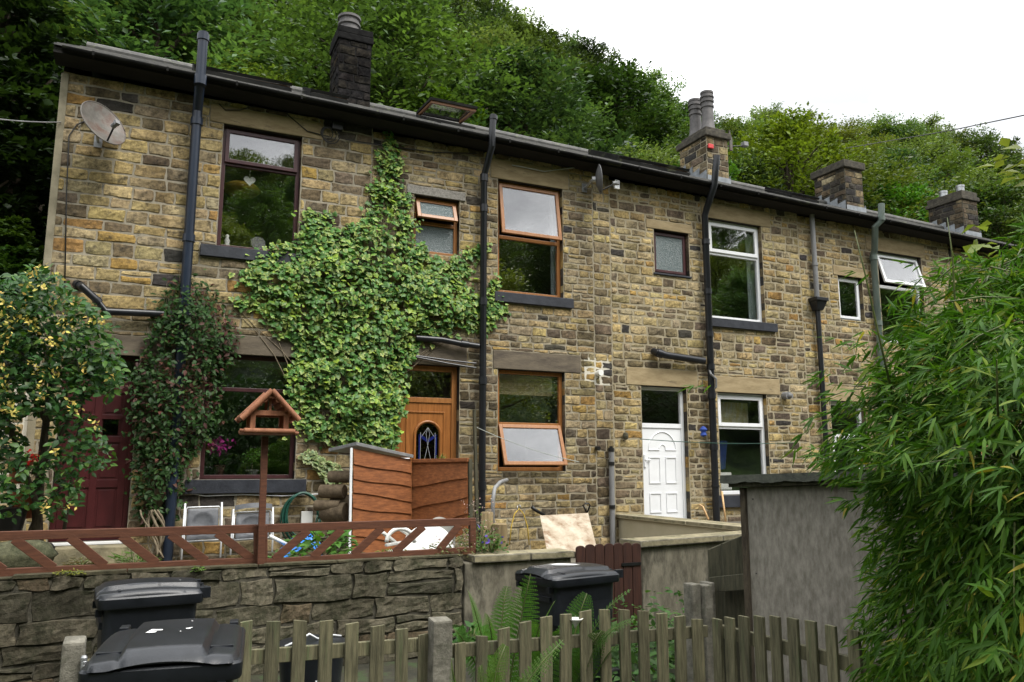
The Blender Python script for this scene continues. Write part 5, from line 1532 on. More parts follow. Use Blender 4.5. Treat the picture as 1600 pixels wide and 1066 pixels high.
# stakes, stump, handrail
b = MB(); a = at(741, 640, -.32); e = at(746, 830, -.32); b.bar(e, a, .05, .05, up=(0, 1, 0), w2=.04)
tag(b.build('wooden_stake', MT['green_wood'], bevel=.006, loc=e), 'tall thin dark stake leaning beside the black soil pipe', 'stake')
b = MB(); a = at(761, 800, -3.6); b.lathe((a[0], a[1], -1.1), [(.075, 0), (.07, .15), (.068, a[2] + 1.1 - .01), (.06, a[2] + 1.1)], 10)
tag(b.build('timber_stump', MT['stump'], loc=(a[0], a[1], -1.1), smooth=True, angle=40), 'taller pale timber stump left of the grey handrail', 'stump', 'timber stumps at the yard wall')
b = MB(); a = at(781, 818, -3.7); b.lathe((a[0], a[1], -1.1), [(.09, 0), (.085, .15), (.082, a[2] + 1.1 - .01), (.07, a[2] + 1.1)], 10)
tag(b.build('timber_stump', MT['stump'], loc=(a[0], a[1], -1.1), smooth=True, angle=40), 'shorter broad timber stump under the grey handrail', 'stump', 'timber stumps at the yard wall')
b = MB(); b.tube([at(770, 850, -3.3), at(770, 780, -3.3), at(773, 763, -3.25), at(781, 754, -3.1), at(792, 750, -2.8)], .022, 10)
tag(b.build('handrail', MT['pipe_grey'], smooth=True, loc=at(770, 850, -3.3)), 'curved grey metal handrail at the end of the yard wall', 'handrail')
t = thing('yellow_hoop', at(810, 850, -1.2), 'thin yellow metal hoop standing beside the pale board', 'hoop')
b = MB(); b.tube([at(796, 852, -1.2), at(799, 822, -1.2), at(804, 803, -1.2), at(811, 795, -1.2), at(818, 803, -1.2), at(824, 822, -1.2), at(827, 852, -1.2)], .008, 8); b.build('hoop', MT['yellow'], t, smooth=True)
b = MB(); b.tube([at(809, 798, -1.2), at(808, 791, -1.2), at(812, 789, -1.2), at(814, 794, -1.2)], .008, 8); b.build('hook', MT['galv'], t, smooth=True)
# board and spade
b = MB(); P = [at(844, 806, -.5), at(919, 802, -.5), at(934, 862, -1.25), at(855, 862, -1.25)]
nb_ = np.array([0, .012, .003]); b.hexa([P[3], P[2], P[2] + nb_, P[3] + nb_], [P[0], P[1], P[1] + nb_, P[0] + nb_])
tag(b.build('pale_board', MT['chipboard'], loc=P[3]), 'pale square board leaning in the yard behind the low wall', 'board')
t = thing('spade', at(925, 860, -.3), 'spade with a black D handle behind the pale board', 'spade')
b = MB(); b.tube([at(917, 802, -.3), at(911, 789, -.3), at(914, 787, -.3), at(920, 787, -.3), at(922, 790, -.3), at(917, 802, -.3)], .014, 8); b.build('handle', MT['blackplastic'], t, smooth=True)
b = MB(); b.tube([at(917, 802, -.3), at(920, 860, -.5)], .017, 8); b.build('shaft', MT['woodlight'], t, smooth=True)
t = thing('fork', at(850, 860, -.3), 'garden tool with a thick black handle end left of the pale board', 'tool')
b = MB(); b.tube([at(831, 792, -.4), at(836, 797, -.4), at(851, 805, -.42)], [.03, .026, .022], 10); b.build('handle', MT['blackplastic'], t, smooth=True)
b = MB(); b.tube([at(849, 804, -.42), at(890, 850, -.46)], .016, 8); b.build('shaft', MT['woodlight'], t, smooth=True)
b = MB(); b.tube([at(1093, 789, -.12), at(1098, 792, -.12), at(1107, 812, -.3)], .018, 8)
tag(b.build('tool_handle', MT['woodlight'], smooth=True, loc=at(1107, 812, -.3)), 'bent wooden tool handle leaning between the white door and the black pipe', 'tool')
b = MB(); b.tube([at(1128, 768, -.3), at(1134, 815, -.45)], .016, 8)
tag(b.build('broom_handle', MT['woodlight'], smooth=True, loc=at(1134, 815, -.45)), 'straight pale broom handle leaning by the white ground floor window', 'tool')

# things fixed to the wall
def dish(c, rx, normal, mat, label, arm, up=(0, 0, 1)):
    t = thing('satellite_dish', c, label, 'satellite dish')
    nrm_ = Vector(normal).normalized(); z = nrm_; x = Vector(up).cross(z).normalized(); y = z.cross(x)
    mm = Matrix((x, y, z)).transposed().to_4x4(); mm.translation = Vector([float(v) for v in c])
    b = MB(); n, k = 32, 8; vs = [(0, 0, -.06)]
    for i in range(1, k + 1):
        for j in range(n):
            a = 2 * math.pi * j / n; q = i / k; vs.append((rx * q * math.cos(a), rx * 1.08 * q * math.sin(a), -.06 + .075 * q * q))
    fs = [(0, 1 + j, 1 + (j + 1) % n) for j in range(n)] + [(1 + (i - 1) * n + j, 1 + i * n + j, 1 + i * n + (j + 1) % n, 1 + (i - 1) * n + (j + 1) % n) for i in range(1, k) for j in range(n)]
    b.add(vs, fs); b.tube([(rx * math.cos(2 * math.pi * j / n), rx * 1.08 * math.sin(2 * math.pi * j / n), .013) for j in range(n + 1)], .008, 6)
    b.xform(0, mm); b.build('reflector', MT[mat], t, smooth=True, fixn=False)
    b = MB(); b.tube([(0, -rx * .95, -.01), (arm[0], arm[1], arm[2])], .012, 8); b.xform(0, mm); b.build('feed_arm', MT['blackplastic'], t)
    b = MB(); b.tube([(arm[0], arm[1], arm[2] + .03), (arm[0], arm[1], arm[2] - .05)], .035, 12); b.box(arm[0] - .03, arm[0] + .03, arm[1] - .03, arm[1] + .03, arm[2] + .01, arm[2] + .06); b.xform(0, mm); b.build('receiver', MT['pipe_grey'], t, bevel=.004)
    b = MB(); b.tube([(0, 0, -.065), (0, 0, -.12)], .05, 10); b.xform(0, mm); w = Vector([float(v) for v in c]) - z * .12
    b.tube([tuple(w), (w.x, -.1, w.z - .06), (w.x, -.005, w.z - .06)], .02, 8); b.box(w.x - .05, w.x + .05, -.03, -.022, w.z - .14, w.z + .02); b.build('bracket', MT['galv'], t)


cd = at(161, 193, -.42)
dish(cd, .31, (.55, -.72, .42), 'dish', 'large rusty satellite dish on the left end house', (-.02, -.19, .22))
cd = at(936, 280, -.34)
dish(cd, .23, (.92, -.38, .1), 'dishgrey', 'small grey satellite dish under the eaves, seen almost edge on', (0, -.1, .28))
t = thing('security_light', at(962, 292, -.1), 'white security light beside the small grey satellite dish', 'light')
b = MB(); c = at(962, 288, -.1); b.box(c[0] - .05, c[0] + .05, -.16, -.06, c[2] - .03, c[2] + .06); b.build('body', MT['white'], t, bevel=.01)
b = MB(); b.box(c[0] - .08, c[0] + .02, -.2, -.16, c[2] - .12, c[2] - .03); b.build('lamp_head', MT['white'], t, bevel=.01)
b = MB(); b.tube([(c[0], -.06, c[2]), (c[0], -.005, c[2])], .03, 10); b.build('bracket', MT['pipe_grey'], t)
t = thing('security_light', at(516, 200, -.1), 'black junction box with looped cables under the eaves by the chimney', 'box')
b = MB(); c = at(527, 198, -.06); b.box(c[0] - .08, c[0] + .08, -.1, -.02, c[2] - .06, c[2] + .07); b.build('box', MT['blackplastic'], t, bevel=.008)
t.name = 'junction_box'
for k in range(3):
    b = MB(); cc = at(511 + 3 * k, 208 + 2 * k, -.06); b.tube([(cc[0] + (.09 + .02 * k) * math.cos(a), -.05 - .01 * k, cc[2] + (.1 + .015 * k) * math.sin(a)) for a in np.linspace(0, 6.3, 25)], .008, 6); b.build('cable_loop', MT['cable'], t, smooth=True)
t = MB(); c = at(1228, 618, -.06); t.tube([(c[0], -.005, c[2]), (c[0], -.14, c[2] - .01)], [.07, .075], 14); t.tube([(c[0], -.1401, c[2] - .01), (c[0] + .03, -.2, c[2] - .02)], .045, 12)
tag(t.build('boiler_flue', MT['pipe_grey'], loc=c), 'stubby round flue in the wall between the white window and the thin downpipe', 'flue')
t = MB(); c = at(936, 583, -.05); t.tube([(c[0], 0.01, c[2]), (c[0], -.12, c[2])], .05, 14)
t.mi = 1; t.box(c[0] - .26, c[0] + .24, -.004, .004, c[2] - .2, c[2] + .26)
tag(t.build('flue_patch', [MT['plastic'], MT['mortar_e']], loc=c), 'small white wall flue in a fresh pale mortar patch beside the oak window', 'flue')
t = MB(); c = at(977, 682, -.05); t.lathe((c[0], -.06, c[2]), [(.01, -.06), (.04, -.04), (.05, 0), (.04, .05), (.01, .07)], 10)
tag(t.build('wall_tap', MT['green_wood'], loc=c), 'small dark tap on the wall left of the white door', 'tap')
t = MB(); c = at(934, 700, -.05); t.tube([(c[0], -.005, c[2]), (c[0], -.09, c[2] - .01)], .035, 10)
tag(t.build('waste_outlet', MT['blackplastic'], loc=c), 'short black waste outlet left of the grey lagged pipe', 'outlet')
t = MB(); c = at(1099, 674, -.2); t.lathe((c[0], c[1], c[2]), [(.01, -.1), (.06, -.07), (.04, -.02), (.07, .03), (.03, .08), (.005, .09)], 9)
tag(t.build('cloth_bundle', MT['bluecloth'], loc=c), 'small blue bundle tied to the black pipe beside the white door', 'bundle')
t = MB(); c = at(1110, 229, 2.96); t.box(c[0] - .07, c[0] + .08, 2.93, 2.975, c[2] - .05, c[2] + .06)
tag(t.build('red_tag', MT['redplastic'], bevel=.015, loc=c), 'small red bag caught on the chimney with two tall pots', 'bag')
t = thing('aerial', at(1140, 235, 3.5), 'small aerial on an arm beside the chimney with two tall pots', 'aerial')
b = MB(); b.tube([(12.6, 3.5, at(1140, 235, 3.5)[2]), at(1162, 228, 3.5)], .015, 6); b.build('arm', MT['cable'], t)
b = MB(); c = at(1163, 226, 3.5); b.box(c[0] - .07, c[0] + .07, 3.42, 3.56, c[2] - .06, c[2] + .05); b.build('head', MT['pipe_grey'], t, bevel=.01)
b = MB(); c = at(1141, 218, 3.4); b.prism([(c[0] - .03, c[2] + .25), (c[0] + .05, c[2] - .0), (c[0] + .05, c[2] - .3), (c[0] - .03, c[2] - .3)], 'y', 3.38, 3.42); b.build('plate', MT['dish'], t)


def wire(name, pts, r_, mat, label, cat='cable', sag=0):
    a, b_ = np.array(pts[0], float), np.array(pts[-1], float)
    if len(pts) == 2:
        pts = [a + (b_ - a) * s + np.array([0, 0, -sag * 4 * s * (1 - s)]) for s in np.linspace(0, 1, 16)]
    b = MB(); b.tube(pts, r_, 6); tag(b.build(name, MT[mat], smooth=True, loc=a), label, cat)


wire('telephone_cable', [at(-60, 178, -2.0), at(95, 191, -.03)], .008, 'pipe_grey', 'thin cable arriving from the left at the end house', sag=.03)
wire('telephone_cable', [att(1320, 232, 17), att(1480, 205, 12), att(1640, 172, 9)], .008, 'cable', 'thin cable crossing the sky at the upper right')
wire('wall_cable', [at(342, 162, -.03), at(352, 172, -.03), at(375, 172, -.03), at(400, 165, -.03)], .008, 'cable', 'short dark cable drooping across the lintel of the tall maroon window')
wire('wall_cable', [at(448, 178, -.03), at(480, 205, -.03), at(515, 214, -.03)], .008, 'cable', 'dark cable running from the eaves to the junction box')
wire('wall_cable', [at(540, 218, -.03), at(600, 228, -.03), at(680, 238, -.03), at(745, 240, -.03)], .009, 'cable', 'dark cable along the wall above the ivy')
wire('wall_cable', [at(800, 258, -.03), at(850, 268, -.04), at(890, 263, -.04), at(925, 259, -.05), at(985, 266, -.05)], .009, 'line', 'pale cable drooping from the eaves towards the small grey dish')
wire('wall_cable', [at(165, 165, -.03), at(166, 175, -.03), at(120, 195, -.03), at(108, 212, -.03), at(104, 300, -.03), at(101, 465, -.03)], .009, 'cable', 'dark cable running down the wall near its left edge')
wire('washing_line', [at(745, 668, -.15), at(905, 722, -1.0)], .006, 'line', 'thin washing line in front of the open ground floor oak window', 'washing line', sag=.05)
wire('washing_line', [at(1000, 686, -.4), at(1240, 692, -.5)], .007, 'hose', 'green washing line in front of the white door', 'washing line', sag=.04)
# pots by the honeysuckle
for i, (px_, py_, s) in enumerate(((36, 790, 1.0), (30, 740, .8))):
    b = MB(); c = at(px_, py_, -1.9); b.lathe((c[0], c[1], c[2] - .13 * s), [(.09 * s, 0), (.13 * s, .24 * s), (.145 * s, .24 * s), (.145 * s, .29 * s), (.125 * s, .29 * s), (.12 * s, .2 * s)], 20)
    tag(b.build('terracotta_pot', MT['terracotta'], smooth=True, angle=40, loc=c), ('lower and larger terracotta pot behind the yellow flowered shrub', 'upper and smaller terracotta pot behind the yellow flowered shrub')[i], 'pot', 'terracotta pots at the left edge')
b = MB(); c = at(12, 815, -2.0); b.lathe((c[0], c[1], c[2] - .12), [(.13, 0), (.17, .25), (.18, .25), (.15, .26)], 18)
tag(b.build('black_pot', MT['blackplastic'], smooth=True, angle=40, loc=c), 'black plant pot at the left edge above the rail fence', 'pot')
b = MB(); c = at(77, 870, -1.9); b.lathe((c[0], c[1], c[2] - .1), [(.05, 0), (.03, .03), (.03, .08), (.06, .12), (.03, .15), (.05, .19), (.02, .23), (.005, .24)], 12)
tag(b.build('garden_ornament', MT['blackplastic'], smooth=True, loc=c), 'small dark turned ornament behind the left rail fence', 'ornament')
# boundary stack of pale stones left of the red door and garden boulders
rd = random.Random(17); t = MB(); t.mi = 0; t.box(-2.6, -1.33, -.3, .1, -1.12, 1.0); t.mi = 1
stones(t, lay(-2.6, -1.33, -1.12, 1.0, (.12, .2), (.2, .45), rd), rd, lambda u, v, d: (u, -.3 - d, v), weights=(3, 0, 4, 0, 0), gap=.02, prot=(.01, .03))
tag(t.build('side_wall', [MT['mortar_e'], MT['stone']], fixn=False, loc=(-2, -.1, -1.12)), 'pale stone garden wall beside the end house behind the yellow flowered shrub', 'wall')
for i, (px_, py_, s) in enumerate(((20, 872, .2), (45, 868, .16))):
    bm = bmesh.new(); bmesh.ops.create_icosphere(bm, subdivisions=3, radius=1)
    rr_ = random.Random(i + 3); c = at(px_, py_, -3.4)
    for v in bm.verts:
        k = 1 + .12 * math.sin(v.co.x * 4 + i) * math.cos(v.co.y * 3) + .05 * math.sin(v.co.z * 9 + i); v.co = Vector((v.co.x * s * 1.5 * k, v.co.y * s * k, v.co.z * s * .75 * k))
    me = bpy.data.meshes.new('boulder'); bm.to_mesh(me); bm.free(); me.transform(Matrix.Translation(Vector([float(v) for v in c])))
    me.attributes.new('Col', 'FLOAT_COLOR', 'POINT').data.foreach_set('color', np.tile([.085, .085, .05, 1.0], len(me.vertices)).astype(np.float32))
    me.polygons.foreach_set('use_smooth', [True] * len(me.polygons))
    tag(link('boulder', me, MT['rubble'], loc=c), ('broad boulder at the far left behind the rail fence', 'smaller boulder behind the first rail fence brace')[i], 'boulder')
# ------------------------------------------------------------------ plants


def inpoly(P, poly):
    x, y = P[:, 0], P[:, 1]; inside = np.zeros(len(P), bool); n = len(poly); j = n - 1
    for i in range(n):
        xi, yi = poly[i]; xj, yj = poly[j]
        c = ((yi > y) != (yj > y)) & (x < (xj - xi) * (y - yi) / (yj - yi + 1e-12) + xi)
        inside ^= c; j = i
    return inside


def edgedist(P, poly):
    d = np.full(len(P), 1e9); n = len(poly)
    for i in range(n):
        a, b = np.array(poly[i], float), np.array(poly[(i + 1) % n], float); ab = b - a
        t = np.clip(((P - a) @ ab) / max(ab @ ab, 1e-9), 0, 1)[:, None]
        d = np.minimum(d, np.linalg.norm(P - (a + t * ab), axis=1))
    return d


def polypts(poly, n, g):
    poly = np.array(poly, float); lo, hi = poly.min(0), poly.max(0); out = np.zeros((0, 2))
    while len(out) < n:
        P = g.uniform(lo, hi, (n * 2, 2)); out = np.vstack([out, P[inpoly(P, poly)]])
    return out[:n]


def ats(P, Y):
    d = _f[None] + _r[None] * ((P[:, 0] - 800) / FPX)[:, None] + _u[None] * ((533 - P[:, 1]) / FPX)[:, None]
    return CAM + d * ((Y + 11.5) / d[:, 1])[:, None]


def jitcol(base, n, g, s=.25, h=.08):
    c = np.tile(np.array(base), (n, 1)) * g.uniform(1 - s, 1 + s, (n, 1)); return c * g.uniform(1 - h, 1 + h, (n, 3))


def blobnoise(P, f, seed):
    g = np.random.default_rng(seed); o = np.zeros(len(P))
    for k in range(5):
        w = g.normal(size=P.shape[1]) * f; o += np.sin(P @ w + g.uniform(0, 6.3))
    return o / 2.2


# variegated ivy on the wall
IVYP = [(598, 222), (603, 204), (612, 203), (618, 222), (630, 250), (628, 275), (634, 300), (645, 308), (641, 330), (655, 350), (662, 380), (672, 400), (705, 402), (735, 388), (770, 374), (767, 386), (750, 402), (740, 425), (722, 438), (740, 455), (756, 448), (774, 424), (779, 445), (772, 460), (793, 454), (786, 470), (796, 490), (775, 500), (766, 521), (745, 512), (700, 522), (672, 528), (652, 545), (640, 570), (632, 600), (631, 640), (620, 665), (622, 690), (600, 708), (560, 697), (525, 700), (500, 692), (475, 682), (462, 675), (458, 640), (447, 610), (448, 580), (462, 550), (458, 532), (420, 522), (418, 500), (402, 482), (370, 484), (360, 470), (390, 460), (373, 440), (378, 420), (392, 410), (398, 395), (425, 380), (462, 378), (470, 345), (478, 325), (492, 325), (497, 337), (512, 330), (522, 334), (508, 354), (530, 357), (560, 347), (572, 330), (575, 300), (570, 284), (584, 282), (590, 265), (584, 245)]
t = thing('ivy', at(545, 700, -.02), 'large variegated ivy climbing the house wall between two maroon windows and the oak door', 'ivy')
g = np.random.default_rng(3)
n = 12500; P2 = polypts(IVYP, n, g)
ed = edgedist(P2, IVYP)
den = .5 + .5 * blobnoise(P2, .06, 4)
den2 = blobnoise(P2, .13, 41)
keep = (g.random(n) < np.clip(.62 + .35 * den + .45 * den2, .12, 1)) & ((ed > 5) | (g.random(n) < .6)); P2, ed = P2[keep], ed[keep]; n = len(P2)
P2 = P2 + g.normal(0, 1, P2.shape) * np.where(g.random(n) < .3, 6.5, 2.0)[:, None]
off = .03 + .22 * np.clip(ed / 55, 0, 1) * g.random(n) ** .6 + .04 * blobnoise(P2, .05, 8) * np.clip(ed / 30, 0, 1)
P3 = ats(P2, 0.0); P3[:, 1] -= np.clip(off, .012, .3)
D = np.column_stack([g.normal(0, .55, n), g.normal(-.35, .2, n), g.uniform(-1.2, -.1, n)])
Nn = np.column_stack([g.normal(0, .38, n), -g.uniform(.5, 1.2, n), g.normal(.55, .4, n)])
young = g.random(n) < np.clip(.12 + .35 * (blobnoise(P2, .04, 12) > .8), 0, 1)
col = jitcol((.042, .135, .018), n, g, .4); col[young] = jitcol((.14, .25, .025), young.sum(), g, .25)
edge = jitcol((.38, .45, .12), n, g, .4); edge[young] = jitcol((.33, .43, .06), young.sum(), g, .2)
dull = g.random(n) < .52; edge[dull] = jitcol((.10, .2, .05), dull.sum(), g, .3)
cmw = np.array([.0] + [.08, .6, .95, .22, .95, .65, .9, .65, .95, .22, .95, .6])
link('leaves', scatter('leaves', *IVY, P3, D, Nn, .04 + .062 * g.random(n) ** 1.2, col, (cmw, edge)), MT['ivy_leaf'], t)
b = MB(); rs = random.Random(6)
for k in range(26):
    x, y = rs.uniform(480, 600), 700; pts = []
    tx, ty = rs.choice([q for q in IVYP if q[0] < 600 or q[1] < 480])
    for s in np.linspace(0, 1, 7): pts.append(at(x + (tx - x) * s ** 1.3 + rs.uniform(-6, 6), y + (ty - y) * s, -.02))
    b.tube(pts, [.012 * (1 - .7 * s) for s in np.linspace(0, 1, 7)], 5)
b.build('stems', MT['stem'], t, smooth=True)
SP = [(468, 708), (488, 704), (500, 716), (520, 722), (534, 738), (530, 752), (512, 752), (500, 742), (490, 726), (472, 718)]
n = 220; P2 = polypts(SP, n, g); P3 = ats(P2, 0); P3[:, 1] -= g.uniform(.02, .1, n)
col = jitcol((.05, .12, .035), n, g, .3); edge = jitcol((.35, .38, .17), n, g, .3)
tag(link('ivy_sprig', scatter('ivy_sprig', *IVY, P3, np.column_stack([g.normal(0, .55, n), g.normal(-.3, .2, n), g.uniform(-1, 0, n)]), np.column_stack([g.normal(0, .4, n), -np.ones(n), g.normal(.4, .4, n)]), g.uniform(.05, .09, n), col, (cmw, edge)), MT['ivy_leaf'], loc=at(500, 752, -.02)),
    'small separate ivy sprig on the wall at the left of the log store', 'ivy')

# dark creeper over the soil pipe
CR = [(262, 448), (292, 428), (330, 448), (352, 480), (374, 520), (362, 548), (346, 590), (345, 640), (325, 682), (300, 705), (288, 745), (282, 800), (262, 818), (226, 820), (208, 780), (212, 705), (199, 645), (204, 592), (224, 560), (228, 520), (246, 482)]
t = thing('creeper', at(245, 870, -.2), 'dark green and purple creeper covering the wall between the red door and the window', 'climber')
n = 6000; P2 = polypts(CR, n, g); P2 = P2[g.random(n) < np.clip(.7 + .35 * blobnoise(P2, .06, 19) + .3 * blobnoise(P2, .15, 20), .15, 1)]; n = len(P2); ed = edgedist(P2, CR); P2 += g.normal(0, 1, P2.shape) * np.where(g.random(n) < .3, 11, 4.0)[:, None]
P3 = ats(P2, 0); P3[:, 1] -= np.clip(.04 + .36 * np.clip(ed / 40, .1, 1) * g.random(n) ** .7, .03, .5)
nz_ = blobnoise(P2, .05, 31)
purp = g.random(n) < np.clip(.12 + .3 * (nz_ > .3) * (P2[:, 1] < 640), 0, 1)
col = jitcol((.03, .07, .018), n, g, .4); col[purp] = jitcol((.085, .038, .028), purp.sum(), g, .35)
fresh = g.random(n) < .08; col[fresh] = jitcol((.06, .11, .03), fresh.sum(), g, .3)
link('leaves', scatter('leaves', *LEAF6, P3, np.column_stack([g.normal(0, .7, n), g.normal(-.5, .3, n), g.uniform(-1.1, .2, n)]), np.column_stack([g.normal(0, .4, n), -g.uniform(.3, 1, n), g.uniform(.1, 1.1, n)]), g.uniform(.05, .095, n), col), MT['leaf'], t)
b = MB()
for k in range(7):
    x0, x1 = rs.uniform(228, 262), rs.uniform(222, 258); pts = [at(x0 + (x1 - x0) * s + 9 * math.sin(s * 5 + k), 872 - 75 * s, -.22 - .06 * math.sin(k + 3 * s)) for s in np.linspace(0, 1, 9)]
    b.tube(pts, rs.uniform(.008, .017), 6)
for k in range(30):
    tx, ty = rs.choice(CR); pts = [at(245 + (245 + (tx - 245) * .8 - 245) * s + rs.uniform(-3, 3), 800 + (ty - rs.uniform(0, 14) - 800) * s, -.06) for s in np.linspace(0, 1, 8)]
    b.tube(pts, [.012 * (1 - .75 * s) for s in np.linspace(0, 1, 8)], 5)
b.build('stems', MT['stem'], t, smooth=True)

# yellow flowered shrub at the left
t = thing('flowering_shrub', at(62, 870, -2.0), 'evergreen shrub with clusters of yellow flowers before the dark red door', 'shrub')
SHP = [(-60, 440), (0, 432), (40, 425), (62, 412), (96, 432), (108, 455), (132, 468), (162, 495), (184, 530), (194, 585), (178, 625), (150, 615), (120, 640), (92, 655), (60, 640), (20, 660), (-60, 700)]
SHP2 = [(80, 630), (140, 648), (168, 690), (178, 718), (160, 738), (120, 735), (132, 760), (112, 806), (84, 812), (60, 790), (20, 806), (-40, 810), (-40, 640), (20, 640), (40, 690), (60, 720), (85, 690)]
PP = np.vstack([polypts(SHP, 4200, g), polypts(SHP2, 1300, g)]); n = len(PP); PP += g.normal(0, 3, PP.shape)
Y_ = -2.1 + .8 * (g.random(n) - .5) * 1.1
Y_[:1300] = -2.25 - .35 * g.random(1300)
P3 = ats(PP, Y_)
col = jitcol((.03, .085, .02), n, g, .35); lt = g.random(n) < .25; col[lt] = jitcol((.075, .15, .03), lt.sum(), g, .3)
link('leaves', scatter('leaves', *LEAF6, P3, np.column_stack([g.normal(0, .8, n), g.normal(-.4, .5, n), g.uniform(-.9, .4, n)]), np.column_stack([g.normal(0, .5, n), g.normal(-.5, .4, n), g.uniform(.2, 1.1, n)]), g.uniform(.06, .105, n) , col), MT['glossy_leaf'], t)
FC = np.vstack([polypts(SHP, 120, g), polypts(SHP2, 8, g)]); FC = FC[blobnoise(FC, .03, 3) > -.7]; fp, fy = [], []
for c in FC:
    k = g.integers(4, 10); fp.append(c + g.normal(0, 4.2, (k, 2))); fy.append(np.full(k, -2.72) + g.normal(0, .05, k) + .25 * g.random())
fp = np.vstack(fp); fy = np.concatenate(fy); n = len(fp); P3 = ats(fp, fy)
tag(link('flowers', scatter('flowers', *LEAF6, P3, g.normal(size=(n, 3)) + [0, -.5, .2], g.normal(size=(n, 3)), g.uniform(.032, .055, n), jitcol((.64, .52, .13), n, g, .25, .12)), MT['petal'], t), kind='stuff')
b = MB()
TK = [[(60, 880), (58, 800), (64, 730), (72, 660), (80, 600), (70, 540)], [(62, 800), (40, 740), (20, 680), (0, 620)], [(64, 730), (90, 690), (110, 650), (150, 600)], [(30, 870), (60, 800), (90, 770), (110, 740)], [(100, 830), (110, 760), (118, 700), (128, 640), (120, 560)], [(72, 660), (40, 600), (30, 520)], [(80, 600), (120, 560), (160, 540)]]
for i, q in enumerate(TK):
    r0 = (.055, .03, .025, .025, .018, .025, .02)[i]; b.tube([at(x, y, -2.0 - .1 * (i % 3)) for x, y in q], [r0 * (1 - .12 * k) for k in range(len(q))], 8)
b.build('trunk', MT['bark'], t, smooth=True)
n = 26; fp = np.array([52, 712]) + g.normal(0, 5, (n, 2)); P3 = ats(fp, np.full(n, -2.3))
tag(link('red_flowers', scatter('red_flowers', *LEAF6, P3, g.normal(size=(n, 3)), g.normal(size=(n, 3)), g.uniform(.03, .05, n), jitcol((.5, .02, .015), n, g, .3)), MT['petal'], loc=at(52, 712, -2.3)), 'small cluster of red flowers behind the yellow flowered shrub', 'flowers')


def herb(name, label, cat, px, py, Y, wpx, hpx, n, size, colr, tmpl=LEAF6, mat='leaf', flowers=None, gseed=1, flat=.3):
    """low plant: leaves on short stems rising from a base"""
    gg = np.random.default_rng(gseed)
    base = at(px, py, Y); s = 1.0 / (FPX / ((Y + 11.5) / math.cos(YAW)))
    W, H = wpx * s, hpx * s
    tt = thing(name, base, label, cat)
    th = gg.uniform(0, 6.283, n); rr_ = np.sqrt(gg.random(n)) * W / 2; hh = gg.random(n) ** .8 * H * (1 - .6 * (rr_ / (W / 2)) ** 2)
    P = base + np.column_stack([rr_ * np.cos(th), rr_ * np.sin(th) * .7, hh])
    D = np.column_stack([np.cos(th) + gg.normal(0, .5, n), np.sin(th) + gg.normal(0, .5, n), gg.normal(.1, .4, n)])
    N3 = np.column_stack([gg.normal(0, flat, n), gg.normal(-.2, flat, n), np.ones(n)])
    link('leaves', scatter('leaves', *tmpl, P, D, N3, gg.uniform(size * .6, size * 1.2, n), jitcol(colr, n, gg, .35)), MT[mat], tt)
    b = MB(); rs_ = random.Random(gseed)
    for k in range(min(14, n // 5)):
        q = P[rs_.randrange(n)]; b.tube([base + (q - base) * [.3, .3, 0], base + (q - base) * [.6, .6, .6], q], .006, 5)
    b.build('stems', MT['culm'], tt, smooth=True)
    if flowers:
        m, fc, fs = flowers; th = gg.uniform(0, 6.283, m); rr_ = np.sqrt(gg.random(m)) * W / 2
        Pf = base + np.column_stack([rr_ * np.cos(th), rr_ * np.sin(th) * .7 - .02, H * gg.uniform(.3, 1.15, m)])
        link('flowers', scatter('flowers', *LEAF6, Pf, gg.normal(size=(m, 3)), gg.normal(size=(m, 3)), gg.uniform(fs * .6, fs * 1.2, m), jitcol(fc, m, gg, .2)), MT['petal'], tt)
    return tt


herb('leafy_plant', 'bright green leafy plant behind the braces of the right rail fence', 'plant', 506, 868, -3.6, 82, 42, 150, .11, (.065, .15, .025), gseed=2)
herb('leafy_plant', 'low green plant at the foot of the bird table post', 'plant', 440, 876, -3.8, 36, 14, 60, .07, (.06, .13, .03), gseed=3)
herb('stonecrop', 'low yellow green stonecrop on the wall under the garden table', 'plant', 615, 868, -3.95, 62, 10, 220, .03, (.16, .17, .035), gseed=4)
herb('grass_tuft', 'tuft of green grass behind the left rail fence below the red door', 'plant', 210, 882, -3.8, 46, 16, 130, .09, (.07, .13, .025), tmpl=BLADE, gseed=5, flat=1.5)
herb('grass_tuft', 'small brownish tuft behind the left rail fence by the door step', 'plant', 128, 884, -3.8, 32, 12, 90, .07, (.11, .09, .035), tmpl=BLADE, gseed=6, flat=1.5)
herb('trailing_plant', 'trailing plant with pale pink flowers spilling over the wall at the fence end', 'plant', 712, 868, -4.1, 96, 26, 330, .035, (.12, .135, .055), flowers=(90, (.5, .36, .33), .022), gseed=7)
herb('flowering_weed', 'tall airy weed with pinkish seed heads at the end post of the rail fence', 'plant', 748, 868, -4.0, 60, 72, 230, .04, (.085, .13, .035), flowers=(130, (.42, .3, .26), .022), gseed=8)
herb('periwinkle', 'small green plant with violet flowers on the coping beside the fence end', 'plant', 768, 862, -4.2, 48, 30, 150, .05, (.06, .12, .03), flowers=(8, (.16, .1, .5), .045), gseed=9)
herb('moss_tuft', 'yellow green moss on the retaining wall top under the left rail fence', 'plant', 108, 898, -4.33, 34, 6, 150, .02, (.17, .18, .03), gseed=10)
herb('moss_tuft', 'small green weed under the bottom rail near the bird table', 'plant', 310, 893, -4.36, 14, 7, 40, .03, (.09, .15, .03), gseed=11)
herb('door_plant', 'little yellow green plant on the log store in front of the oak door', 'plant', 689, 720, -1.3, 16, 12, 60, .035, (.18, .2, .04), gseed=12)

# ferns behind the fence


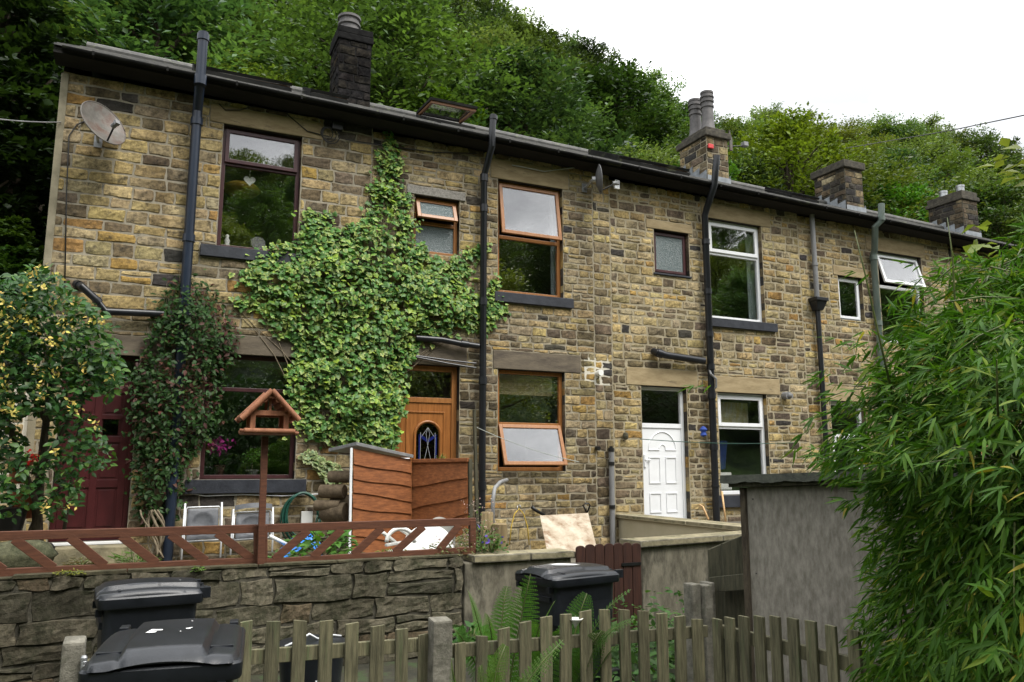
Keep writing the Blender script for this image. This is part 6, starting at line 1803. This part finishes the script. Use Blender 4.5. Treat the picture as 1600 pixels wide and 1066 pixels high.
def frond(base, tip, bend, wid, out, gg, npin=26, light=1.0):
    base, tip = np.array(base, float), np.array(tip, float)
    mid = (base + tip) / 2 + np.array(bend)
    ts = np.linspace(0, 1, npin + 6)
    C = ((1 - ts) ** 2)[:, None] * base + (2 * ts * (1 - ts))[:, None] * mid + (ts ** 2)[:, None] * tip
    T = unit(np.gradient(C, axis=0))
    view = unit(CAM - C)
    side = unit(np.cross(T, np.array([0, -.5, .7]) + .25 * gg.normal(size=3)))
    out['stem'].append(C)
    for i in range(6, len(ts) - 1):
        f = (i - 6) / npin; L = wid * (math.sin(math.pi * (0.12 + .88 * f)) ** .8) * (1.0 - .35 * f) + .01
        nrm = unit(np.cross(side[i], T[i]))
        for s in (-1, 1):
            d = unit(side[i] * s + T[i] * .45 - np.array([0, 0, .12]))
            # leaflets along the pinna
            m = max(3, int(L / .011))
            for k in range(m):
                q = (k + .5) / m; w_ = L * .19 * (1 - q) ** .7 + .003
                p = C[i] + d * L * q + np.array([0, 0, -.1]) * L * q * q
                for z in (-1, 1):
                    out['P'].append(p); out['D'].append(unit(T[i] * z * 1.0 + d * .5)); out['N'].append(nrm); out['S'].append((w_ * 1.15, .011 * 1.5 + w_ * .15, w_)); out['C'].append(light)


def fern(label, base, fronds, seed, col=(.07, .16, .03)):
    gg = np.random.default_rng(seed); tt = thing('fern', base, label, 'fern', None)
    out = {k: [] for k in ('P', 'D', 'N', 'S', 'C', 'stem')}
    for (tip, bend, wid) in fronds: frond(base, tip, bend, wid, out, gg, light=gg.uniform(.75, 1.25))
    n = len(out['P']); cc = jitcol(col, n, gg, .15) * np.array(out['C'])[:, None]
    link('fronds', scatter('fronds', *LEAF2, np.array(out['P']), np.array(out['D']), np.array(out['N']), np.array(out['S']), cc), MT['leaf'], tt)
    b = MB()
    for C in out['stem']: b.tube([C[0], C[len(C) // 4], C[len(C) // 2], C[3 * len(C) // 4], C[-1]], [.007, .006, .005, .004, .002], 5)
    b.build('stalks', MT['culm'], tt, smooth=True)


def ft(px, py, t_): return att(px, py, t_)


B1 = att(785, 1100, 5.3); B1[2] = GZ
fern('tall pale green fern standing between the retaining wall corner and the bin', B1,
     [(ft(732, 926, 5.0), (-.05, 0, .28), .13), (ft(829, 897, 5.2), (0, 0, .1), .15), (ft(762, 960, 4.9), (-.05, -.1, .2), .13), (ft(866, 940, 5.1), (.05, -.05, .25), .14), (ft(793, 915, 5.5), (-.02, .1, .2), .13), (ft(710, 985, 5.0), (-.1, 0, .3), .12), (ft(880, 985, 5.0), (.1, -.1, .3), .12), (ft(748, 1010, 4.7), (-.1, -.1, .25), .1), (ft(843, 975, 4.8), (.05, -.15, .25), .12)], 21)
B2 = att(872, 1110, 5.1); B2[2] = GZ
fern('fern with arching fronds leaning towards the dark red gate', B2,
     [(ft(917, 927, 5.2), (.0, 0, .25), .13), (ft(986, 921, 5.0), (-.1, 0, .3), .05), (ft(992, 968, 4.8), (-.1, -.05, .32), .09), (ft(940, 985, 4.9), (0, -.1, .25), .1), (ft(900, 960, 5.3), (-.05, 0, .2), .12), (ft(850, 1010, 4.8), (-.05, -.1, .22), .1), (ft(960, 1010, 4.9), (.05, -.1, .2), .1)], 22, (.06, .135, .028))
B3 = att(740, 1150, 4.15); B3[2] = GZ + .15
fern('low fern fronds poking through the pickets in front of the tall fern', B3,
     [(ft(790, 1008, 4.2), (.0, -.05, .2), .07), (ft(705, 1030, 4.0), (-.05, 0, .15), .07), (ft(815, 1060, 4.0), (.05, -.1, .1), .07), (ft(750, 1040, 4.0), (0, -.1, .1), .07), (ft(880, 1000, 4.15), (-.05, -.12, .15), .06), (ft(775, 1050, 3.9), (0, -.1, .1), .07)], 23, (.075, .14, .03))
b = MB(); c = att(899, 969, 4.9); b.lathe((c[0], c[1], c[2]), [(.004, -.05), (.012, -.03), (.04, .0), (.05, .01), (.035, .006), (.006, -.01)], 12)
tag(b.build('white_flower', MT['plastic'], smooth=True, loc=c), 'single white trumpet flower among the ferns', 'flower')

# weeds on the ground behind the fence
n = 7000; P = np.column_stack([g.uniform(1.2, 6.8, n), g.uniform(-6.85, -4.5, n), np.zeros(n)]); nz_ = blobnoise(P[:, :2], 1.6, 9)
k = nz_ > -.25; P = P[k]; nz_ = nz_[k]; n = len(P); P[:, 2] = GZ + g.random(n) * np.clip(.12 + .25 * nz_, .05, .5) + .01
tag(link('ground_cover', scatter('ground_cover', *LEAF6, P, np.column_stack([g.normal(size=n), g.normal(size=n), g.normal(.1, .3, n)]), np.column_stack([g.normal(0, .4, n), g.normal(-.2, .4, n), np.ones(n)]), g.uniform(.05, .12, n), jitcol((.045, .1, .022), n, g, .4)), MT['leaf']), kind='stuff')
bpy.data.objects['ground_cover']['label'] = 'green weeds covering the ground behind the picket fence'
herb('leafy_weed', 'broad leaved green weed between the first pickets of the arched section', 'plant', 735, 1020, -5.6, 50, 42, 90, .12, (.055, .14, .03), gseed=14)
herb('leafy_weed', 'bright green weed behind the arched picket section, right of the dark red gate', 'plant', 1078, 1052, -5.4, 60, 50, 110, .1, (.075, .16, .028), gseed=15)

# bamboo ------------------------------------------------------------------------
g = np.random.default_rng(77)
t = thing('bamboo', (att(1600, 900, 3.6)[0], att(1600, 900, 3.6)[1], GZ), 'dense leafy bamboo clump filling the right edge in front of the houses', 'bamboo')
BY = [330, 365, 395, 430, 480, 520, 560, 600, 640, 690, 720, 745, 780, 830, 880, 930, 980, 1030, 1100]
BX = [1612, 1580, 1540, 1490, 1445, 1405, 1370, 1345, 1335, 1290, 1280, 1290, 1325, 1345, 1362, 1366, 1345, 1315, 1320]


def bxl(y): return np.interp(y, BY, BX)


nc = 7200
py = g.uniform(335, 1100, nc); u_ = g.random(nc) ** 1.15
px = bxl(py) + 14 + u_ * (1790 - bxl(py)) + g.normal(0, 9, nc)
edge_ = np.clip((px - bxl(py)) / 230, 0, 1) * np.clip((py - 330) / 190, .12, 1)
tt_ = 4.1 - 1.75 * edge_ ** .7 * g.random(nc) ** .45 + .7 * g.random(nc) * edge_
tt_ = np.where((px > 1540) & (py > 560) & (g.random(nc) < .03), 2.1 + .3 * g.random(nc), tt_)
d = _f[None] + _r[None] * ((px - 800) / FPX)[:, None] + _u[None] * ((533 - py) / FPX)[:, None]
TP = CAM + d * tt_[:, None]
kp = (TP[:, 2] > GZ + .08) & (g.random(nc) < np.clip(.22 + edge_ * 2.2 + .25 * blobnoise(np.column_stack([px, py]), .03, 5), .08, 1)); TP = TP[kp]; nc = len(TP)
# loose sprays reaching out over the wall and the shed
no_ = 220; oy = 400 + 640 * g.random(no_) ** 1.5; ox = bxl(oy) - g.exponential(1, no_) * np.where(oy < 720, 30, 10) + 8; ot = 3.9 + .5 * g.random(no_)
od = _f[None] + _r[None] * ((ox - 800) / FPX)[:, None] + _u[None] * ((533 - oy) / FPX)[:, None]
TP = np.vstack([TP, CAM + od * ot[:, None]]); nc = len(TP); yel = None
ctr = att(1680, 640, 3.4)
outw = TP - ctr; outw[:, 2] *= .5; outw = unit(outw + g.normal(0, .25, outw.shape))
tw = unit(outw + np.column_stack([g.normal(0, .25, nc), g.normal(0, .25, nc), g.normal(-.12, .35, nc)]))
LP, LD, LN, LS, LC = [], [], [], [], []
yel = g.random(nc)
for i in range(nc):
    k = g.integers(4, 8); side = unit(np.cross(tw[i], [0, 0, 1.0]) + g.normal(0, .2, 3))
    for j in range(k):
        s = (j - (k - 1) / 2) / k
        p = TP[i] - tw[i] * (.05 * abs(s) * 2 + .015 * j) 
        dd = tw[i] * (1 - .75 * abs(s)) + side * s * 1.7 + np.array([0, 0, -.1 - .35 * g.random()]) + g.normal(0, .22, 3)
        LP.append(p); LD.append(dd); LN.append(np.array([0, -.3, 1]) + g.normal(0, .6, 3)); L_ = g.uniform(.06, .12); LS.append((L_, L_ * g.uniform(.85, 1.25), L_))
        c = (.042, .105, .012) if g.random() < .5 else (.075, .155, .018) if g.random() < .8 else (.14, .2, .028)
        if g.random() < .012: c = (.3, .25, .04)
        m_ = g.uniform(.75, 1.25); LC.append((c[0] * m_, c[1] * m_, c[2] * m_))
link('leaves', scatter('leaves', *BLADE, np.array(LP), np.array(LD), np.array(LN), np.array(LS), np.array(LC)), MT['bamboo_leaf'], t)
b = MB(); rs = random.Random(12); rootc = att(1640, 1066, 3.5)
for k in range(46):
    i = rs.randrange(nc); tip = TP[i]; bs = np.array([rootc[0] + rs.uniform(-.3, .5), rootc[1] + rs.uniform(-.3, .5), GZ]); top = np.array([bs[0] * .6 + tip[0] * .4, bs[1] * .6 + tip[1] * .4, max(tip[2], -.2) + .35])
    ts = np.linspace(0, 1, 9); pts = [((1 - s) ** 2) * bs + 2 * s * (1 - s) * top + s * s * tip for s in ts]
    b.tube(pts, [.011 * (1 - .85 * s) + .0012 for s in ts], 6)
for k in range(420):
    i = rs.randrange(nc); a = TP[i]; e = a - tw[i] * rs.uniform(.12, .35) + np.array([rs.uniform(-.05, .05), rs.uniform(-.05, .05), rs.uniform(-.12, .05)]); b.tube([e, (a + e) / 2 + [0, 0, .015], a], [.0035, .0028, .0018], 4)
# two bare whips standing above the clump
for q in ([(1395, 620), (1372, 520), (1352, 430), (1335, 360)], [(1500, 560), (1492, 470), (1488, 400), (1480, 340)]):
    b.tube([att(x, y, 3.7) for x, y in q], [.006, .005, .004, .002], 5)
b.build('culms', MT['culm'], t, smooth=True)

# ------------------------------------------------------------------ trees
SKY_X = [-200, 600, 745, 770, 800, 830, 870, 905, 940, 985, 1010, 1040, 1060, 1090, 1130, 1165, 1200, 1235, 1270, 1330, 1370, 1410, 1450, 1480, 1530, 1560, 1600, 1700]
SKY_Y = [-200, -130, -25, 16, 28, 40, 58, 62, 86, 110, 126, 156, 162, 166, 185, 186, 168, 178, 190, 192, 188, 186, 180, 196, 204, 222, 236, 250]


def tree_mesh(seed, H, rad, nspray, nleaf, leaf, cols, conic=.0, lift=.25, low=.22):
    gg = np.random.default_rng(seed)
    P, D, N3, S, C = [], [], [], [], []
    limbs = []
    for i in range(nspray):
        t_ = low + (1 - low) * gg.random() ** .85
        prof = math.sin(math.pi * min(1, (.18 + .82 * (t_ - low) / (1 - low)) ** (.8 - .3 * conic))) ** .6 if t_ < .97 else .25
        prof = max(prof, .2)
        az = gg.uniform(0, 6.283); r_ = rad * prof * (gg.random() ** .45) * (1 + .22 * math.sin(az * 3 + seed) * math.sin(t_ * 9 + seed))
        d = np.array([math.cos(az), math.sin(az), lift + .5 * (t_ - .4) + gg.normal(0, .15)]); d /= np.linalg.norm(d)
        tip = np.array([math.cos(az) * r_, math.sin(az) * r_, H * t_ + lift * r_ * .25])
        L = gg.uniform(.9, 1.7) * rad / 3.0
        lat = np.array([-math.sin(az), math.cos(az), gg.normal(0, .15)]); nrm = np.cross(d, lat)
        m = nleaf; s = gg.random(m) ** .8; la = gg.normal(0, .24, m) * L * (1.15 - .7 * s); ve = gg.normal(0, .07, m) * L - .12 * L * (np.abs(la) / L)
        P.append(tip + d * (s * L - L * .55)[:, None] + lat * la[:, None] + np.array([0, 0, 1]) * (ve - .10 * s * s * L)[:, None])
        D.append(d * .8 + lat * np.sign(la)[:, None] * .9 + gg.normal(0, .35, (m, 3))); N3.append(np.array([0, 0, 1.0]) + d * .35 + gg.normal(0, .4, (m, 3)))
        S.append(gg.uniform(leaf * .65, leaf * 1.25, m))
        c = np.array(cols[gg.integers(len(cols))]) * gg.uniform(.7, 1.3); C.append(np.tile(c, (m, 1)) * gg.uniform(.85, 1.15, (m, 1)))
        if i % 7 == 0: limbs.append((tip, t_))
    cm = scatter('crown', *LEAF2, np.vstack(P), np.vstack(D), np.vstack(N3), np.concatenate(S), np.vstack(C))
    b = MB(); gr = random.Random(seed)
    b.tube([(0, 0, -.6), (.05, 0, H * .2), (-.06, .08, H * .5), (.05, -.04, H * .92)], [H * .022, H * .018, H * .012, H * .003], 9)
    for tip, t_ in limbs:
        z0 = H * max(.12, t_ - .18); b.tube([(0, 0, z0), (tip[0] * .5, tip[1] * .5, (z0 + tip[2]) / 2 + .1), tuple(tip * .95)], [H * .008, H * .005, H * .0015], 6)
    me = bpy.data.meshes.new('trunk'); me.from_pydata(b.v, [], b.f); me.polygons.foreach_set('use_smooth', [True] * len(me.polygons))
    return cm, me


GREENS = [(.058, .098, .03), (.08, .132, .036), (.105, .168, .045), (.07, .118, .04)]
PAL = [GREENS, [(.04, .078, .034), (.055, .1, .04), (.075, .125, .045)], [(.1, .15, .032), (.13, .18, .04), (.085, .135, .03)], [(.05, .088, .024), (.07, .115, .03)], [(.085, .14, .05), (.11, .165, .06), (.07, .12, .045)]]
PROTO = [tree_mesh(100 + i, 9.0, (3.4, 3.0, 3.8, 2.7, 3.2)[i], (300, 280, 330, 260, 300)[i], 85, .15, PAL[i], conic=(0, .5, 0, 1, .3)[i], lift=(.3, .45, .2, .5, .35)[i]) for i in range(5)]
for cm, tm in PROTO: cm.materials.append(MT['tree_leaf']); tm.materials.append(MT['bark'])


def tree(loc, sc, rz, proto, label, group=None, name='tree', cat='tree'):
    o = bpy.data.objects.new(name, None); COL.objects.link(o); o.location = loc; o.rotation_euler = (0, 0, rz); o.scale = sc
    tag(o, label, cat, group)
    for nm, me in (('crown', proto[0]), ('trunk', proto[1])):
        c = bpy.data.objects.new(nm, me); COL.objects.link(c); c.parent = o
    return o


rt = random.Random(8)
WOOD = 'trees of the hillside wood behind the houses'
WL = 'green broadleaf tree in the dense wood on the hillside behind the houses'
# crest row, tops along the skyline of the wood
pxs = list(range(-40, 1700, 40))
for i, px_ in enumerate(pxs):
    sy = np.interp(px_, SKY_X, SKY_Y) + rt.uniform(-3, 10)
    Yt = rt.uniform(31, 36); top = at(px_, sy, Yt)
    gz = hillz(top[0], Yt); h = top[2] - gz
    h = min(max(h, 4.5), 17); z0 = top[2] - h
    s = h / 9.0; w = rt.uniform(.85, 1.1) * max(1.0, min(s, 1.35))
    tree((top[0], Yt, z0), (w, w, s * .98), rt.uniform(0, 6.28), PROTO[rt.randrange(5)], WL, WOOD)
for Yt, step in ((11, 3.6), (14.5, 4.0), (18.5, 4.3), (22.5, 4.6), (27, 4.8)):
    xl = (Yt + 11.5) * math.tan(R(-11)); xr = (Yt + 11.5) * math.tan(R(60)); x = xl
    while x < xr:
        xx, yy = x + rt.uniform(-1, 1), Yt + rt.uniform(-1.2, 1.2)
        gz = hillz(xx, yy); h = rt.uniform(7.5, 11.5)
        for _ in range(30):
            p = proj((xx, yy, gz + h * 1.04))
            if p[1] < np.interp(p[0], SKY_X, SKY_Y) + 26: h *= .94
            else: break
        # keep openings for the single trees picked out below
        if h > 4.0:
            s = h / 9; w = s * rt.uniform(.95, 1.2); w = max(w, .75)
            tree((xx, yy, gz - .2), (w, w, s), rt.uniform(0, 6.28), PROTO[rt.randrange(5)], WL, WOOD)
        x += step * rt.uniform(.8, 1.25)


def single(cx, top, bot, wpx, Y, cols, label, seed, nspray=190, nleaf=40, leaf=.22, conic=0, lift=.3, name='tree'):
    a, b_ = at(cx, top, Y), at(cx, bot, Y); H = a[2] - b_[2]; rad = wpx / 2 * np.linalg.norm(at(cx + 1, top, Y) - at(cx, top, Y))
    gz = min(b_[2], hillz(a[0], Y)) if Y > 8 else GZ
    H2 = a[2] - gz
    cm, tm = tree_mesh(seed, H2, rad, nspray, nleaf, leaf, cols, conic=conic, lift=lift, low=max(.12, (b_[2] - gz) / H2))
    cm.materials.append(MT['leaf']); tm.materials.append(MT['bark'])
    return tree((a[0], Y, gz), (1, 1, 1), 0, (cm, tm), label, name=name)


YG = [(.15, .2, .022), (.125, .175, .02), (.105, .16, .024)]
single(1225, 196, 340, 150, 10.2, YG, 'yellow green feathery tree between the chimney with tall pots and the potless chimney', 201, 230, 40, .17, 0, .6)
single(1395, 300, 400, 120, 9.6, [(.055, .15, .018), (.07, .17, .02)], 'fresh bright green tree between the two right hand chimneys', 202, 200, 40, .17, 0, .4)
single(684, 142, 200, 70, 8.6, [(.15, .25, .02), (.12, .22, .02)], 'lime green bush top above the roof left of the propped roof window', 203, 110, 40, .11, 0, .3)
single(733, 160, 215, 50, 8.8, [(.15, .25, .02), (.12, .22, .02)], 'lime green bush top above the roof right of the propped roof window', 204, 90, 40, .11, 0, .3)
single(955, 118, 300, 190, 17, [(.02, .042, .012), (.025, .05, .013)], 'darkest broad tree of the wood left of the chimney with tall pots', 205, 260, 40, .24, 0, .25)
single(890, 225, 290, 90, 8.7, [(.09, .14, .04), (.075, .12, .035)], 'pale green low tree just above the roof of the middle houses', 206, 120, 40, .14, 0, .3)
single(1090, 250, 330, 90, 8.8, [(.06, .14, .018), (.05, .12, .016)], 'mid green tree behind the foot of the chimney with tall pots', 207, 130, 40, .15, 0, .3)
single(1560, 290, 420, 130, 9.5, [(.04, .08, .02), (.055, .1, .025)], 'dull green tree right of the chimney with two stub flues', 208, 170, 40, .18, 0, .3)
# dark trees at the left of the end house
for i, (cx, top, bot, w_, Y, lab) in enumerate(((20, -160, 330, 260, 5.5, 'tall dark tree rising close behind the left end of the terrace'), (-70, -60, 480, 300, 3.5, 'tall dark tree at the far left edge beside the end house'), (70, 60, 560, 170, 7.5, 'dark tree low behind the left gable of the end house'))):
    single(cx, top, bot, w_, Y, [(.017, .034, .01), (.024, .046, .012), (.014, .028, .008)], lab, 220 + i, 260, 42, .2, 0, .25)
single(18, 345, 470, 110, 2.6, [(.05, .095, .018), (.065, .115, .02)], 'lighter green feathery young tree left of the gable', 230, 150, 40, .1, .6, .1, name='conifer')
single(30, 395, 520, 130, 1.6, [(.035, .08, .016), (.05, .1, .02)], 'green bush above the yellow flowered shrub at the left edge', 231, 140, 40, .1, 0, .2, name='bush')

# trees of the other side of the valley, mirrored in the window panes
Y_o = -19.0
while Y_o > -66:
    x = -14 + rt.uniform(0, 4)
    while x < 62:
        s_o = -14 - Y_o; gz = GZ + .56 * min(s_o, 46) + .05 * max(0, s_o - 46) - .8
        s = rt.uniform(.65, .95); w = s * rt.uniform(1.0, 1.3)
        tree((x, Y_o + rt.uniform(-1.5, 1.5), gz), (w, w, s), rt.uniform(0, 6.28), PROTO[rt.randrange(5)], 'tree of the opposite hillside, mirrored in the window panes', 'trees of the opposite hillside')
        x += rt.uniform(4.5, 7.5)
    Y_o -= 6.5
# two unseen trees added so their crowns shade the bamboo and left garden
tree((8.5, -11.2, GZ), (.9, .9, .95), 1.4, PROTO[2], 'tree added unseen beyond the right edge of the view to shade the bamboo')
tree((-5.6, -7.2, GZ), (1.0, 1.0, 1.05), 2.4, PROTO[4], 'tree added unseen beyond the left edge of the view to shade the left garden')
# ------------------------------------------------------------------ light
SUN_AZ = Vector((.28, -.50, .85)).normalized()
sd_ = bpy.data.lights.new('sun', 'SUN'); so = bpy.data.objects.new('sun', sd_); COL.objects.link(so)
sd_.energy = 2.6; sd_.angle = R(26); sd_.color = (1.0, .965, .91)
so.rotation_euler = SUN_AZ.to_track_quat('Z', 'Y').to_euler(); so.location = (5, -20, 30)
wd = bpy.data.worlds.new('World'); SC.world = wd; wd.use_nodes = True
nt = wd.node_tree; bg = nt.nodes['Background']; L = nt.links.new
sky = N_(nt, 'ShaderNodeTexSky', sky_type='NISHITA'); sky.sun_disc = False
sky.sun_elevation = math.asin(SUN_AZ.z); sky.sun_rotation = math.atan2(SUN_AZ.x, SUN_AZ.y); sky.air_density = 1.2; sky.dust_density = 4.0
# cloud cover over the sky
tc = N_(nt, 'ShaderNodeTexCoord'); mp = N_(nt, 'ShaderNodeMapping'); mp.inputs['Scale'].default_value = (1, 1, 2.2); L(tc.outputs['Generated'], mp.inputs['Vector'])
no = N_(nt, 'ShaderNodeTexNoise', Scale=2.6, Detail=6, Roughness=.55); L(mp.outputs[0], no.inputs['Vector'])
rp = ramp(nt, [(.36, (15, 15.5, 16.2)), (.6, (36, 36.5, 37))]); L(no.outputs['Fac'], rp.inputs['Fac'])
# an overcast sky is three times as bright overhead as at the horizon
sp = N_(nt, 'ShaderNodeSeparateXYZ'); L(tc.outputs['Generated'], sp.inputs[0])
gr_ = N_(nt, 'ShaderNodeMapRange'); gr_.inputs['To Min'].default_value = .4; gr_.inputs['To Max'].default_value = 1.5; L(sp.outputs['Z'], gr_.inputs['Value'])
mg = N_(nt, 'ShaderNodeMix', data_type='RGBA', blend_type='MULTIPLY'); mg.inputs['Factor'].default_value = 1; L(rp.outputs['Color'], mg.inputs['A']); L(gr_.outputs[0], mg.inputs['B'])
mx = N_(nt, 'ShaderNodeMix', data_type='RGBA'); mx.inputs['Factor'].default_value = .9; mx.clamp_result = False
L(sky.outputs['Color'], mx.inputs['A']); L(mg.outputs['Result'], mx.inputs['B']); L(mx.outputs['Result'], bg.inputs['Color'])
bg.inputs['Strength'].default_value = .058
SC.view_settings.view_transform = 'Standard'; SC.view_settings.look = 'None'; SC.view_settings.exposure = 0.55; SC.view_settings.gamma = 1
SC.render.engine = 'CYCLES'
SC.cycles.max_bounces = 6; SC.cycles.transparent_max_bounces = 12; SC.cycles.diffuse_bounces = 3; SC.cycles.glossy_bounces = 3
